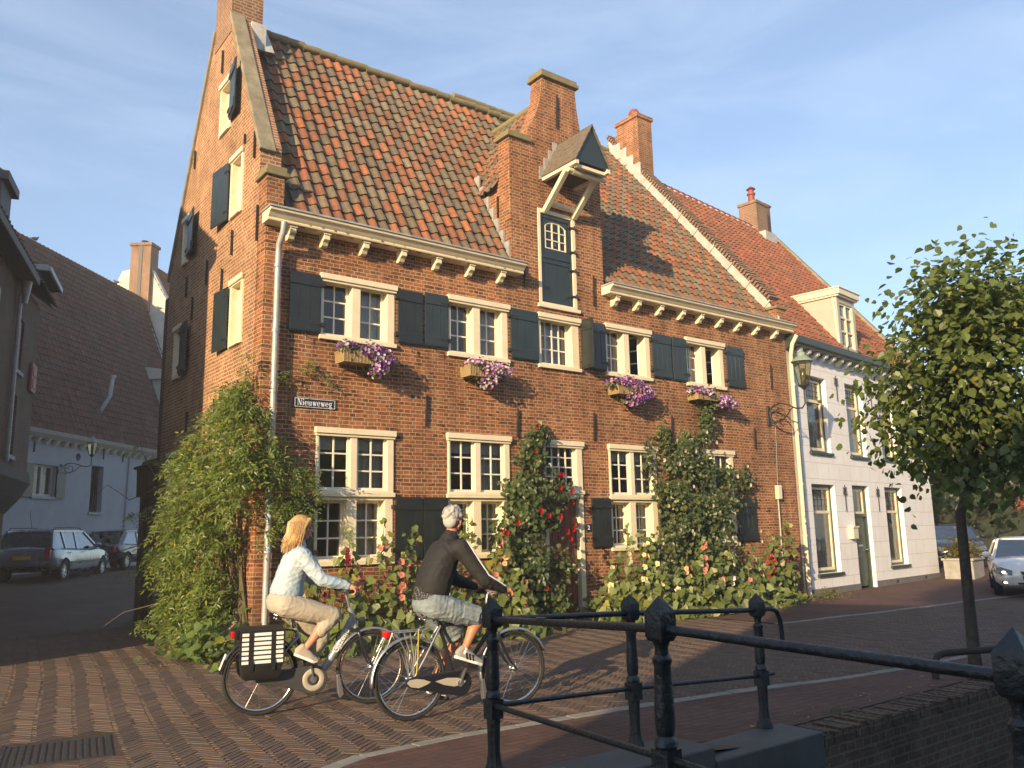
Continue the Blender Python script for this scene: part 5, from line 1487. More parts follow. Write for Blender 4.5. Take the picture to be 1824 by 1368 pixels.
def tree(name, base, lean, h0, center, rad, nleaf, size, label, col, r0=.13, nb=26, group=None, seed=1, shape='heart'):
    rs = random.Random(seed)
    t = empty(name, base, 0, label, 'tree', group)
    mb = MB()
    c0 = Vector(center)
    top = c0+Vector((0, 0, rad[2]*.55))
    trunk_pts = [Vector((0, 0, -.1)), Vector((0, 0, .02)), Vector((lean[0]*.35, lean[1]*.35, h0*.4)), Vector((lean[0], lean[1], h0)), c0*0.6+Vector((lean[0], lean[1], h0))*.4, top]
    mb.tube(trunk_pts, [r0*1.35, r0*1.1, r0*.92, r0*.8, r0*.5, r0*.12], 10)
    clumps = []
    for i in range(nb):
        a = 2*PI*i/nb*2.4+rs.uniform(-.4, .4); e = rs.uniform(-.75, 1.0)
        d = Vector((math.cos(a)*math.cos(e), math.sin(a)*math.cos(e), math.sin(e)))
        rr = rs.uniform(.62, 1.0)
        tp = 1-.66*max(0, d.z)**1.1-.34*max(0, -d.z)
        p = c0+Vector((d.x*rad[0]*rr*tp, d.y*rad[1]*rr*tp, d.z*rad[2]*rr))
        u_ = rs.uniform(0.15, .8)
        s = trunk_pts[3].lerp(top, u_*.8) if p.z > h0 else trunk_pts[3]
        mid = s.lerp(p, .55)+Vector((0, 0, .08*rad[2]))
        mb.tube([s, mid, p], [r0*.28, r0*.15, r0*.04], 6)
        clumps.append((p, mid))
    mb.build('trunk', M['bark'], t, smooth=True)
    P_, N2 = [], []
    for _ in range(nleaf):
        p, mid = clumps[rs.randrange(len(clumps))]
        u_ = rs.random()**.7
        q = mid.lerp(p, u_*1.08)
        s = .20*min(rad)+.06
        q = q+Vector((rs.gauss(0, s), rs.gauss(0, s), rs.gauss(0, s*.75)))
        d = q-c0
        nn = Vector((rs.gauss(0, .6), rs.gauss(0, .6), rs.gauss(.5, .5)))+d.normalized()*.6
        P_.append(q); N2.append(nn)
    P_ = np.array([tuple(q) for q in P_]); N2 = np.array([tuple(q) for q in N2])
    leaf_cloud('crown', P_, N2, size*(.6+.6*rng.random(nleaf)), leafcol(nleaf, col, .3, .02), M['leaf'], t, shape)
    return t
tree('lime_tree', (5.98, -6.90, 0), (-.30, -.16, 1.75), 1.75, (-.30, -.75, 3.16), (1.36, 1.30, 1.85), 10500, .088, 'slender lime tree with leaning trunk and round green leaves on the quay', (.120, .158, .044), .068, 70, seed=5)
# ------------------------------------------------------------------ climbers, roses, hollyhocks, flower baskets
GREEN_W = (.130, .180, .030); GREEN_R = (.072, .104, .03); GREEN_H = (.140, .180, .045)
# wisteria on the left corner
t = empty('wisteria', (-.25, .1, 0), 0, 'big bright green wisteria climbing the left corner of the brick house', 'climber')
def zmax_g(y): return float(np.interp(y, [-.4, 0, .4, 1.0, 1.8, 2.6, 3.3], [3.3, 3.85, 4.0, 3.75, 3.35, 3.0, 2.5]))
P_, N2, S_, A_ = [], [], [], []
def compound(p, d, nrm, L_, n, sz):
    d = Vector(d).normalized(); nrm = Vector(nrm)
    side = d.cross(nrm)
    if side.length < .1: side = d.cross(Vector((0.3, 1, 0.2)))
    side.normalize()
    for k in range(n):
        q = Vector(p)+d*(L_*k/n)+Vector((0, 0, -1))*(L_*.35*(k/n)**2)
        for sg in (-1, 1):
            a = (side*sg+d*.75+Vector((0, 0, -.25+random.uniform(-.2, .2)))).normalized()
            P_.append(tuple(q)); A_.append(tuple(a)); N2.append(tuple(nrm+Vector((random.gauss(0, .3), random.gauss(0, .3), random.gauss(0, .3))))); S_.append(sz*random.uniform(.75, 1.15))
    P_.append(tuple(Vector(p)+d*L_+Vector((0, 0, -1))*L_*.35)); A_.append(tuple(d)); N2.append(tuple(nrm)); S_.append(sz)
gaps = [(random.uniform(0, 3.0), random.uniform(.4, 3.6), random.uniform(.12, .32)) for _ in range(26)]
n_ = 0
while n_ < 1900:
    y = random.uniform(-.45, 2.8); z = random.uniform(.15, 4.0)
    if z > zmax_g(y)+random.uniform(-.25, .12): continue
    if y < .15 and z < 1.9+.6*random.random(): continue
    if y < .45 and z < 1.5 and random.random() < .5: continue
    if any((y-a)**2+(z-b)**2*.7 < c*c for a, b, c in gaps) and random.random() < .93: continue
    thick = .78*math.exp(-((z-1.6)/1.7)**2)*(.45+.55*math.sin(min(1, max(0, (y+.4)/2.6))*PI*.62))
    o_ = -.08-thick*random.random()**.75
    if y > 2.4 and random.random() < .5: continue
    if y < 0: o_ = random.uniform(-.5, .12)
    p = (o_, y, z)
    d = (random.gauss(-.6, .5), random.gauss(-.35, .7), random.gauss(-.1, .5))
    compound(p, d, (random.gauss(-.5, .4), random.gauss(-.4, .4), random.gauss(.75, .3)), random.uniform(.18, .32), 5, random.uniform(.070, .10))
    n_ += 1
n_ = 0
while n_ < 210:     # the part that turns the corner on to the front
    x = random.uniform(0, .80); z = random.uniform(1.5, 3.2)
    if z > 3.05-.75*x+random.uniform(-.1, .1) or z < 1.55+.5*x: continue
    compound((x, -.05-.35*random.random(), z), (random.gauss(.3, .5), random.gauss(-.4, .4), random.gauss(-.2, .5)), (random.gauss(-.2, .4), random.gauss(-.6, .3), random.gauss(.7, .3)), random.uniform(.14, .24), 5, .062)
    n_ += 1
for (x0, y0, z0, x1, y1, z1, k) in ((-.1, .3, 3.8, -.25, -.1, 4.25, 26), (.2, -.08, 3.9, .75, -.08, 4.28, 14), (.55, -.06, 4.3, 1.05, -.06, 3.95, 10), (-.3, 3.3, 2.7, -.7, 4.2, 3.3, 14), (-.4, 3, 1.4, -1.0, 3.1, 1.1, 14), (-.5, 2.6, 2.2, -1.0, 3.3, 2.0, 18), (-.5, 2.2, .8, -1.05, 1.9, .35, 22), (-.1, .8, 3.7, -.15, 1.7, 4.0, 14), (.25, -.1, 3.3, .35, -.12, 2.6, 16)):
    for k_ in range(k):
        f = random.random(); compound((x0+(x1-x0)*f, y0+(y1-y0)*f, z0+(z1-z0)*f), (random.gauss(0, .6), random.gauss(-.4, .5), random.gauss(-.3, .4)), (random.gauss(-.3, .4), -.5, .8), .16, 4, .055)
off = np.array([-.25, .1, 0])
cw = leafcol(len(P_), GREEN_W, .35, .07)
leaf_cloud('foliage', np.array(P_)-off, N2, S_, cw, M['leaf'], t, 'lance', A=A_)
mb = MB()
for k in range(9):
    y = random.uniform(.0, .5)
    pts = [(.2+random.uniform(-.1, .1), y-.1, 0), (.18, y+.1*k*.3, 1.0), (.12, y+.25*k*.5, 2.0), (.1, y+.3*k*.8, random.uniform(2.6, 3.4))]
    mb.tube(pts, [.035, .028, .02, .008], 6)
for pts in ([(-.2, 3.4, 2.6), (-.3, 4.2, 3.2), (-.2, 4.9, 3.55)], [(-.3, 2.6, 2.5), (-.6, 3.6, 2.3), (-.8, 4.4, 2.6), (-.9, 5.0, 2.4)], [(-.4, 2.8, 1.6), (-.8, 3.8, 1.4), (-1.0, 4.6, 1.0), (-1.1, 4.9, 1.2)], [(-.4, 1.8, .7), (-.9, 2.2, .55), (-1.3, 2.3, .25)]):
    mb.tube(pts, [.010, .007, .004, .003][:len(pts)], 5)
mb.build('stem', M['stem'], t, smooth=True)

def rose(name, base, label, blobs, nleaf, lsize, col, blooms, bcol, bname):
    t = empty(name, base, 0, label, 'climbing rose')
    tot = sum(b[6] for b in blobs)
    P_, N2 = [], []
    gp_ = []
    for (u, z, ru, rz_, yo, ry, wgt) in blobs:
        for _ in range(int(5+11*wgt)): gp_.append((u+random.uniform(-1, 1)*ru, z+random.uniform(-1, 1)*rz_, random.uniform(.07, .19)))
    for (u, z, ru, rz_, yo, ry, wgt) in blobs:
        for _ in range(int(nleaf*wgt/tot)):
            while True:
                a, b, c = random.uniform(-1, 1), random.uniform(-1, 1), random.uniform(-1, 1)
                d2 = a*a+b*b+c*c
                if d2 < 1 and random.random() < .25+.75*d2 and not (random.random() < .94 and any((u+a*ru-g0)**2+(z+c*rz_-g1)**2 < g2*g2 for g0, g1, g2 in gp_)): break
            P_.append((u+a*ru+random.gauss(0, .085)-base[0], min(-.015, yo+b*ry+random.gauss(0, .04))-base[1], max(.03, z+c*rz_+random.gauss(0, .085))))
            N2.append((a*.4+random.gauss(-.55, .5), b*.4-.5+random.gauss(0, .4), random.gauss(.4, .45)))
    n = len(P_)
    leaf_cloud('foliage', P_, N2, lsize*(.6+.7*rng.random(n)), leafcol(n, col, .35, .05), M['leaf'], t, 'heart', .3)
    mb = MB()
    for (u, z, ru, rz_, yo, ry, wgt) in blobs:
        x0 = random.uniform(-.15, .15)
        mb.tube([(x0, -.05, 0), (x0+(u-base[0])*.4, yo*.5-base[1]*1-.05, z*.5), (u-base[0], yo-base[1], z)], [.022, .015, .006], 6)
        for _ in range(4): 
            q = Vector((u-base[0]+random.uniform(-ru, ru), yo-base[1]-random.random()*ry, z+random.uniform(-rz_, rz_)))
            mb.tube([(u-base[0], yo-base[1], z-rz_*.6), q.lerp(Vector((u-base[0], yo-base[1], z)), .5), q+Vector((0, 0, .08))], [.007, .005, .002], 5)
    mb.build('stem', M['stem'], t)
    for (u, z, yo, s) in blooms:
        bm_ = MB()
        c = Vector((u-base[0], yo-base[1]-.13, z)); s = s*1.3
        f = random.uniform(.75, 1.15)
        bm_.cc = tuple(v*f for v in bcol)
        for ring, (nn, r_, op) in enumerate(((4, .35, .25), (5, .7, .6), (6, 1.0, 1.05))):
            for k in range(nn):
                a = 2*PI*k/nn+ring*.5+random.uniform(-.2, .2)
                d = Vector((math.cos(a), -.55-.2*random.random(), math.sin(a))).normalized()
                q = c+d*(s*r_*.5)
                tdir = Vector((-math.sin(a), 0, math.cos(a)))
                e = s*.5*(.7+.3*ring)
                bm_.add([c+d*s*.1, q+tdir*e*.6-Vector((0, s*(.45-.3*op), 0)), q+d*e*.6-Vector((0, s*(.35-.4*op), 0)), q-tdir*e*.6-Vector((0, s*(.45-.3*op), 0))], [(0, 1, 2, 3)])
        bm_.build(bname, M['petal'], t, col=True)
    return t
# (u, z, radius u, radius z, y, radius y, weight)
rose('red_climbing_rose', (4.75, 0, 0), 'dark leaved climbing rose with bright red blooms around the brown door',
     [(4.62, 1.9, .42, .75, -.28, .26, 3.0), (4.55, .95, .40, .75, -.38, .34, 2.6), (4.85, 2.75, .28, .42, -.18, .17, 1.1), (5.05, 3.32, .20, .22, -.12, .10, .35), (5.15, 2.2, .26, .45, -.25, .2, .8), (4.98, .5, .30, .40, -.45, .3, 1.0), (5.45, 2.35, .3, .16, -.2, .12, .35), (5.35, .9, .18, .5, -.4, .2, .35), (4.15, 1.55, .18, .3, -.3, .2, .3)],
     4300, .076, GREEN_R, [(4.93, 3.48, -.15, .05), (5.32, 2.62, -.22, .06), (5.42, 2.63, -.2, .06), (4.75, 3.0, -.3, .045), (5.2, 2.38, -.4, .065), (5.55, 2.33, -.3, .06), (5.58, 2.12, -.3, .04), (4.68, 1.98, -.5, .06), (4.85, 1.9, -.5, .055), (5.1, 1.88, -.5, .06), (5.2, 1.62, -.55, .065), (5.38, 1.66, -.5, .06), (5.28, 1.5, -.55, .055), (3.92, 1.64, -.4, .06), (4.02, 1.62, -.4, .055), (4.25, 1.80, -.4, .055), (5.6, 1.74, -.3, .05), (4.6, .72, -.7, .045)], (.50, .012, .014), 'rose_bloom')
wb = []
for _ in range(34):
    u = random.choice((random.uniform(7.3, 10.9), random.uniform(8, 10)))
    wb.append((u, random.uniform(.7, 2.3) if random.random() < .85 else random.uniform(2.3, 3.3), random.uniform(-.6, -.3), random.uniform(.032, .052)))
wb += [(8.05, 2.98, -.25, .05), (8.45, 2.92, -.28, .055), (9.45, 3.62, -.2, .045), (9.75, 3.42, -.2, .045), (10.75, 2.95, -.2, .04)]
rose('white_climbing_rose', (9.0, 0, 0), 'tall climbing rose with small white blooms between the right hand windows',
     [(9.0, 2.85, .72, .52, -.22, .2, 2.6), (8.6, 1.75, .55, .65, -.35, .28, 2.2), (9.6, 1.8, .60, .75, -.3, .25, 2.0), (8.4, 3.30, .12, .35, -.12, .1, .35), (9.65, 3.8, .17, .5, -.12, .1, .75), (9.72, 4.4, .22, .25, -.16, .12, .45), (9.2, 3.35, .35, .25, -.15, .12, .6), (7.95, 3.1, .08, .38, -.1, .08, .2), (8.2, 2.45, .35, .2, -.2, .12, .5), (10.75, 2.65, .25, .28, -.15, .12, .35), (8.0, 1.2, .45, .6, -.5, .3, 1.0), (10.2, 2.4, .3, .5, -.2, .15, .7), (9.3, .9, 1.1, .55, -.5, .3, 1.6)],
     6000, .070, (.078, .108, .032), wb, (.72, .66, .56), 'rose_bloom')

# hollyhocks, each plant its own
HCOL = {'pink': (.62, .24, .20), 'dark red': (.16, .008, .018), 'peach': (.70, .42, .24), 'cream': (.72, .62, .34), 'red': (.42, .03, .03), 'white': (.74, .68, .58), 'salmon': (.60, .22, .16)}
def hollyhock(u, y, h, colname, spread, nl, label, lean=0.0):
    t = empty('hollyhock', (u, y, gz(u, y)), 0, label, 'hollyhock', 'hollyhocks along the foot of the brick house')
    mb = MB(); ns = 1 if h > 1.3 else 2
    stalks = []
    for k in range(ns):
        dx, dy = lean*h+random.gauss(0, .05*h), random.gauss(-.04, .03)*h
        pts = [(0.05*k, 0, 0), (dx*.3+.05*k, dy*.3, h*.4), (dx*.7+.06*k, dy*.7, h*.75), (dx+.07*k, dy, h*(1-.12*k))]
        mb.tube(pts, [.014, .012, .009, .004], 6); stalks.append(pts)
    P_, N2, S_ = [], [], []
    for k in range(int(nl*2.2)):
        st = stalks[k % ns]; f = random.random()**1.9
        zz = h*.9*f
        q = Vector(st[0]).lerp(Vector(st[3]), f)
        a = random.uniform(0, 2*PI); r_ = spread*(1-.72*f)*random.uniform(.35, 1.0)
        p = q+Vector((math.cos(a)*r_, math.sin(a)*r_*.8, random.uniform(-.02, .10)))
        if p.y+y > -.05: p.y = -.05-y
        p.z = max(.04, p.z)
        mb.tube([q, q.lerp(p, .6)+Vector((0, 0, .03)), p], [.004, .003, .002], 4)
        P_.append(tuple(p)); N2.append((math.cos(a)*.35+random.gauss(-.5, .35), math.sin(a)*.35-.45+random.gauss(0, .3), random.gauss(.45, .3))); S_.append((.185*(1-.58*f)+.012)*random.uniform(.7, 1.1))
    for st in stalks:      # buds up the stalk
        for k in range(16):
            f = random.uniform(.6, 1.0); q = Vector(st[1]).lerp(Vector(st[3]), (f-.4)/.6); a = random.uniform(0, 2*PI)
            mb.ell(q+Vector((math.cos(a)*.022, math.sin(a)*.022, 0)), (.011, .011, .014), 6, 4)
    mb.build('stem', M['leafstem'], t)
    n = len(P_)
    leaf_cloud('foliage', P_, N2, S_, leafcol(n, GREEN_H, .3, .05), M['leaf'], t, 'lobed', .18)
    col = HCOL[colname]
    for k in range(random.randint(7, 11)):
        st = stalks[k % ns]; f = random.uniform(.40, .95)
        q = Vector(st[0]).lerp(Vector(st[3]), f); a = random.uniform(-2.7, -.4)
        d = Vector((math.cos(a), math.sin(a), .25)).normalized(); c = q+d*.06
        s1 = d.cross(Vector((0, 0, 1))).normalized(); s2 = s1.cross(d)
        fb = MB(); g_ = random.uniform(.8, 1.15); fb.cc = tuple(v*g_ for v in col); r_ = random.uniform(.040, .058)
        m_ = 10
        ring = [c+d*.022+(s1*math.cos(2*PI*i/m_)+s2*math.sin(2*PI*i/m_))*r_*(1+.12*math.cos(5*2*PI*i/m_)) for i in range(m_)]
        fb.add([c]+ring, [(0, i+1, (i+1) % m_+1) for i in range(m_)])
        fb.cc = tuple(v*.45 for v in col)
        fb.ell(c+d*.012, (.010, .010, .010), 6, 4)
        fb.build('bloom', M['petal'], t, col=True)
M['leafstem'] = mat('green plant stalk', (.10, .13, .04), .7, .3, 30)
HS = [(.62, -.55, 1.15, 'dark red', .34, 34, 'dark red hollyhock in front of the left shutter by the drainpipe'),
      (1.02, -.60, 1.72, 'dark red', .38, 40, 'tall dark red hollyhock before the first ground floor window'),
      (1.30, -.45, 1.25, 'pink', .34, 34, 'short pink hollyhock leaning before the first ground floor window', .05),
      (1.62, -.52, 1.85, 'pink', .36, 40, 'tallest pink hollyhock, against the middle post of the first window'),
      (1.95, -.65, 1.35, 'salmon', .40, 42, 'salmon hollyhock under the sill of the first window'),
      (2.22, -.50, 1.75, 'pink', .38, 42, 'tall pink hollyhock beside the dark shutters'),
      (2.50, -.75, 1.25, 'peach', .42, 46, 'leafy peach hollyhock below the dark shutters'),
      (2.82, -.80, 1.05, 'red', .36, 38, 'low red hollyhock below the dark shutters'),
      (3.10, -.55, 1.20, 'salmon', .34, 36, 'salmon hollyhock behind the man on the bicycle'),
      (3.38, -.50, 1.95, 'peach', .34, 38, 'tall peach hollyhock before the second window', -.03),
      (3.62, -.58, 1.60, 'salmon', .36, 38, 'upright salmon hollyhock by the second window post'),
      (3.90, -.62, 1.35, 'peach', .38, 40, 'peach hollyhock beside the red rose'),
      (4.08, -.85, 1.05, 'pink', .36, 36, 'low pink hollyhock at the foot of the red rose'),
      (6.28, -.55, 1.10, 'cream', .36, 40, 'low cream hollyhock beside the door frame'),
      (6.62, -.60, 1.72, 'cream', .40, 50, 'tall cream hollyhock before the narrow black shutter'),
      (6.98, -.62, 1.55, 'cream', .44, 54, 'bushy cream hollyhock below the third window'),
      (7.32, -.75, 1.10, 'cream', .42, 46, 'low leafy cream hollyhock below the third window'),
      (7.75, -.80, .95, 'white', .40, 40, 'low white hollyhock left of the white rose'),
      (8.12, -.75, 1.25, 'peach', .42, 46, 'peach hollyhock in front of the white rose'),
      (8.50, -.85, 1.45, 'salmon', .42, 46, 'salmon hollyhock in the middle of the white rose'),
      (8.92, -.85, 1.10, 'peach', .44, 48, 'low peach hollyhock in front of the white rose', .04),
      (9.35, -.80, 1.30, 'white', .40, 44, 'white hollyhock in front of the white rose'),
      (9.80, -.85, 1.05, 'pink', .42, 44, 'low pink hollyhock in front of the white rose'),
      (10.25, -.70, 1.20, 'white', .40, 44, 'white hollyhock under the last window'),
      (10.62, -.75, 1.15, 'red', .38, 42, 'red hollyhock under the last black shutter'),
      (10.98, -.70, 1.50, 'dark red', .40, 44, 'dark red hollyhock under the last black shutter'),
      (11.38, -.62, 1.75, 'dark red', .36, 42, 'tall dark red hollyhock near the right corner', .03),
      (11.68, -.55, 1.15, 'dark red', .34, 36, 'rightmost short dark red hollyhock by the service pipe')]
for a in HS: hollyhock(*a)
# ground cover at the wall foot
P_, N2 = [], []
for _ in range(2600):
    u = random.uniform(-.1, 11.9)
    if 5.3 < u < 6.1 and random.random() < .8: continue
    yy = -.04-abs(random.gauss(0, .42))
    if yy < -1.25: continue
    z = abs(random.gauss(0, .22))*(1-.5*(-yy))+.02
    P_.append((u, yy, z)); N2.append((random.gauss(-.5, .4), random.gauss(-.5, .4), .6))
n = len(P_)
o = leaf_cloud('undergrowth', P_, N2, .09*(.4+.8*rng.random(n)), leafcol(n, (.085, .12, .03), .4, .12), M['leaf'], None, 'lobed'); tag(o, kind='stuff')
P_, N2 = [], []
for _ in range(500):
    P_.append((random.gauss(-.45, .25), random.gauss(.5, .5), abs(random.gauss(0, .25))+.03)); N2.append((random.gauss(-.4, .4), random.gauss(-.4, .4), .7))
n = len(P_)
o = leaf_cloud('undergrowth', P_, N2, .12*(.4+.8*rng.random(n)), leafcol(n, (.10, .15, .035), .35, .08), M['leaf'], None, 'lobed'); tag(o, kind='stuff')

def basket(u0, u1, zb, label, spill, cols):
    """straw window basket on the wall; spill = (du0, du1, drop) of the hanging flowers"""
    t = empty('flower_basket', ((u0+u1)/2, -.02, zb), 0, label, 'flower basket', 'flower baskets under the upper windows')
    hw_ = (u1-u0)/2
    mb = MB()
    n = 9
    for i in range(n):
        z = i*.021; e = .016*i/n
        mb.tube([(-hw_-e, -.02, z), (-hw_-e, -.30-e, z), (hw_+e, -.30-e, z), (hw_+e, -.02, z)], .012, 6)
    mb.box(-hw_+.01, hw_-.01, -.29, -.02, 0, .16)
    for i in range(12): x = -hw_+2*hw_*i/11; mb.tube([(x, -.305, -.005), (x, -.325, .19)], .008, 5)
    mb.build('basket', M['wicker'], t)
    mb = MB()
    for x in (-hw_*.6, hw_*.6): mb.tube([(x, 0, .22), (x, -.02, -.02), (x, -.28, -.03), (x, -.33, .04)], .008, 6); mb.tube([(x, 0, -.14), (x, -.2, -.03)], .008, 6)
    mb.build('hook', M['iron'], t)
    P_, N2 = [], []; F3, FN = [], []
    for (cx, cz, rx, rz_, wg) in [(a_*.92, b_*.95, c_*.84, d_*.84, e_) for a_, b_, c_, d_, e_ in spill]:
        for _ in range(int(240*wg)):
            a, b, c = random.gauss(0, .5), random.gauss(0, .5), random.gauss(0, .5)
            P_.append((cx+a*rx, min(-.03, -.2+b*.16), cz+c*rz_)); N2.append((a, -.6+b, .5+c))
        for _ in range(int(120*wg)):
            while True:
                a, b, c = random.uniform(-1, 1), random.uniform(-1, .6), random.uniform(-1, 1)
                if .35 < a*a+b*b+c*c < 1.1: break
            F3.append((cx+a*rx, min(-.03, -.22+b*.2), cz+c*rz_)); FN.append((a*.7-.3, b-.6, c*.7+.35))
    n = len(P_)
    leaf_cloud('foliage', P_, N2, .045*(.6+.7*rng.random(n)), leafcol(n, (.075, .10, .035), .35, .05), M['leaf'], t, 'heart')
    n = len(F3)
    cc = np.array([random.choice(cols) for _ in range(n)])*(.8+.4*rng.random((n, 1)))
    # each flower a shallow cone of five petals
    V_, Fl, Cl = [], [], []
    for p, q, c in zip(F3, FN, cc):
        d = Vector(q).normalized(); s1 = d.cross(Vector((.2, .1, 1))).normalized(); s2 = s1.cross(d); p = Vector(p); r_ = random.uniform(.020, .030); b = len(V_)
        V_.append(p); V_ += [p+d*.010+(s1*math.cos(2*PI*i/6)+s2*math.sin(2*PI*i/6))*r_ for i in range(6)]
        for i in range(6): Fl.append((b, b+1+i, b+1+(i+1) % 6)); Cl.append(c)
    tag(mesh_np('flowers', V_, Fl, M['petal'], Cl, parent=t), kind='stuff')
PUR, LIL, PNK, WHT, DEEP = (.22, .055, .30), (.45, .28, .50), (.55, .25, .42), (.62, .52, .60), (.12, .02, .16)
basket(1.16, 1.78, 4.25, 'straw flower basket of purple and white petunias below the first upper window', [(-.22, .25, .22, .10, .7), (.18, .20, .30, .16, 1.3), (.42, .10, .26, .22, 1.5), (.34, -.06, .18, .16, .7)], [PUR, PUR, LIL, WHT, DEEP])
basket(3.48, 4.06, 4.26, 'straw flower basket of lilac petunias below the second upper window', [(-.10, .22, .25, .12, .8), (.18, .12, .30, .2, 1.5), (.46, .15, .24, .16, .9), (.16, -.06, .22, .16, .8)], [LIL, PNK, WHT, PUR])
basket(6.95, 7.55, 4.25, 'flower basket overflowing with pink and purple petunias below the fourth upper window', [(-.30, .22, .25, .12, .6), (.12, .22, .35, .2, 1.5), (.50, .08, .28, .20, 1.2), (.2, -.08, .3, .16, .9)], [PNK, PUR, LIL, PUR])
basket(9.28, 9.95, 4.33, 'flower basket of pink petunias above the white rose, below the last upper window', [(-.32, .20, .2, .10, .6), (0, .16, .22, .12, .8), (.62, .02, .28, .17, 1.2), (.88, -.05, .2, .13, .7)], [PUR, LIL, WHT, PUR])
# tuft of weeds where the two houses meet
P_, N2 = [], []
for _ in range(260): P_.append((random.gauss(0, .28), random.gauss(0, .12), abs(random.gauss(0, .10))+.02)); N2.append((random.gauss(-.3, .4), random.gauss(-.5, .4), .7))
t = empty('weeds', (13.35, -.42, 0), 0, 'yellowing weed growing on the pavement between the two houses', 'weed')
leaf_cloud('foliage', P_, N2, .07*(.5+.7*rng.random(260)), leafcol(260, (.12, .14, .04), .4, .3), M['leaf'], t, 'lance')
# ------------------------------------------------------------------ bicycles (local x forward from the rear axle, y left, z up)
M['bikeblack'] = mat('black bicycle paint', (.014, .016, .022), .28, 0, 5, coat=.4)
def bike_wheel(t, x, label=None):
    r = .318
    mb = MB(); mb.tube([(x+r*1.045*math.cos(a), 0, .35+r*1.045*math.sin(a)) for a in np.linspace(0, 2*PI, 49)[:-1]], .0185, 8, closed=True)
    wo = mb.build('wheel', M['rubber'], t, smooth=True)
    mb = MB(); mb.lathe([(.311, -.012), (.305, -.013), (.296, -.008), (.296, .008), (.305, .013), (.311, .012)], (x, 0, .35), 48, axis='y', caps=False); mb.build('rim', M['chrome'], wo)
    mb = MB(); mb.lathe([(.012, -.05), (.03, -.032), (.018, -.02), (.018, .02), (.03, .032), (.012, .05)], (x, 0, .35), 14, axis='y'); mb.build('hub', M['chrome'], wo, smooth=True)
    mb = MB()
    for k in range(28):
        a = 2*PI*k/28; sg = 1 if k % 2 else -1; off = (.55 if (k//2) % 2 else -.55)
        mb.tube([(x+.028*math.cos(a+off), sg*.03, .35+.028*math.sin(a+off)), (x+.298*math.cos(a), 0, .35+.298*math.sin(a))], .0017, 4)
    mb.build('spokes', M['chrome'], wo)
def mudguard(t, x, a0, a1, m, tip=None):
    mb = MB(); V_, F2 = [], []
    n = 22
    for i in range(n+1):
        a = a0+(a1-a0)*i/n
        for (r_, y) in ((.362, -.030), (.376, -.022), (.382, 0), (.376, .022), (.362, .030)): V_.append((x+r_*math.cos(a), y, .35+r_*math.sin(a)))
        if i < n:
            for k in range(4): F2.append((i*5+k, i*5+k+1, i*5+k+6, i*5+k+5))
    mb.add(V_, F2)
    if tip: mb.obox((x+.372*math.cos(tip), 0, .35+.372*math.sin(tip)), (-math.sin(tip), 0, math.cos(tip)), (0, 1, 0), (math.cos(tip), 0, math.sin(tip)), .055, .032, .004)
    for sg in (-1, 1):
        am = a0+(a1-a0)*.78; mb.tube([(x, sg*.045, .35), (x+.365*math.cos(am), sg*.03, .35+.365*math.sin(am))], .0028, 5)
    o = mb.build('mudguard', m, t, smooth=True); md = o.modifiers.new('thick', 'SOLIDIFY'); md.thickness = .0015
def crank_set(t, bb, pr, pl):
    mb = MB()
    mb.tube([(bb[0], -.07, bb[1]), (bb[0], .07, bb[1])], .022, 10)
    mb.bar((bb[0], -.085, bb[1]), (pr[0], -.095, pr[1]), .014, .026, (0, 1, 0)); mb.bar((bb[0], .075, bb[1]), (pl[0], .085, pl[1]), .014, .026, (0, 1, 0))
    mb.lathe([(.03, -.095), (.026, -.072)], (bb[0], 0, bb[1]), 14, axis='y')
    c = mb.build('crank', M['alu'], t)
    for (p, sg) in ((pr, -1), (pl, 1)):
        mb = MB()
        for dx in (-.035, .035): mb.box(p[0]+dx-.012, p[0]+dx+.012, min(sg*.105, sg*.195), max(sg*.105, sg*.195), p[1]-.013, p[1]+.013)
        mb.box(p[0]-.047, p[0]+.047, min(sg*.10, sg*.108), max(sg*.10, sg*.108), p[1]-.01, p[1]+.01); mb.box(p[0]-.047, p[0]+.047, min(sg*.192, sg*.2), max(sg*.192, sg*.2), p[1]-.01, p[1]+.01)
        mb.build('pedal', M['black'], c)
def saddle(t, x0, x1, z, m, wid=.11, tilt=.02):
    rings = []
    for i in range(9):
        f = i/8; x = x0+(x1-x0)*f
        w_ = wid*(1-.78*smooth01(f*1.15)) if f > .12 else wid*(.72+.28*f/.12)
        zz = z+tilt*(1-f)+.012*(1-math.sin(f*PI))
        th = .045*(1-.4*f)
        rings.append([(x, w_*math.cos(a), zz+(.022*math.sin(a) if math.sin(a) > 0 else th*math.sin(a))) for a in np.linspace(0, 2*PI, 15)[:-1]])
    o = MB().loft(rings).build('saddle', m, t, smooth=True)
    mb = MB(); 
    for sg in (-1, 1):
        mb.tube([(x0+.03, sg*.035, z-.02), (x0+.08, sg*.025, z-.055), ((x0+x1)/2+.05, sg*.02, z-.05), (x1-.05, sg*.01, z-.01)], .0045, 6)
        mb.tube([(x0+.03+.014*math.cos(a), sg*.055+.014*math.sin(a), z-.065+.05*a/19) for a in np.linspace(0, 19, 40)], .003, 4)
    mb.build('saddle_springs', M['chrome'], o)

def bike_common(t, front):
    bike_wheel(t, 0); bike_wheel(t, front)

HB = {}
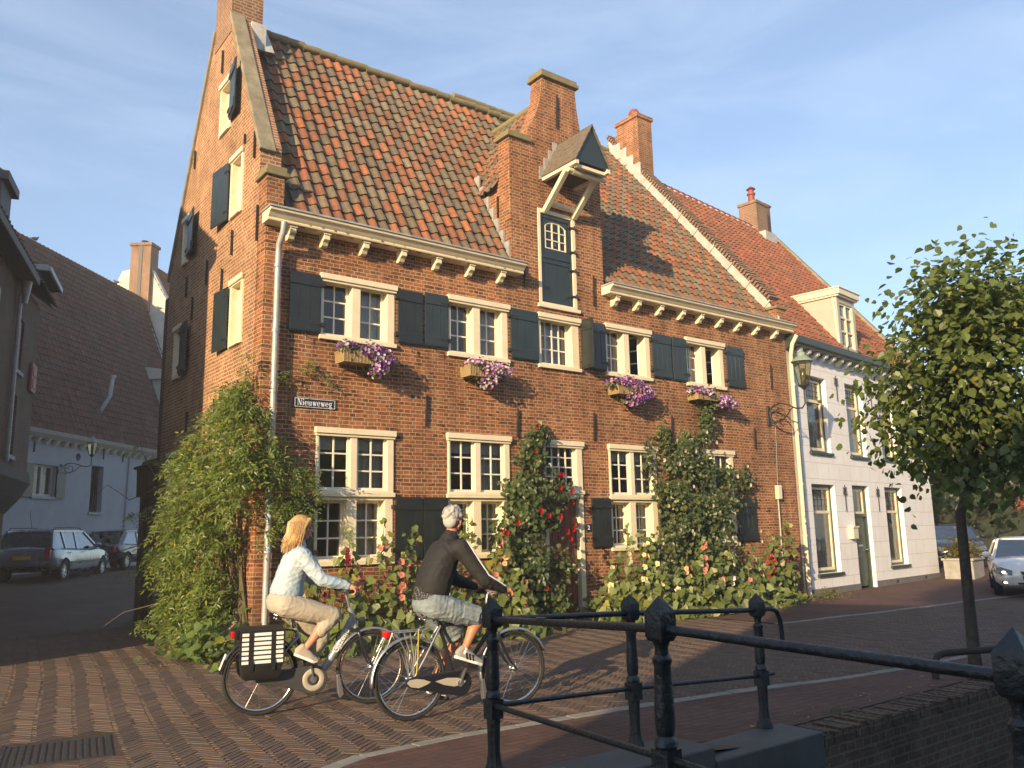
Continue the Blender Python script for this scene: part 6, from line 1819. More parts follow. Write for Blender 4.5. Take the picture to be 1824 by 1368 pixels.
# --- the woman's bike
WB = empty('bicycle', (-1.255, -3.69, gz(-1.25, -3.7)+.002), R_(-12), 'silver step-through bicycle with striped bag on its rear rack', 'bicycle')
FX = 1.065
bike_common(WB, FX)
mb = MB()
bz = [(.875, 0, .84), (.845, 0, .78), (.78, 0, .665), (.70, 0, .52), (.63, 0, .41), (.57, 0, .345), (.50, 0, .30)]
mb.tube(bz, [.034, .036, .036, .036, .035, .032, .03], 14)
mb.tube([(.84, 0, .93), (.905, 0, .735)], .026, 12)
mb.tube([(.30, 0, .80), (.48, 0, .29)], .020, 12)
for sg in (-1, 1):
    mb.tube([(.47, sg*.03, .29), (.2, sg*.055, .33), (0, sg*.06, .35)], .011, 8); mb.tube([(.345, sg*.02, .69), (.1, sg*.055, .45), (0, sg*.06, .35)], .010, 8)
fr = mb.build('frame', M['silverpaint'], WB, smooth=True)
text_obj('lettering', 'Gazelle', .082, M['white'], fr, (.752, -.0365, .625), (PI/2, R_(-60), 0), .001, .001, 1.0)
mb = MB(); mb.tube([(.335, 0, .68), (.47, 0, .30)], .0225, 10); mb.box(.40, .46, -.03, .03, .34, .5); mb.build('seat_tube', M['bikeblack'], WB, smooth=True)
mb = MB()
mb.tube([(.905, 0, .735), (.92, 0, .70)], .03, 10)
for sg in (-1, 1): mb.tube([(.915, 0, .705), (.925, sg*.05, .69), (.95, sg*.055, .62), (1.01, sg*.055, .46), (FX, sg*.055, .35)], [.018, .018, .018, .014, .010], 10)
mb.build('fork', M['bikeblack'], WB, smooth=True)
mb = MB(); mb.tube([(.30, 0, .79), (.25, 0, .915)], .0135, 10); mb.tube([(.31, 0, .775), (.295, 0, .81)], .023, 10); mb.build('seat_post', M['chrome'], WB, smooth=True)
saddle(WB, .095, .34, .925, M['black'], .10)
mb = MB(); mb.tube([(.84, 0, .93), (.82, 0, 1.0), (.805, 0, 1.055), (.80, 0, 1.085)], [.016, .016, .019, .018], 10); mb.ell((.80, 0, 1.09), (.03, .03, .022), 10, 6)
st_ = mb.build('stem', M['alu'], WB, smooth=True)
mb = MB()
for sg in (-1, 1): mb.tube([(.80, 0, 1.095), (.83, sg*.12, 1.105), (.845, sg*.20, 1.11), (.83, sg*.26, 1.108), (.76, sg*.30, 1.10)], .0115, 10)
hb = mb.build('handlebar', M['alu'], WB, smooth=True)
for sg in (-1, 1):
    mb = MB(); mb.tube([(.842, sg*.225, 1.11), (.82, sg*.27, 1.108), (.75, sg*.303, 1.10)], .0165, 10); mb.build('grip', M['black'], hb, smooth=True)
    mb = MB(); mb.tube([(.85, sg*.19, 1.10), (.90, sg*.25, 1.09), (.885, sg*.31, 1.085)], .006, 6); mb.build('brake_lever', M['alu'], hb, smooth=True)
mudguard(WB, FX, R_(-28)+PI, R_(38), M['alu'])
mb = MB(); mb.prism([(.715, .30), (.745, .31), (.79, .12), (.755, .085), (.735, .13)], -.03, .03, 'xz'); mb.build('mud_flap', M['alu'], WB, bevel=.004)
mudguard(WB, 0, R_(40), R_(172), M['bikeblack'], R_(160))
mb = MB(); mb.obox((-.345, 0, .505), (.35, 0, .93), (0, 1, 0), (.93, 0, -.35), .075, .030, .006); mb.build('mudguard_tip', M['white'], WB, bevel=.004)
# chain case: grey shell round the chainwheel and back to the axle
mb = MB()
out = [(.48+.135*math.cos(a), .29+.135*math.sin(a)) for a in np.linspace(-1.9, 1.75, 18)]+[(.2, .40), (.0, .395), (-.06, .36), (-.055, .31), (.0, .285), (.2, .245)]
mb.prism(out, -.083, -.042, 'xz'); cc_ = mb.build('chain_case', M['chaincase'], WB, bevel=.010)
mb = MB(); mb.lathe([(.105, -.0845), (.10, -.089), (.06, -.089), (.055, -.0845)], (.48, 0, .29), 28, axis='y', caps=False); mb.build('chain_case_ring', M['silvercase'], cc_, smooth=True)
crank_set(WB, (.48, .29), (.445, .445), (.515, .135))
mb = MB()
for sg in (-1, 1):
    mb.tube([(.32, sg*.03, .745), (.18, sg*.06, .765), (-.25, sg*.06, .765)], .006, 6); mb.tube([(0, sg*.062, .36), (-.05, sg*.062, .76)], .005, 6); mb.tube([(0, sg*.062, .36), (-.2, sg*.062, .76)], .005, 6)
mb.tube([(-.25, -.06, .765), (-.25, .06, .765)], .006, 6)
for x in (-.12, .02, .14): mb.tube([(x, -.06, .765), (x, .06, .765)], .005, 6)
mb.build('rack', M['bikeblack'], WB, smooth=True)
mb = MB(); mb.box(-.285, -.25, -.05, .05, .71, .775); mb.build('rear_light', M['redlens'], WB, bevel=.008)
# headlamp on the fork
mb = MB(); mb.lathe([(.025, -.06), (.035, -.02), (.036, .0)], (.99, 0, .80), 12, axis='x'); mb.build('headlamp', M['bikeblack'], WB, smooth=True)
# --- double pannier bag hung over the rack
t = empty('pannier_bag', tuple(WB.matrix_basis @ Vector((-.02, 0, .79))), R_(-12), 'black pannier bag with white stripes hung over the rear rack of the silver bicycle', 'bag')
for sg in (-1, 1):
    mb = MB(); y0, y1 = sg*.075, sg*.185
    rings = []
    for z, e, w0, w1 in ((-.01, 0, -.195, .195), (-.12, .012, -.20, .20), (-.30, .016, -.195, .20), (-.41, .008, -.18, .185), (-.445, -.02, -.155, .16)):
        a, b = y0, y1+sg*e
        rings.append([(w0+.02, a, z), (w0, a+(b-a)*.3, z), (w0+.015, b, z), (-.06, b+sg*.008, z), (.06, b+sg*.008, z), (w1-.015, b, z), (w1, a+(b-a)*.3, z), (w1-.02, a, z)])
    bo = mb.loft(rings).build('bag_side', M['black'], t, smooth=True)
    mb = MB(); yo = sg*.206
    flap = [(-.2, .0), (.2, .0), (.2, -.27), (.19, -.315), (.05, -.32), (-.05, -.32), (-.19, -.315), (-.2, -.27)]
    mb.prism(flap, min(yo, yo+sg*.006), max(yo, yo+sg*.006), 'xz')
    mb.add([(-.2, sg*.07, .012), (.2, sg*.07, .012), (.2, yo+sg*.006, .0), (-.2, yo+sg*.006, .0), (-.2, sg*.07, .004), (.2, sg*.07, .004), (.2, yo, -.008), (-.2, yo, -.008)], [(0, 1, 2, 3), (7, 6, 5, 4), (0, 4, 5, 1), (1, 5, 6, 2), (2, 6, 7, 3), (3, 7, 4, 0)])
    fl = mb.build('flap', M['black'], t)
    mb = MB()
    for k in range(7):
        z1 = -.022-k*.041; z0 = z1-.027
        for xa, xb in ((-.185, -.125), (-.082, .075), (.118, .185)): mb.box(xa, xb, min(yo+sg*.0065, yo+sg*.009), max(yo+sg*.0065, yo+sg*.009), z0, z1)
    mb.build('stripes', M['white'], fl)
    mb = MB()
    for xa in (-.10, .097): mb.box(xa-.018, xa+.018, min(yo+sg*.0095, yo+sg*.013), max(yo+sg*.0095, yo+sg*.013), -.36, .0); mb.box(xa-.022, xa+.022, min(yo+sg*.0, yo+sg*.018), max(yo, yo+sg*.018), -.31, -.27)
    mb.build('strap', M['black'], fl)
mb = MB(); mb.box(-.2, .2, -.085, .085, -.008, .016); mb.build('bridge_cloth', M['black'], t, bevel=.006)

# --- the man's bike
MBK = empty('bicycle', (-.31, -4.845, gz(-.3, -4.8)+.002), R_(-7), 'black bicycle with bare steel rear rack, red lamp and brown saddle', 'bicycle')
FX2 = 1.08
bike_common(MBK, FX2)
mb = MB()
mb.tube([(.27, 0, .87), (.46, 0, .285)], .0175, 12); mb.tube([(.81, 0, .90), (.865, 0, .74)], .022, 12)
mb.tube([(.825, 0, .845), (.30, 0, .80)], .0165, 12); mb.tube([(.855, 0, .765), (.46, 0, .285)], .021, 12)
for sg in (-1, 1): mb.tube([(.45, sg*.03, .285), (.2, sg*.055, .33), (0, sg*.06, .35)], .011, 8)
mb.build('frame', M['bikeblack'], MBK, smooth=True)
mb = MB()
for sg in (-1, 1): mb.tube([(.295, sg*.022, .80), (.12, sg*.055, .53), (0, sg*.06, .35)], .010, 8)
mb.build('seat_stays', M['alu'], MBK, smooth=True)
mb = MB(); mb.tube([(.865, 0, .74), (.875, 0, .715)], .026, 10)
for sg in (-1, 1): mb.tube([(.87, sg*.02, .72), (.885, sg*.05, .69), (.92, sg*.055, .60), (1.01, sg*.055, .43), (FX2, sg*.055, .35)], [.018, .018, .017, .013, .010], 10)
mb.build('fork', M['bikeblack'], MBK, smooth=True)
mb = MB(); mb.tube([(.275, 0, .86), (.255, 0, .92)], .0135, 10); mb.build('seat_post', M['chrome'], MBK, smooth=True)
saddle(MBK, .09, .35, .925, M['leather'], .095, .015)
mb = MB(); mb.tube([(.81, 0, .90), (.79, 0, .98), (.80, 0, 1.05), (.83, 0, 1.075)], .014, 10); mb.build('stem', M['alu'], MBK, smooth=True)
mb = MB()
for sg in (-1, 1): mb.tube([(.83, 0, 1.075), (.875, sg*.12, 1.08), (.90, sg*.22, 1.075), (.88, sg*.29, 1.07), (.85, sg*.32, 1.06)], .0115, 10)
hb = mb.build('handlebar', M['alu'], MBK, smooth=True)
for sg in (-1, 1):
    mb = MB(); mb.tube([(.899, sg*.205, 1.076), (.892, sg*.26, 1.073), (.85, sg*.32, 1.06)], .0165, 10); mb.build('grip', M['black'], hb, smooth=True)
    mb = MB(); mb.tube([(.90, sg*.18, 1.066), (.945, sg*.23, 1.05), (.935, sg*.30, 1.045)], .006, 6); mb.build('brake_lever', M['alu'], hb, smooth=True)
mudguard(MBK, FX2, R_(20), R_(196), M['alu'])
mb = MB(); mb.prism([(.715, .28), (.745, .29), (.775, .13), (.735, .10)], -.03, .03, 'xz'); mb.build('mud_flap', M['alu'], MBK, bevel=.004)
mudguard(MBK, 0, R_(35), R_(185), M['alu'])
mb = MB()
out = [(.47+.115*math.cos(a), .285+.115*math.sin(a)) for a in np.linspace(-1.9, 1.75, 16)]+[(.2, .39), (.0, .385), (-.07, .36), (-.07, .31), (.0, .275), (.2, .235)]
mb.prism(out, -.080, -.042, 'xz'); cc_ = mb.build('chain_case', M['bikeblack'], MBK, bevel=.008)
mb = MB()
for pts in ([(-.065, .335), (-.03, .30), (.05, .283), (.13, .305), (.17, .325), (.10, .352), (.03, .365), (-.04, .36)], [(.21, .325), (.30, .285), (.40, .262), (.50, .27), (.52, .30), (.44, .335), (.33, .345)]): mb.prism(pts, -.086, -.0805, 'xz')
mb.build('chain_case_panel', M['silvercase'], cc_, bevel=.003)
crank_set(MBK, (.46, .285), (.53, .44), (.39, .13))
mb = MB()
for sg in (-1, 1):
    mb.tube([(.16, sg*.05, .775), (.08, sg*.065, .775), (-.20, sg*.065, .775)], .0065, 6); mb.tube([(.16, sg*.06, .80), (.10, sg*.065, .775), (.03, sg*.065, .64), (.02, sg*.064, .5)], .005, 6)
    for x in (-.16, -.09, -.03): mb.tube([(.01, sg*.063, .37), (x*.4+.02, sg*.064, .55), (x, sg*.065, .765)], .0048, 6)
    mb.tube([(-.20, sg*.065, .775), (-.26, sg*.062, .62), (-.24, sg*.06, .60)], .005, 6)
mb.tube([(-.20, -.065, .775), (-.20, .065, .775)], .0065, 6)
for x in (-.1, .0, .1): mb.tube([(x, -.06, .775), (x, .06, .775)], .005, 6)
mb.build('rack', M['alu'], MBK, smooth=True)
mb = MB(); mb.tube([(.05, -.074, .78), (.045, -.074, .58), (.03, -.074, .40)], .006, 6); mb.build('luggage_strap', mat('yellow elastic strap', (.45, .36, .04), .7), MBK)
mb = MB(); mb.box(-.255, -.205, -.055, .055, .73, .79); mb.build('rear_light', M['redlens'], MBK, bevel=.01)
mb = MB(); mb.lathe([(.025, -.06), (.035, -.02), (.036, .0)], (.96, 0, .84), 12, axis='x'); mb.build('headlamp', M['chrome'], MBK, smooth=True)
mb = MB(); mb.tube([(.42, .06, .30), (.30, .08, .2), (.22, .09, .17)], .008, 6); mb.build('kickstand', M['bikeblack'], MBK)

# ------------------------------------------------------------------ riders
def rot_z(a): return Matrix.Rotation(a, 3, 'Z')
def hand(mb, wrist, grip, axis, sg):
    """palm and five fingers closed round the bar at grip; axis runs along the bar"""
    w_, g, ax = Vector(wrist), Vector(grip), Vector(axis).normalized()
    d = (g-w_); d = (d-ax*d.dot(ax)).normalized()
    up_ = ax.cross(d)
    if up_.z < 0: up_ = -up_
    kn = g+up_*.034+d*.006
    mb.limb([w_, w_.lerp(kn, .55), kn-d*.012], [.026, .027, .022], 10)
    for k, (o_, ln, r_) in enumerate(((-.031, .92, .0088), (-.0105, 1.0, .0092), (.0105, .95, .009), (.030, .80, .0078))):
        b = kn+ax*o_
        R2 = .030
        pts = [b-d*.02]
        for a in (1.0, .35, -.45, -1.25):
            aa = a*ln+(1-ln)*.6
            pts.append(g+ax*o_+d*(R2*math.cos(aa))+up_*(R2*math.sin(aa)))
        mb.limb(pts, [r_*1.15, r_*1.1, r_, r_*.95, r_*.82], 8)
    # thumb leaves the inner side of the palm and closes under the bar
    t0 = w_.lerp(kn, .45)-ax*sg*.018
    mb.limb([t0, g-ax*sg*.052+up_*.018-d*.01, g-ax*sg*.058-up_*.012+d*.012, g-ax*sg*.046-up_*.030+d*.02], [.014, .0115, .010, .008], 8)

def head(mb, c, yaw, pitch, s=1.0):
    R = rot_z(yaw) @ Matrix.Rotation(pitch, 3, 'Y')
    def q(x, y, z): return Vector(c)+R @ (Vector((x, y, z))*s)
    mb.ell(q(-.012, 0, .030), (.098*s, .076*s, .088*s), 18, 12, R)     # skull
    mb.ell(q(.022, 0, -.030), (.066*s, .058*s, .078*s), 16, 10, R)     # face
    mb.ell(q(.046, 0, -.088), (.028*s, .030*s, .024*s), 12, 8, R)      # chin
    for sg in (-1, 1):
        mb.limb([q(-.005, sg*.056, -.055), q(.04, sg*.028, -.088)], [.018*s, .016*s], 8)    # jaw
        mb.ell(q(.052, sg*.036, -.020), (.024*s, .022*s, .022*s), 10, 7, R)  # cheek
        mb.ell(q(-.002, sg*.077, -.012), (.017*s, .009*s, .031*s), 10, 7, R)  # ear
        mb.ell(q(.074, sg*.026, .022), (.016*s, .022*s, .009*s), 8, 6, R)   # brow
    mb.limb([q(.082, 0, .015), q(.098, 0, -.012), q(.106, 0, -.028)], [.010*s, .012*s, .014*s], 8)   # nose
    mb.ell(q(.092, .012, -.032), (.010*s, .009*s, .008*s), 8, 6); mb.ell(q(.092, -.012, -.032), (.010*s, .009*s, .008*s), 8, 6)
    mb.ell(q(.078, 0, -.056), (.016*s, .024*s, .007*s), 10, 6, R); mb.ell(q(.075, 0, -.068), (.015*s, .021*s, .008*s), 10, 6, R)
    return q, R

def face_bits(par, q, s, glasses=False):
    mb = MB()
    for sg in (-1, 1): mb.ell(q(.068, sg*.030, .004), (.013*s, .013*s, .011*s), 10, 7)
    e = mb.build('eyes', M['eye'], par, smooth=True)
    if glasses:
        mb = MB()
        for sg in (-1, 1):
            mb.ell(q(.090, sg*.033, .002), (.012*s, .030*s, .022*s), 10, 6); mb.tube([q(.085, sg*.062, .008), q(.0, sg*.084, .012), q(-.03, sg*.08, .0)], .003, 5)
        mb.build('sunglasses', M['black'], par, smooth=True)
M['eye'] = mat('dark eyes', (.05, .035, .025), .2)

def shoe(par, heel, toe, y, m, sole, stripes=None, name='shoe'):
    heel, toe = Vector((heel[0], y, heel[1])), Vector((toe[0], y, toe[1]))
    d = toe-heel; L_ = d.length; dn = d.normalized(); u_ = Vector((0, 1, 0)).cross(dn)*-1
    if u_.z < 0: u_ = -u_
    def q(a, b, c): return heel+dn*(a*L_)+Vector((0, b, 0))+u_*c
    mb = MB()
    mb.limb([q(.12, 0, .045), q(.35, 0, .045), q(.62, 0, .036), q(.90, 0, .028)], [.038, .040, .042, .030], 12)
    mb.limb([q(.10, 0, .05), q(.20, 0, .092)], [.036, .036], 12); mb.limb([q(.25, 0, .085), q(.55, 0, .055)], [.034, .034], 10)
    s = fuse(name, mb, .008, m, par, 3)
    mb = MB()
    out = []
    for a, b in ((-.0, .0), (.03, .030), (.2, .037), (.45, .036), (.72, .047), (.92, .036), (1.01, 0)): out.append((a, b))
    out = out+[(a, -b) for a, b in out[-2:0:-1]]
    lo = [q(a, b, -.004) for a, b in out]; hi = [q(a, b, .022) for a, b in out]
    mb.loft([lo, hi]); mb.build('sole', sole, s, bevel=.004)
    if stripes:
        for k in range(3):
            mb = MB()
            for sg in (-1, 1): mb.bar(q(.36+.11*k, sg*.0405, .018), q(.28+.11*k, sg*.038, .068), .012, .010, (0, 1, 0))
            mb.build('shoe_stripe', stripes, s)
    return s

def rider(loc, rz, label, P):
    t = empty('person', loc, rz, label, 'person')
    sk = P['skin']
    b = MB()
    # body: one continuous skin
    hx, hz = P['hip']
    b.ell((hx, 0, hz), (.12, .145, .12), 16, 10); 
    ch = P['chest']
    b.limb([(hx, 0, hz), (hx*.6+ch[0]*.4, 0, hz*.6+ch[1]*.4), (ch[0], 0, ch[1])], [.11, .105, .12], 14)
    nk = P['neck']; hd = P['head']
    b.limb([(ch[0], 0, ch[1]), (nk[0], 0, nk[1]), (hd[0]-.012, 0, hd[1]-.06)], [.10, .056, .052], 12)
    for sg in (-1, 1):
        sh, el, wr, gr = P['arm'][sg]
        b.limb([(ch[0], sg*.06, ch[1]+.02), sh, el, wr], [.07, .055, .040, .027], 12)
        hand(b, wr, gr, P['bar'][sg], sg)
        hp, kn, an = P['leg'][sg]
        b.limb([hp, Vector(hp).lerp(Vector(kn), .5), kn], [.088, .074, .052], 14)
        mid = Vector(kn).lerp(Vector(an), .35)+Vector((-.022, 0, -.004))
        b.limb([kn, mid, Vector(kn).lerp(Vector(an), .72)+Vector((-.006, 0, 0)), an], [.050, .055, .038, .032], 14)
        hl, to = P['foot'][sg]
        b.limb([an, (hl[0]*.75+to[0]*.25, an[1], hl[1]*.75+to[1]*.25+.045), (hl[0]*.25+to[0]*.75, an[1], hl[1]*.25+to[1]*.75+.032)], [.034, .032, .026], 10)
    q, R = head(b, (hd[0], 0, hd[1]), P['hyaw'], P['hpitch'], P.get('hs', 1.0))
    fuse('body', b, .0062, sk, t, 3)
    face_bits(t, q, P.get('hs', 1.0), P.get('glasses', False))
    return t, q, R

def torso(mb, st, n=20):
    """one loft through (x, z, half depth, half width) stations"""
    rings = []
    for i, (x, z, rx, ry) in enumerate(st):
        a, b = st[max(0, i-1)], st[min(len(st)-1, i+1)]
        d = Vector((b[0]-a[0], 0, b[1]-a[1])).normalized(); e = Vector((d.z, 0, -d.x))
        rings.append([Vector((x, 0, z))+e*(rx*math.copysign(abs(math.cos(t))**.85, math.cos(t)))+Vector((0, ry*math.copysign(abs(math.sin(t))**.85, math.sin(t)), 0)) for t in np.linspace(0, 2*PI, n+1)[:-1]])
    mb.loft(rings)

def sleeve(j, sh, el, wr, r, sg, cuff=1.0):
    e = Vector(el).lerp(Vector(wr), cuff)
    j.limb([sh, Vector(sh).lerp(Vector(el), .5), el, Vector(el).lerp(e, .5), e], r, 14)

# ---- woman
g_ = {-1: (.800, -.288, 1.107), 1: (.800, .288, 1.107)}
PW = dict(skin=M['skin'], hip=(.20, 1.02), chest=(.305, 1.40), neck=(.325, 1.54), head=(.355, 1.715), hyaw=R_(-4), hpitch=R_(2), hs=.97,
          arm={-1: ((.325, -.175, 1.455), (.50, -.255, 1.225), (.745, -.272, 1.162), g_[-1]), 1: ((.325, .175, 1.455), (.50, .255, 1.225), (.745, .272, 1.162), g_[1])},
          bar={-1: (.45, .9, .02), 1: (.45, -.9, .02)},
          leg={-1: ((.22, -.09, 1.0), (.655, -.115, .875), (.375, -.135, .575)), 1: ((.22, .09, 1.0), (.60, .115, .66), (.405, .135, .285))},
          foot={-1: ((.275, .538), (.505, .432)), 1: ((.345, .190), (.575, .135))})
loc = WB.location
wom, q, R = rider(loc, R_(-12), 'blonde woman in tie-dyed pale blue jacket and beige trousers riding a bicycle', PW)
j = MB()
torso(j, [(.212, 1.075, .150, .165), (.220, 1.12, .158, .174), (.240, 1.22, .142, .165), (.272, 1.33, .134, .170), (.300, 1.42, .122, .172), (.315, 1.48, .098, .150), (.325, 1.525, .072, .095), (.330, 1.555, .066, .075)])
j.limb([(.318, 0, 1.50), (.33, 0, 1.555)], [.085, .072], 14)
for sg in (-1, 1):
    sh, el, wr, _ = PW['arm'][sg]
    sleeve(j, sh, el, wr, [.080, .072, .064, .058, .043], sg, .96)
    j.ell(Vector(sh)+Vector((-.01, -sg*.02, .0)), (.085, .075, .075), 12, 8)
M['tiedye'] = mat('tie dyed denim', (.50, .55, .57), .85, 0, 4.2, .4, 18, var2=(.24, .37, .47), dist=.005)
jk = fuse('jacket', j, .0095, M['tiedye'], wom, 8, folds=.0055)
p_ = MB()
p_.ell((.185, 0, 1.03), (.158, .178, .125), 16, 10); p_.ell((.15, 0, 1.0), (.115, .165, .095), 14, 9); p_.tube([(.19, 0, 1.02), (.215, 0, 1.11)], [.148, .142], 16)
for sg in (-1, 1):
    hp, kn, an = PW['leg'][sg]
    e = Vector(kn).lerp(Vector(an), .46)
    p_.limb([Vector(hp)+Vector((-.02, 0, 0)), Vector(hp).lerp(Vector(kn), .5)+Vector((0, 0, -.012)), kn, e], [.120, .106, .078, .064], 16)
M['beige'] = mat('beige cotton', (.41, .37, .30), .85, .12, 7, .25, 30)
fuse('trousers', p_, .0095, M['beige'], wom, 6, folds=.0035)
h_ = MB()
def hq(x, y, z): return q(x, y, z)
h_.ell(hq(-.022, 0, .046), (.106, .088, .092), 16, 10, R)
h_.ell(hq(-.052, 0, .0), (.085, .086, .10), 14, 10, R)
for k in range(15):
    a = R_(70+k*220/14)
    x, y = -.030+.085*math.cos(a), .080*math.sin(a)
    drop = -.175-.035*math.sin(k*2.1)-(.02 if x < -.06 else 0)
    h_.limb([hq(x*.9, y*.92, .05), hq(x-.012, y*1.05, -.05), hq(x-.035, y*1.02, -.12), hq(x-.062+.012*math.sin(k*3.3), y*.95, drop)], [.030, .027, .024, .009], 8)
h_.limb([hq(.06, -.045, .085), hq(.03, -.076, .045), hq(.0, -.084, -.02), hq(-.03, -.084, -.09)], [.026, .022, .02, .014], 8)
h_.limb([hq(.06, .045, .085), hq(.03, .076, .045), hq(.0, .084, -.02), hq(-.03, .084, -.09)], [.026, .022, .02, .014], 8)
M['blonde'] = mat('blonde hair', (.52, .32, .12), .5, 0, 28, .5, 70, var2=(.36, .21, .075), dist=.004)
M['blonde2'] = mat('pale blonde strands', (.60, .41, .19), .5, .3, 60, var2=(.34, .20, .08))
ho = fuse('hair', h_, .007, M['blonde'], wom, 2)
mb = MB(); rs = random.Random(8)
for k in range(420):
    a = R_(55+rs.random()*250); x, y = -.030+.098*math.cos(a), .090*math.sin(a)
    l_ = rs.uniform(.5, 1.1); f = rs.uniform(.97, 1.16)
    mb.cc = None
    pts = [hq(x*.45, y*.45, .125), hq(x*f, y*f, .06), hq((x-.010)*f, y*1.08*f, -.05), hq((x-.022)*f, y*.98*f, -.13*l_), hq((x-.040)*f+rs.uniform(-.02, .02), y*.88*f+rs.uniform(-.02, .02), -.225*l_-.01)]
    mb.tube(pts, [.003, .0034, .0034, .0028, .0008], 4)
mb.build('hair_strands', M['blonde2'], ho, smooth=True)
for sg in (-1, 1):
    hl, to = PW['foot'][sg]; shoe(wom, hl, to, PW['leg'][sg][2][1], mat('greige canvas', (.42, .36, .30), .85, .1, 20), M['white'])

# ---- man
g_ = {-1: (.888, -.265, 1.073), 1: (.888, .265, 1.073)}
PM = dict(skin=M['skin2'], hip=(.20, 1.01), chest=(.345, 1.42), neck=(.405, 1.585), head=(.448, 1.765), hyaw=R_(32), hpitch=R_(4), hs=1.04, glasses=True,
          arm={-1: ((.425, -.19, 1.505), (.615, -.285, 1.215), (.825, -.275, 1.115), g_[-1]), 1: ((.38, .19, 1.49), (.575, .28, 1.20), (.815, .275, 1.115), g_[1])},
          bar={-1: (.22, 1, .02), 1: (.22, -1, .02)},
          leg={-1: ((.22, -.10, .995), (.665, -.125, .862), (.470, -.140, .575)), 1: ((.22, .10, .995), (.545, .125, .66), (.275, .140, .285))},
          foot={-1: ((.375, .525), (.665, .425)), 1: ((.225, .195), (.50, .130))})
man, q, R = rider(MBK.location, R_(-7), 'white haired man in black sports jacket and denim shorts riding a bicycle', PM)
j = MB()
torso(j, [(.208, 1.085, .156, .175), (.222, 1.15, .160, .184), (.252, 1.25, .155, .184), (.300, 1.36, .150, .190), (.345, 1.45, .135, .190), (.378, 1.525, .105, .160), (.398, 1.575, .080, .10), (.410, 1.615, .072, .078)])
j.limb([(.395, 0, 1.545), (.412, 0, 1.615)], [.090, .074], 14)
for sg in (-1, 1):
    sh, el, wr, _ = PM['arm'][sg]
    sleeve(j, sh, el, wr, [.088, .078, .066, .058, .042], sg, .97)
    j.ell(Vector(sh)+Vector((-.02, -sg*.02, .0)), (.09, .08, .08), 12, 8)
M['blackcloth'] = mat('black sports cloth', (.016, .015, .016), .8, .2, 5, .2, 22, dist=.004)
jk = fuse('jacket', j, .0095, M['blackcloth'], man, 8, folds=.004)
for sg in (-1, 1):     # white bands down the sleeve
    sh, el, wr, _ = [Vector(v) for v in PM['arm'][sg]]
    for k in range(3):
        mb = MB(); a = (.35+.16*k)
        o1 = Vector((math.sin(a)*.72, sg*math.cos(a)*.55, .45))
        pts = []
        for p0, r_ in ((sh+Vector((.0, 0, .02)), .083), (sh.lerp(el, .5), .078), (el, .067), (el.lerp(wr, .5), .059), (wr.lerp(el, .08), .046)):
            n_ = o1.normalized(); d_ = (el-sh).normalized() if p0 != wr else (wr-el).normalized(); n_ = (n_-d_*n_.dot(d_)).normalized()
            pts.append(p0+n_*r_)
        mb.tube(pts, .0042, 6); mb.build('sleeve_stripe', M['white'], jk, smooth=True)
p_ = MB(); p_.tube([(.185, 0, 1.03), (.21, 0, 1.13)], [.158, .156], 16); p_.ell((.19, 0, 1.05), (.158, .178, .06), 14, 8)
def dots(name, base, dot):
    m, N, L, b = new_mat(name)
    t_ = N.new('ShaderNodeTexCoord'); v = N.new('ShaderNodeTexVoronoi'); v.inputs['Scale'].default_value = 70; v.inputs['Randomness'].default_value = .2
    L.new(t_.outputs['Object'], v.inputs['Vector'])
    r = N.new('ShaderNodeValToRGB'); r.color_ramp.elements[0].position = .25; r.color_ramp.elements[0].color = (*dot, 1); r.color_ramp.elements[1].position = .33; r.color_ramp.elements[1].color = (*base, 1)
    L.new(v.outputs['Distance'], r.inputs['Fac']); L.new(r.outputs['Color'], b.inputs['Base Color']); b.inputs['Roughness'].default_value = .85
    return m
fuse('shirt', p_, .0095, dots('dotted dark shirt', (.02, .02, .024), (.30, .28, .26)), man, 3)
p_ = MB()
p_.ell((.185, 0, 1.01), (.158, .185, .11), 16, 10); p_.ell((.14, 0, .99), (.105, .165, .085), 14, 9)
for sg in (-1, 1):
    hp, kn, an = PM['leg'][sg]
    e = Vector(hp).lerp(Vector(kn), .93)
    p_.limb([Vector(hp)+Vector((-.02, 0, 0)), Vector(hp).lerp(Vector(kn), .5)+Vector((0, 0, -.01))], [.122, .114], 16)
    p_.tube([Vector(hp), Vector(hp).lerp(Vector(kn), .5)+Vector((0, 0, -.01)), e], [.115, .113, .100], 16)
M['denim'] = mat('pale washed denim', (.26, .31, .33), .9, 0, 6, .5, 24, var2=(.12, .155, .18), dist=.004)
so = fuse('shorts', p_, .0095, M['denim'], man, 5, folds=.006)
for sg in (-1, 1):
    hp, kn, an = [Vector(v) for v in PM['leg'][sg]]
    d = (kn-hp).normalized(); u_ = d.cross(Vector((0, 1, 0)));  u_ = -u_ if u_.z < 0 else u_
    c = hp.lerp(kn, .66)+Vector((0, sg*.105, 0))+u_*.0
    mb = MB(); mb.obox(c, d, (0, 1, 0), u_, .085, .014, .058); mb.obox(c+u_*.045+Vector((0, sg*.006, 0)), d, (0, 1, 0), u_, .09, .014, .02); mb.build('pocket', M['denim'], so, bevel=.008)
h_ = MB()
h_.ell(q(-.024, 0, .045), (.104, .088, .088), 16, 10, R); h_.ell(q(-.062, 0, -.005), (.062, .076, .080), 14, 9, R)
rs = random.Random(4)
for k in range(26):
    a = rs.uniform(0, 2*PI); e = rs.uniform(-.5, 1.45)
    d = Vector((math.cos(a)*math.cos(e), math.sin(a)*math.cos(e), math.sin(e)))
    if d.x > .55 and d.z < .55: continue
    if d.z < -.1 and d.x > -.1: continue
    p0 = Vector((-.024, 0, .045))+Vector((d.x*.098, d.y*.082, d.z*.084))
    h_.ell(q(*p0), (.022, .020, .018), 8, 6)
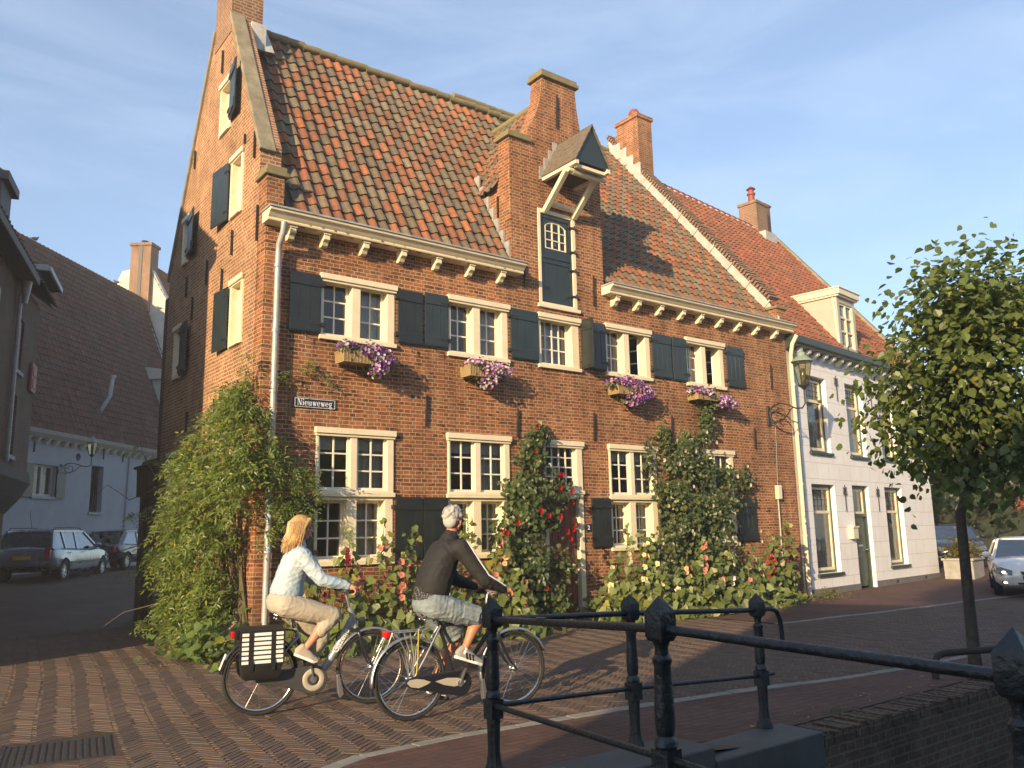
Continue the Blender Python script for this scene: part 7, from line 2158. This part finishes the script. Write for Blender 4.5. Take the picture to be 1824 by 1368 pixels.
M['whitehair'] = mat('white grey hair', (.44, .425, .40), .75, .15, 30, .15, 60, dist=.002)
ho = fuse('hair', h_, .006, M['whitehair'], man, 1)
mb = MB()
for k in range(240):
    a = rs.uniform(0, 2*PI); e = rs.uniform(-.5, 1.4)
    d = Vector((math.cos(a)*math.cos(e), math.sin(a)*math.cos(e), math.sin(e)))
    if d.x > .5 and d.z < .6: continue
    if d.z < -.1 and d.x > -.1: continue
    p0 = Vector((-.024, 0, .045))+Vector((d.x*.106, d.y*.090, d.z*.091)); t_ = Vector((-.55+rs.uniform(-.3, .3), rs.uniform(-.3, .3), -.75)); t_ = t_-d*t_.dot(d)
    mb.tube([q(*p0), q(*(p0+t_*.016+d*.002)), q(*(p0+t_*.034))], [.0012, .0018, .0006], 4)
mb.build('hair_strands', M['whitehair'], ho, smooth=True)
for sg in (-1, 1):
    hl, to = PM['foot'][sg]; y = PM['leg'][sg][2][1]
    shoe(man, hl, to, y, mat('grey suede', (.34, .31, .28), .9, .15, 20), M['white'], M['black'])
    an = Vector(PM['leg'][sg][2]); kn = Vector(PM['leg'][sg][1])
    mb = MB(); mb.limb([an+Vector((-.004, 0, -.02)), an.lerp(kn, .06)], [.040, .037], 12); fuse('sock', mb, .008, M['white'], man, 2)
# ------------------------------------------------------------------ cars
def wheel_parts(t, x, y, r=.31, w=.19, parent_name='wheel'):
    sg = 1 if y > 0 else -1
    mb = MB(); mb.lathe([(r*.66, -w/2), (r*.93, -w/2), (r, -w*.33), (r, w*.33), (r*.93, w/2), (r*.66, w/2)], (x, y, r), 24, axis='y', caps=False)
    wo = mb.build(parent_name, M['rubber'], t, smooth=True)
    mb = MB(); mb.lathe([(r*.68, w*.30*sg), (r*.60, w*.40*sg), (r*.55, w*.28*sg)], (x, y, r), 24, axis='y', caps=False)
    for k in range(7):
        a = 2*PI*k/7
        mb.bar((x+.03*math.cos(a), y+w*.33*sg, r+.03*math.sin(a)), (x+r*.6*math.cos(a), y+w*.33*sg, r+r*.6*math.sin(a)), .045, .02, (0, 1, 0))
    mb.lathe([(.06, w*.30*sg), (.05, w*.40*sg), (.001, w*.42*sg)], (x, y, r), 12, axis='y')
    mb.build('rim', M['alu'], wo)
    mb = MB(); mb.lathe([(r*.62, w*.10*sg), (.01, w*.1*sg)], (x, y, r), 18, axis='y'); mb.build('brake', M['iron'], wo)

def car(loc, rz, paint, label, kind='hatch', L_=4.2, W_=1.76, H=1.45, plate=None, sc=1.0, roof_rails=False, emblem=False):
    """local x forward, rear bumper at 0, ground at z 0"""
    t = empty('parked_car', loc, rz, label, 'car')
    t.scale = (sc, sc, sc)
    hw_ = W_/2
    fa, ra, wr = L_-.82, .78, .31
    est = kind == 'estate'
    # upper edge of the lower body
    st = [(0.0, .50, .86), (.04, .45, .92), (.25, .40, .96), (ra, .28, .95), (1.6, .26, .92), (2.5, .26, .90), (L_-1.22, .27, .93), (L_-.75, .28, .88), (L_-.30, .28, .76), (L_-.06, .30, .62), (L_, .38, .54)]
    rings = []
    for i, (x, zb, zt) in enumerate(st):
        tp = 1.0
        if x > L_-.5: tp = 1-.30*((x-(L_-.5))/.5)**2
        if x < .3: tp = 1-.16*((.3-x)/.3)**2
        h = hw_*tp
        rings.append([(x, -h*.86, zb), (x, -h*.97, zb+.08), (x, -h, (zb*.5+zt*.5)), (x, -h*.965, zt-.06), (x, -h*.88, zt), (x, -h*.4, zt+.035), (x, 0, zt+.045), (x, h*.4, zt+.035), (x, h*.88, zt), (x, h*.965, zt-.06), (x, h, (zb*.5+zt*.5)), (x, h*.97, zb+.08), (x, h*.86, zb)])
    base = MB().loft(rings)
    cut = []
    for x in (ra, fa):
        for sg in (-1, 1):
            c = MB(); c.lathe([(.37, -.22), (.37, .22)], (x, sg*(hw_-.08), .31), 24, axis='y'); cut.append(c)
    body = solid_cut('body', base, cut, paint, t)
    body.data.polygons.foreach_set('use_smooth', [True]*len(body.data.polygons)); body.data.set_sharp_from_angle(angle=R_(34))
    # cabin glass and roof
    ws, wt = L_-1.12, L_-1.95          # windscreen foot and head
    rf, rt_ = (.10, .42) if est else (.30, .95)
    zb = .90
    b = [(rf, zb+.02), (rt_, H-.07), (rt_+.5, H-.01), (wt-.35, H), (wt, H-.045), (ws, zb)]
    gl = MB()
    lo, hi = hw_*.90, hw_*.70
    def hwz(z): return lo+(hi-lo)*max(0, (z-zb))/(H-zb)
    rings = []
    for x, z in b:
        rings.append([(x, -hwz(z), z), (x, hwz(z), z)])
    # side windows (polygon in the tilted side plane), windscreen, rear window
    body_side = []
    for sg in (-1, 1):
        V_ = [(x, sg*(hwz(z)-.012), z) for x, z in b]+[(2.4, sg*(lo-.012), zb-.01)]
        gl.add(V_, [tuple(range(len(V_)))])
    for (x0, z0), (x1, z1) in ((b[0], b[1]), (b[4], b[5])):
        gl.add([(x0, -hwz(z0)+.015, z0), (x0, hwz(z0)-.015, z0), (x1, hwz(z1)-.015, z1), (x1, -hwz(z1)+.015, z1)], [(0, 1, 2, 3)])
    gl.build('window', M['glass_car'], t)
    rm = MB()
    rr = []
    for x, z in b[1:5]:
        h = hwz(z)
        rr.append([(x, -h, z-.02), (x, -h*.8, z+.02), (x, 0, z+.035), (x, h*.8, z+.02), (x, h, z-.02), (x, h*.8, z-.03), (x, -h*.8, z-.03)])
    rm.loft(rr)
    for sg in (-1, 1):
        pl_ = [(b[5], b[4], .055), (b[0], b[1], .16 if not est else .10)]
        for (p0, p1, w_) in pl_: rm.bar((p0[0], sg*hwz(p0[1]), p0[1]), (p1[0], sg*hwz(p1[1]), p1[1]-.015), .05, w_, (1, 0, .4))
        rm.bar((1.75, sg*(lo-.005), zb), (1.80, sg*(hi+.005), H-.03), .03, .07, (1, 0, 0))
        if est: rm.bar((.95, sg*(lo-.005), zb), (.90, sg*(hi+.005), H-.03), .03, .06, (1, 0, 0))
        rm.bar((b[1][0], sg*hi, H-.04), (b[4][0], sg*hi, H-.05), .05, .05)
    rm.build('roof', paint, t, smooth=True)
    it = MB(); it.box(rf+.25, ws-.3, -hw_*.8, hw_*.8, .5, .88)
    for x in (1.5, 2.35):
        for sg in (-1, 1): it.box(x, x+.14, sg*.4-.22, sg*.4+.22, .85, 1.22)
    it.build('seats', M['black'], t)
    for x in (ra, fa):
        for sg in (-1, 1): wheel_parts(t, x, sg*(hw_-.10))
    for sg in (-1, 1):
        m_ = MB(); m_.ell((ws-.42, sg*(hw_+.06), 1.0), (.07, .11, .075), 12, 8); m_.bar((ws-.42, sg*(hw_-.1), .94), (ws-.42, sg*(hw_+.02), .97), .03, .04)
        mo = m_.build('mirror', paint, t, smooth=True)
        m_ = MB()
        m_.loft([[(L_-.66, sg*hw_*.93, .74), (L_-.62, sg*hw_*.955, .64), (L_-.58, sg*hw_*.90, .82)], [(L_-.16, sg*hw_*.83, .62), (L_-.12, sg*hw_*.86, .56), (L_-.22, sg*hw_*.78, .725)], [(L_+.005, sg*hw_*.52, .575), (L_+.012, sg*hw_*.52, .53), (L_-.09, sg*hw_*.50, .64)]])
        m_.v = [(x+.022, y*1.05, z+.012) for x, y, z in m_.v]
        ho_ = m_.build('headlight', M['lens'], t, smooth=True)
        if emblem: MB().ell((L_-.03, sg*hw_*.74, .615), (.05, .045, .03), 10, 6).build('bulb', M['lamp_on'], ho_, smooth=True)
        m_ = MB(); m_.box(-.012, .16, min(sg*hw_*.70, sg*hw_*.86), max(sg*hw_*.70, sg*hw_*.86), .62, .98 if est else .86)
        m_.build('tail_light', M['redlens'], t, bevel=.02)
        for xh in (1.0, 1.95): MB().box(xh, xh+.14, min(sg*hw_, sg*(hw_+.03)), max(sg*hw_, sg*(hw_+.03)), .80, .825).build('door_handle', M['chrome' if est else 'black'], t)
        m_ = MB(); m_.box(L_-.13, L_-.045, min(sg*hw_*.62, sg*hw_*.80), max(sg*hw_*.62, sg*hw_*.80), .325, .40); fo = m_.build('fog_lamp', M['black'], t, bevel=.01)
        m_ = MB(); m_.ell((L_-.05, sg*hw_*.71, .365), (.02, .055, .03), 10, 6); m_.build('lens', M['lamp_on' if emblem else 'lens'], fo, smooth=True)
    g_ = MB(); g_.prism([(-.30, .63), (.30, .63), (.26, .55), (-.26, .55)], L_-.11, L_+.014, 'yz'); g_.prism([(-.42, .41), (.42, .41), (.36, .32), (-.36, .32)], L_-.2, L_-.010, 'yz')
    gr = g_.build('grille', M['black'], t)
    if emblem:      # small bright S shaped badge
        e_ = MB(); x = L_+.022
        e_.tube([(x, .05, .625), (x, -.045, .625), (x, -.05, .598), (x, .05, .585), (x, .045, .558), (x, -.05, .558)], .011, 6); e_.build('badge', M['chrome'], gr)
    for (x, sg, s_) in ((L_+.012, 1, plate), (-.02, -1, plate)):
        p_ = MB(); z = .485 if sg > 0 else .70
        p_.box(min(x, x+.012*sg), max(x, x+.012*sg), -.26, .26, z-.055, z+.055)
        po = p_.build('number_plate', M['yellow'], t)
        p_ = MB(); p_.box(min(x+.0125*sg, x+.014*sg), max(x+.0125*sg, x+.014*sg), -.26 if sg > 0 else .21, -.21 if sg > 0 else .26, z-.053, z+.053); p_.build('blue_band', M['platebl'], po)
        if s_: text_obj('lettering', s_, .098, M['black'], po, (x+.0145*sg, .02*sg, z), (PI/2, 0, PI/2*sg), .001, .001, .95)
    if roof_rails:
        r_ = MB()
        for sg in (-1, 1): r_.tube([(.5, sg*hi*.97, H-.02), (.6, sg*hi*.97, H+.05), (1.9, sg*hi*.97, H+.065), (wt-.2, sg*hi*.97, H+.05), (wt-.1, sg*hi*.97, H-.02)], .016, 8)
        r_.build('roof_rail', M['black'], t, smooth=True)
        r_ = MB(); r_.tube([(.75, .1, H+.02), (.55, .1, H+.55)], .006, 5); r_.build('antenna', M['black'], t)
    tr = MB()
    for sg in (-1, 1): tr.box(ra+.40, fa-.40, min(sg*hw_*1.0, sg*hw_*1.012), max(sg*hw_*1.0, sg*hw_*1.012), .50, .56)
    tr.build('side_trim', M['black'], t)
    return t
M['platebl'] = mat('plate blue band', (.01, .03, .25), .5)
car((-.80, 16.75, .40), R_(59), M['carsilver'], 'silver grey estate car with roof rails parked in the shaded alley', 'estate', 4.45, 1.75, 1.46, None, 1.07, True)
car((2.15, 21.9, .52), R_(52), M['cardark'], 'black hatchback with red tail lamp parked beyond the silver estate', 'hatch', 3.9, 1.70, 1.46, None)
car((19.45, -2.15, .0), R_(205), M['carwhite'], 'white hatchback with lit front lamps coming down the street behind the lime tree', 'hatch', 4.2, 1.78, 1.42, 'PG-7', .90, False, True)
car((27.3, 3.6, .2), R_(212), M['cardark'], 'black car with pale headlights parked beyond the white house corner', 'hatch', 4.2, 1.72, 1.42, 'SJ-NN-1')

# concrete planter with a bush
t = empty('planter', (21.75, .50, 0), R_(10), 'pale concrete planter with a yellowish bush at the white house corner', 'planter')
mb = MB(); mb.prism([(-.55, 0), (.55, 0), (.60, .55), (-.60, .55)], -.5, .3, 'xz'); mb.box(-.64, .64, -.54, .34, .55, .62)
mb.build('tub', M['concrete'], t, bevel=.02)
P_ = [(random.gauss(0, .28), random.gauss(-.1, .2), .62+abs(random.gauss(0, .28))) for _ in range(700)]
N2 = [(random.gauss(0, .5), random.gauss(-.3, .5), .6) for _ in range(700)]
leaf_cloud('foliage', P_, N2, .09*(.5+.7*rng.random(700)), leafcol(700, (.14, .13, .03), .4, .2), M['leaf'], t, 'heart')

# trees and a hedge closing the street
tree('street_tree', (33, 4.6, .2), (.1, 0, 1.6), 1.6, (.2, 0, 3.9), (2.6, 2.6, 3.0), 1700, .34, 'dark street tree beyond the black parked car', (.035, .055, .018), .2, 26, 'trees closing the street', 3)
tree('street_tree', (27.5, -5.5, .1), (0, .1, 2.4), 2.4, (0, 0, 4.6), (2.6, 2.6, 2.6), 1500, .32, 'dark street tree on the canal side behind the white car', (.035, .055, .018), .18, 24, 'trees closing the street', 4)
tree('street_tree', (34, -9.5, .1), (0, .1, 2.4), 2.4, (0, 0, 4.4), (3.6, 3.6, 3.6), 1700, .38, 'wide dark tree behind the white car', (.03, .05, .016), .2, 26, 'trees closing the street', 12)
tree('street_tree', (47, 6, .1), (0, .1, 1.4), 1.4, (0, 0, 4.0), (4.0, 5, 4.2), 2600, .5, 'broad dark tree filling the end of the street', (.03, .05, .016), .25, 40, 'trees closing the street', 14)
tree('street_tree', (39, 4.2, .2), (0, .1, 1.2), 1.2, (0, 0, 3.6), (3.2, 3.6, 3.2), 1500, .40, 'farthest dark tree at the end of the street', (.035, .055, .018), .2, 24, 'trees closing the street', 9)
t = empty('hedge', (33.0, 4.6, .2), R_(113), 'tall dark hedge closing the street behind the black parked car', 'hedge')
P_ = [(random.uniform(-9, 9), random.gauss(0, .5), random.uniform(0, 3.4)+random.gauss(0, .15)) for _ in range(3600)]
leaf_cloud('foliage', P_, [(random.gauss(0, .5), random.gauss(0, .5), .5) for _ in P_], .26*(.5+.7*rng.random(3600)), leafcol(3600, (.03, .048, .016), .4, .02), M['leaf'], t, 'heart')
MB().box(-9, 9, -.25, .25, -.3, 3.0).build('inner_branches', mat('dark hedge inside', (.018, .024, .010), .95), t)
t = empty('brick_garden_wall', (33, -3, .2), R_(75), 'low brick garden wall at the end of the street', 'wall')
mb = MB(); mb.box(0, 16, 0, .3, 0, 1.3); mb.build('wall', M['brick_dark'], t)
mb = MB(); mb.box(-.05, 16.05, -.05, .35, 1.3, 1.4); mb.build('coping', M['concrete'], t)
def fence_post(x, y): pass
t = empty('flag_post', (26.2, .2, .2), 0, 'thin pale post with an orange flower head beside the black car', 'post')
mb = MB(); mb.tube([(0, 0, 0), (0, 0, 1.9)], .05, 8); mb.build('pole', M['white'], t)
mb = MB()
mb.cc = (.62, .12, .03)
for _ in range(60):
    c = Vector((random.gauss(-.25, .22), random.gauss(0, .15), 2.0+random.gauss(0, .09))); a = random.uniform(0, 6)
    mb.add([c, c+Vector((.07*math.cos(a), .05, .07*math.sin(a))), c+Vector((.02, -.04, .08)), c+Vector((-.06*math.sin(a), .02, .05))], [(0, 1, 2, 3)])
mb.build('flowers', M['petal'], t, col=True)

# pigeons on the ridges of the alley house
def bird(p, rz, label):
    o = MB()
    o.ell((0, 0, .10), (.14, .07, .075), 10, 7); o.ell((.13, 0, .19), (.045, .04, .045), 8, 6); o.limb([(.08, 0, .13), (.12, 0, .18)], [.05, .035], 8); o.bar((.165, 0, .19), (.20, 0, .185), .015, .012); o.bar((-.10, 0, .10), (-.26, 0, .07), .07, .02); o.tube([(0, .02, .05), (0, .02, -.02)], .008, 5); o.tube([(0, -.02, .05), (0, -.02, -.02)], .008, 5)
    b = fuse('pigeon', o, .012, M['bird'], None, 2)
    b.location = p; b.rotation_euler = (0, 0, rz); tag(b, label, 'bird')
M['bird'] = mat('dark grey plumage', (.06, .065, .075), .7, .3, 20)
def on_lh(s, y, z): return lh.matrix_basis @ Vector((s, y, z))
bird(tuple(on_lh(-.2, 3.25, 13.82)), .4, 'dark pigeon sitting on the long ridge of the alley house')
bird(tuple(on_lh(6.1, 3.25, 13.82)), 2.4, 'pigeon on the alley house ridge close to the tall chimney')

# ------------------------------------------------------------------ unseen houses added behind the viewer: the first shades the near street
bh = empty('shade_house', (-11.6, -11.75, 0), R_(25), 'unseen plain brick house added behind the viewer to shade the near street', 'house')
mb = MB(); mb.box(-9, 0, -24, 0, -.2, 6.9); mb.build('wall', M['brick_dark'], bh)
mb = MB(); mb.prism([(-9.3, 6.91), (.3, 6.91), (-4.5, 8.7)], -24.2, .2, 'xz'); mb.build('roof', M['tile_far'], bh)

t = empty('reflected_terrace', (-16, -32, 0), R_(2), 'unseen dark brick terrace added behind the viewer for dark window reflections', 'houses')  # unseen row added so the window panes reflect dark walls
mb = MB(); mb.box(0, 70, -8, 0, -.2, 7.5); mb.build('wall', M['brick_dark'], t)
mb = MB(); mb.prism([(-8.3, 7.51), (.4, 7.51), (-4, 11.0)], -.3, 70.3, 'yz'); mb.build('roof', M['tile_far'], t)

# ------------------------------------------------------------------ thin haze volume added to lift the blacks
hz, N_, L_, b_ = new_mat('black lifting haze')
N_.remove(b_)
pv = N_.new('ShaderNodeVolumePrincipled'); pv.inputs['Color'].default_value = (.96, .93, .88, 1); pv.inputs['Density'].default_value = 0.0024; pv.inputs['Anisotropy'].default_value = 0.0
L_.new(pv.outputs[0], N_['Material Output'].inputs['Volume'])
o = MB().box(-72, 94, -64, 74, -3.7, 19.5).build('haze', hz); tag(o, kind='stuff')
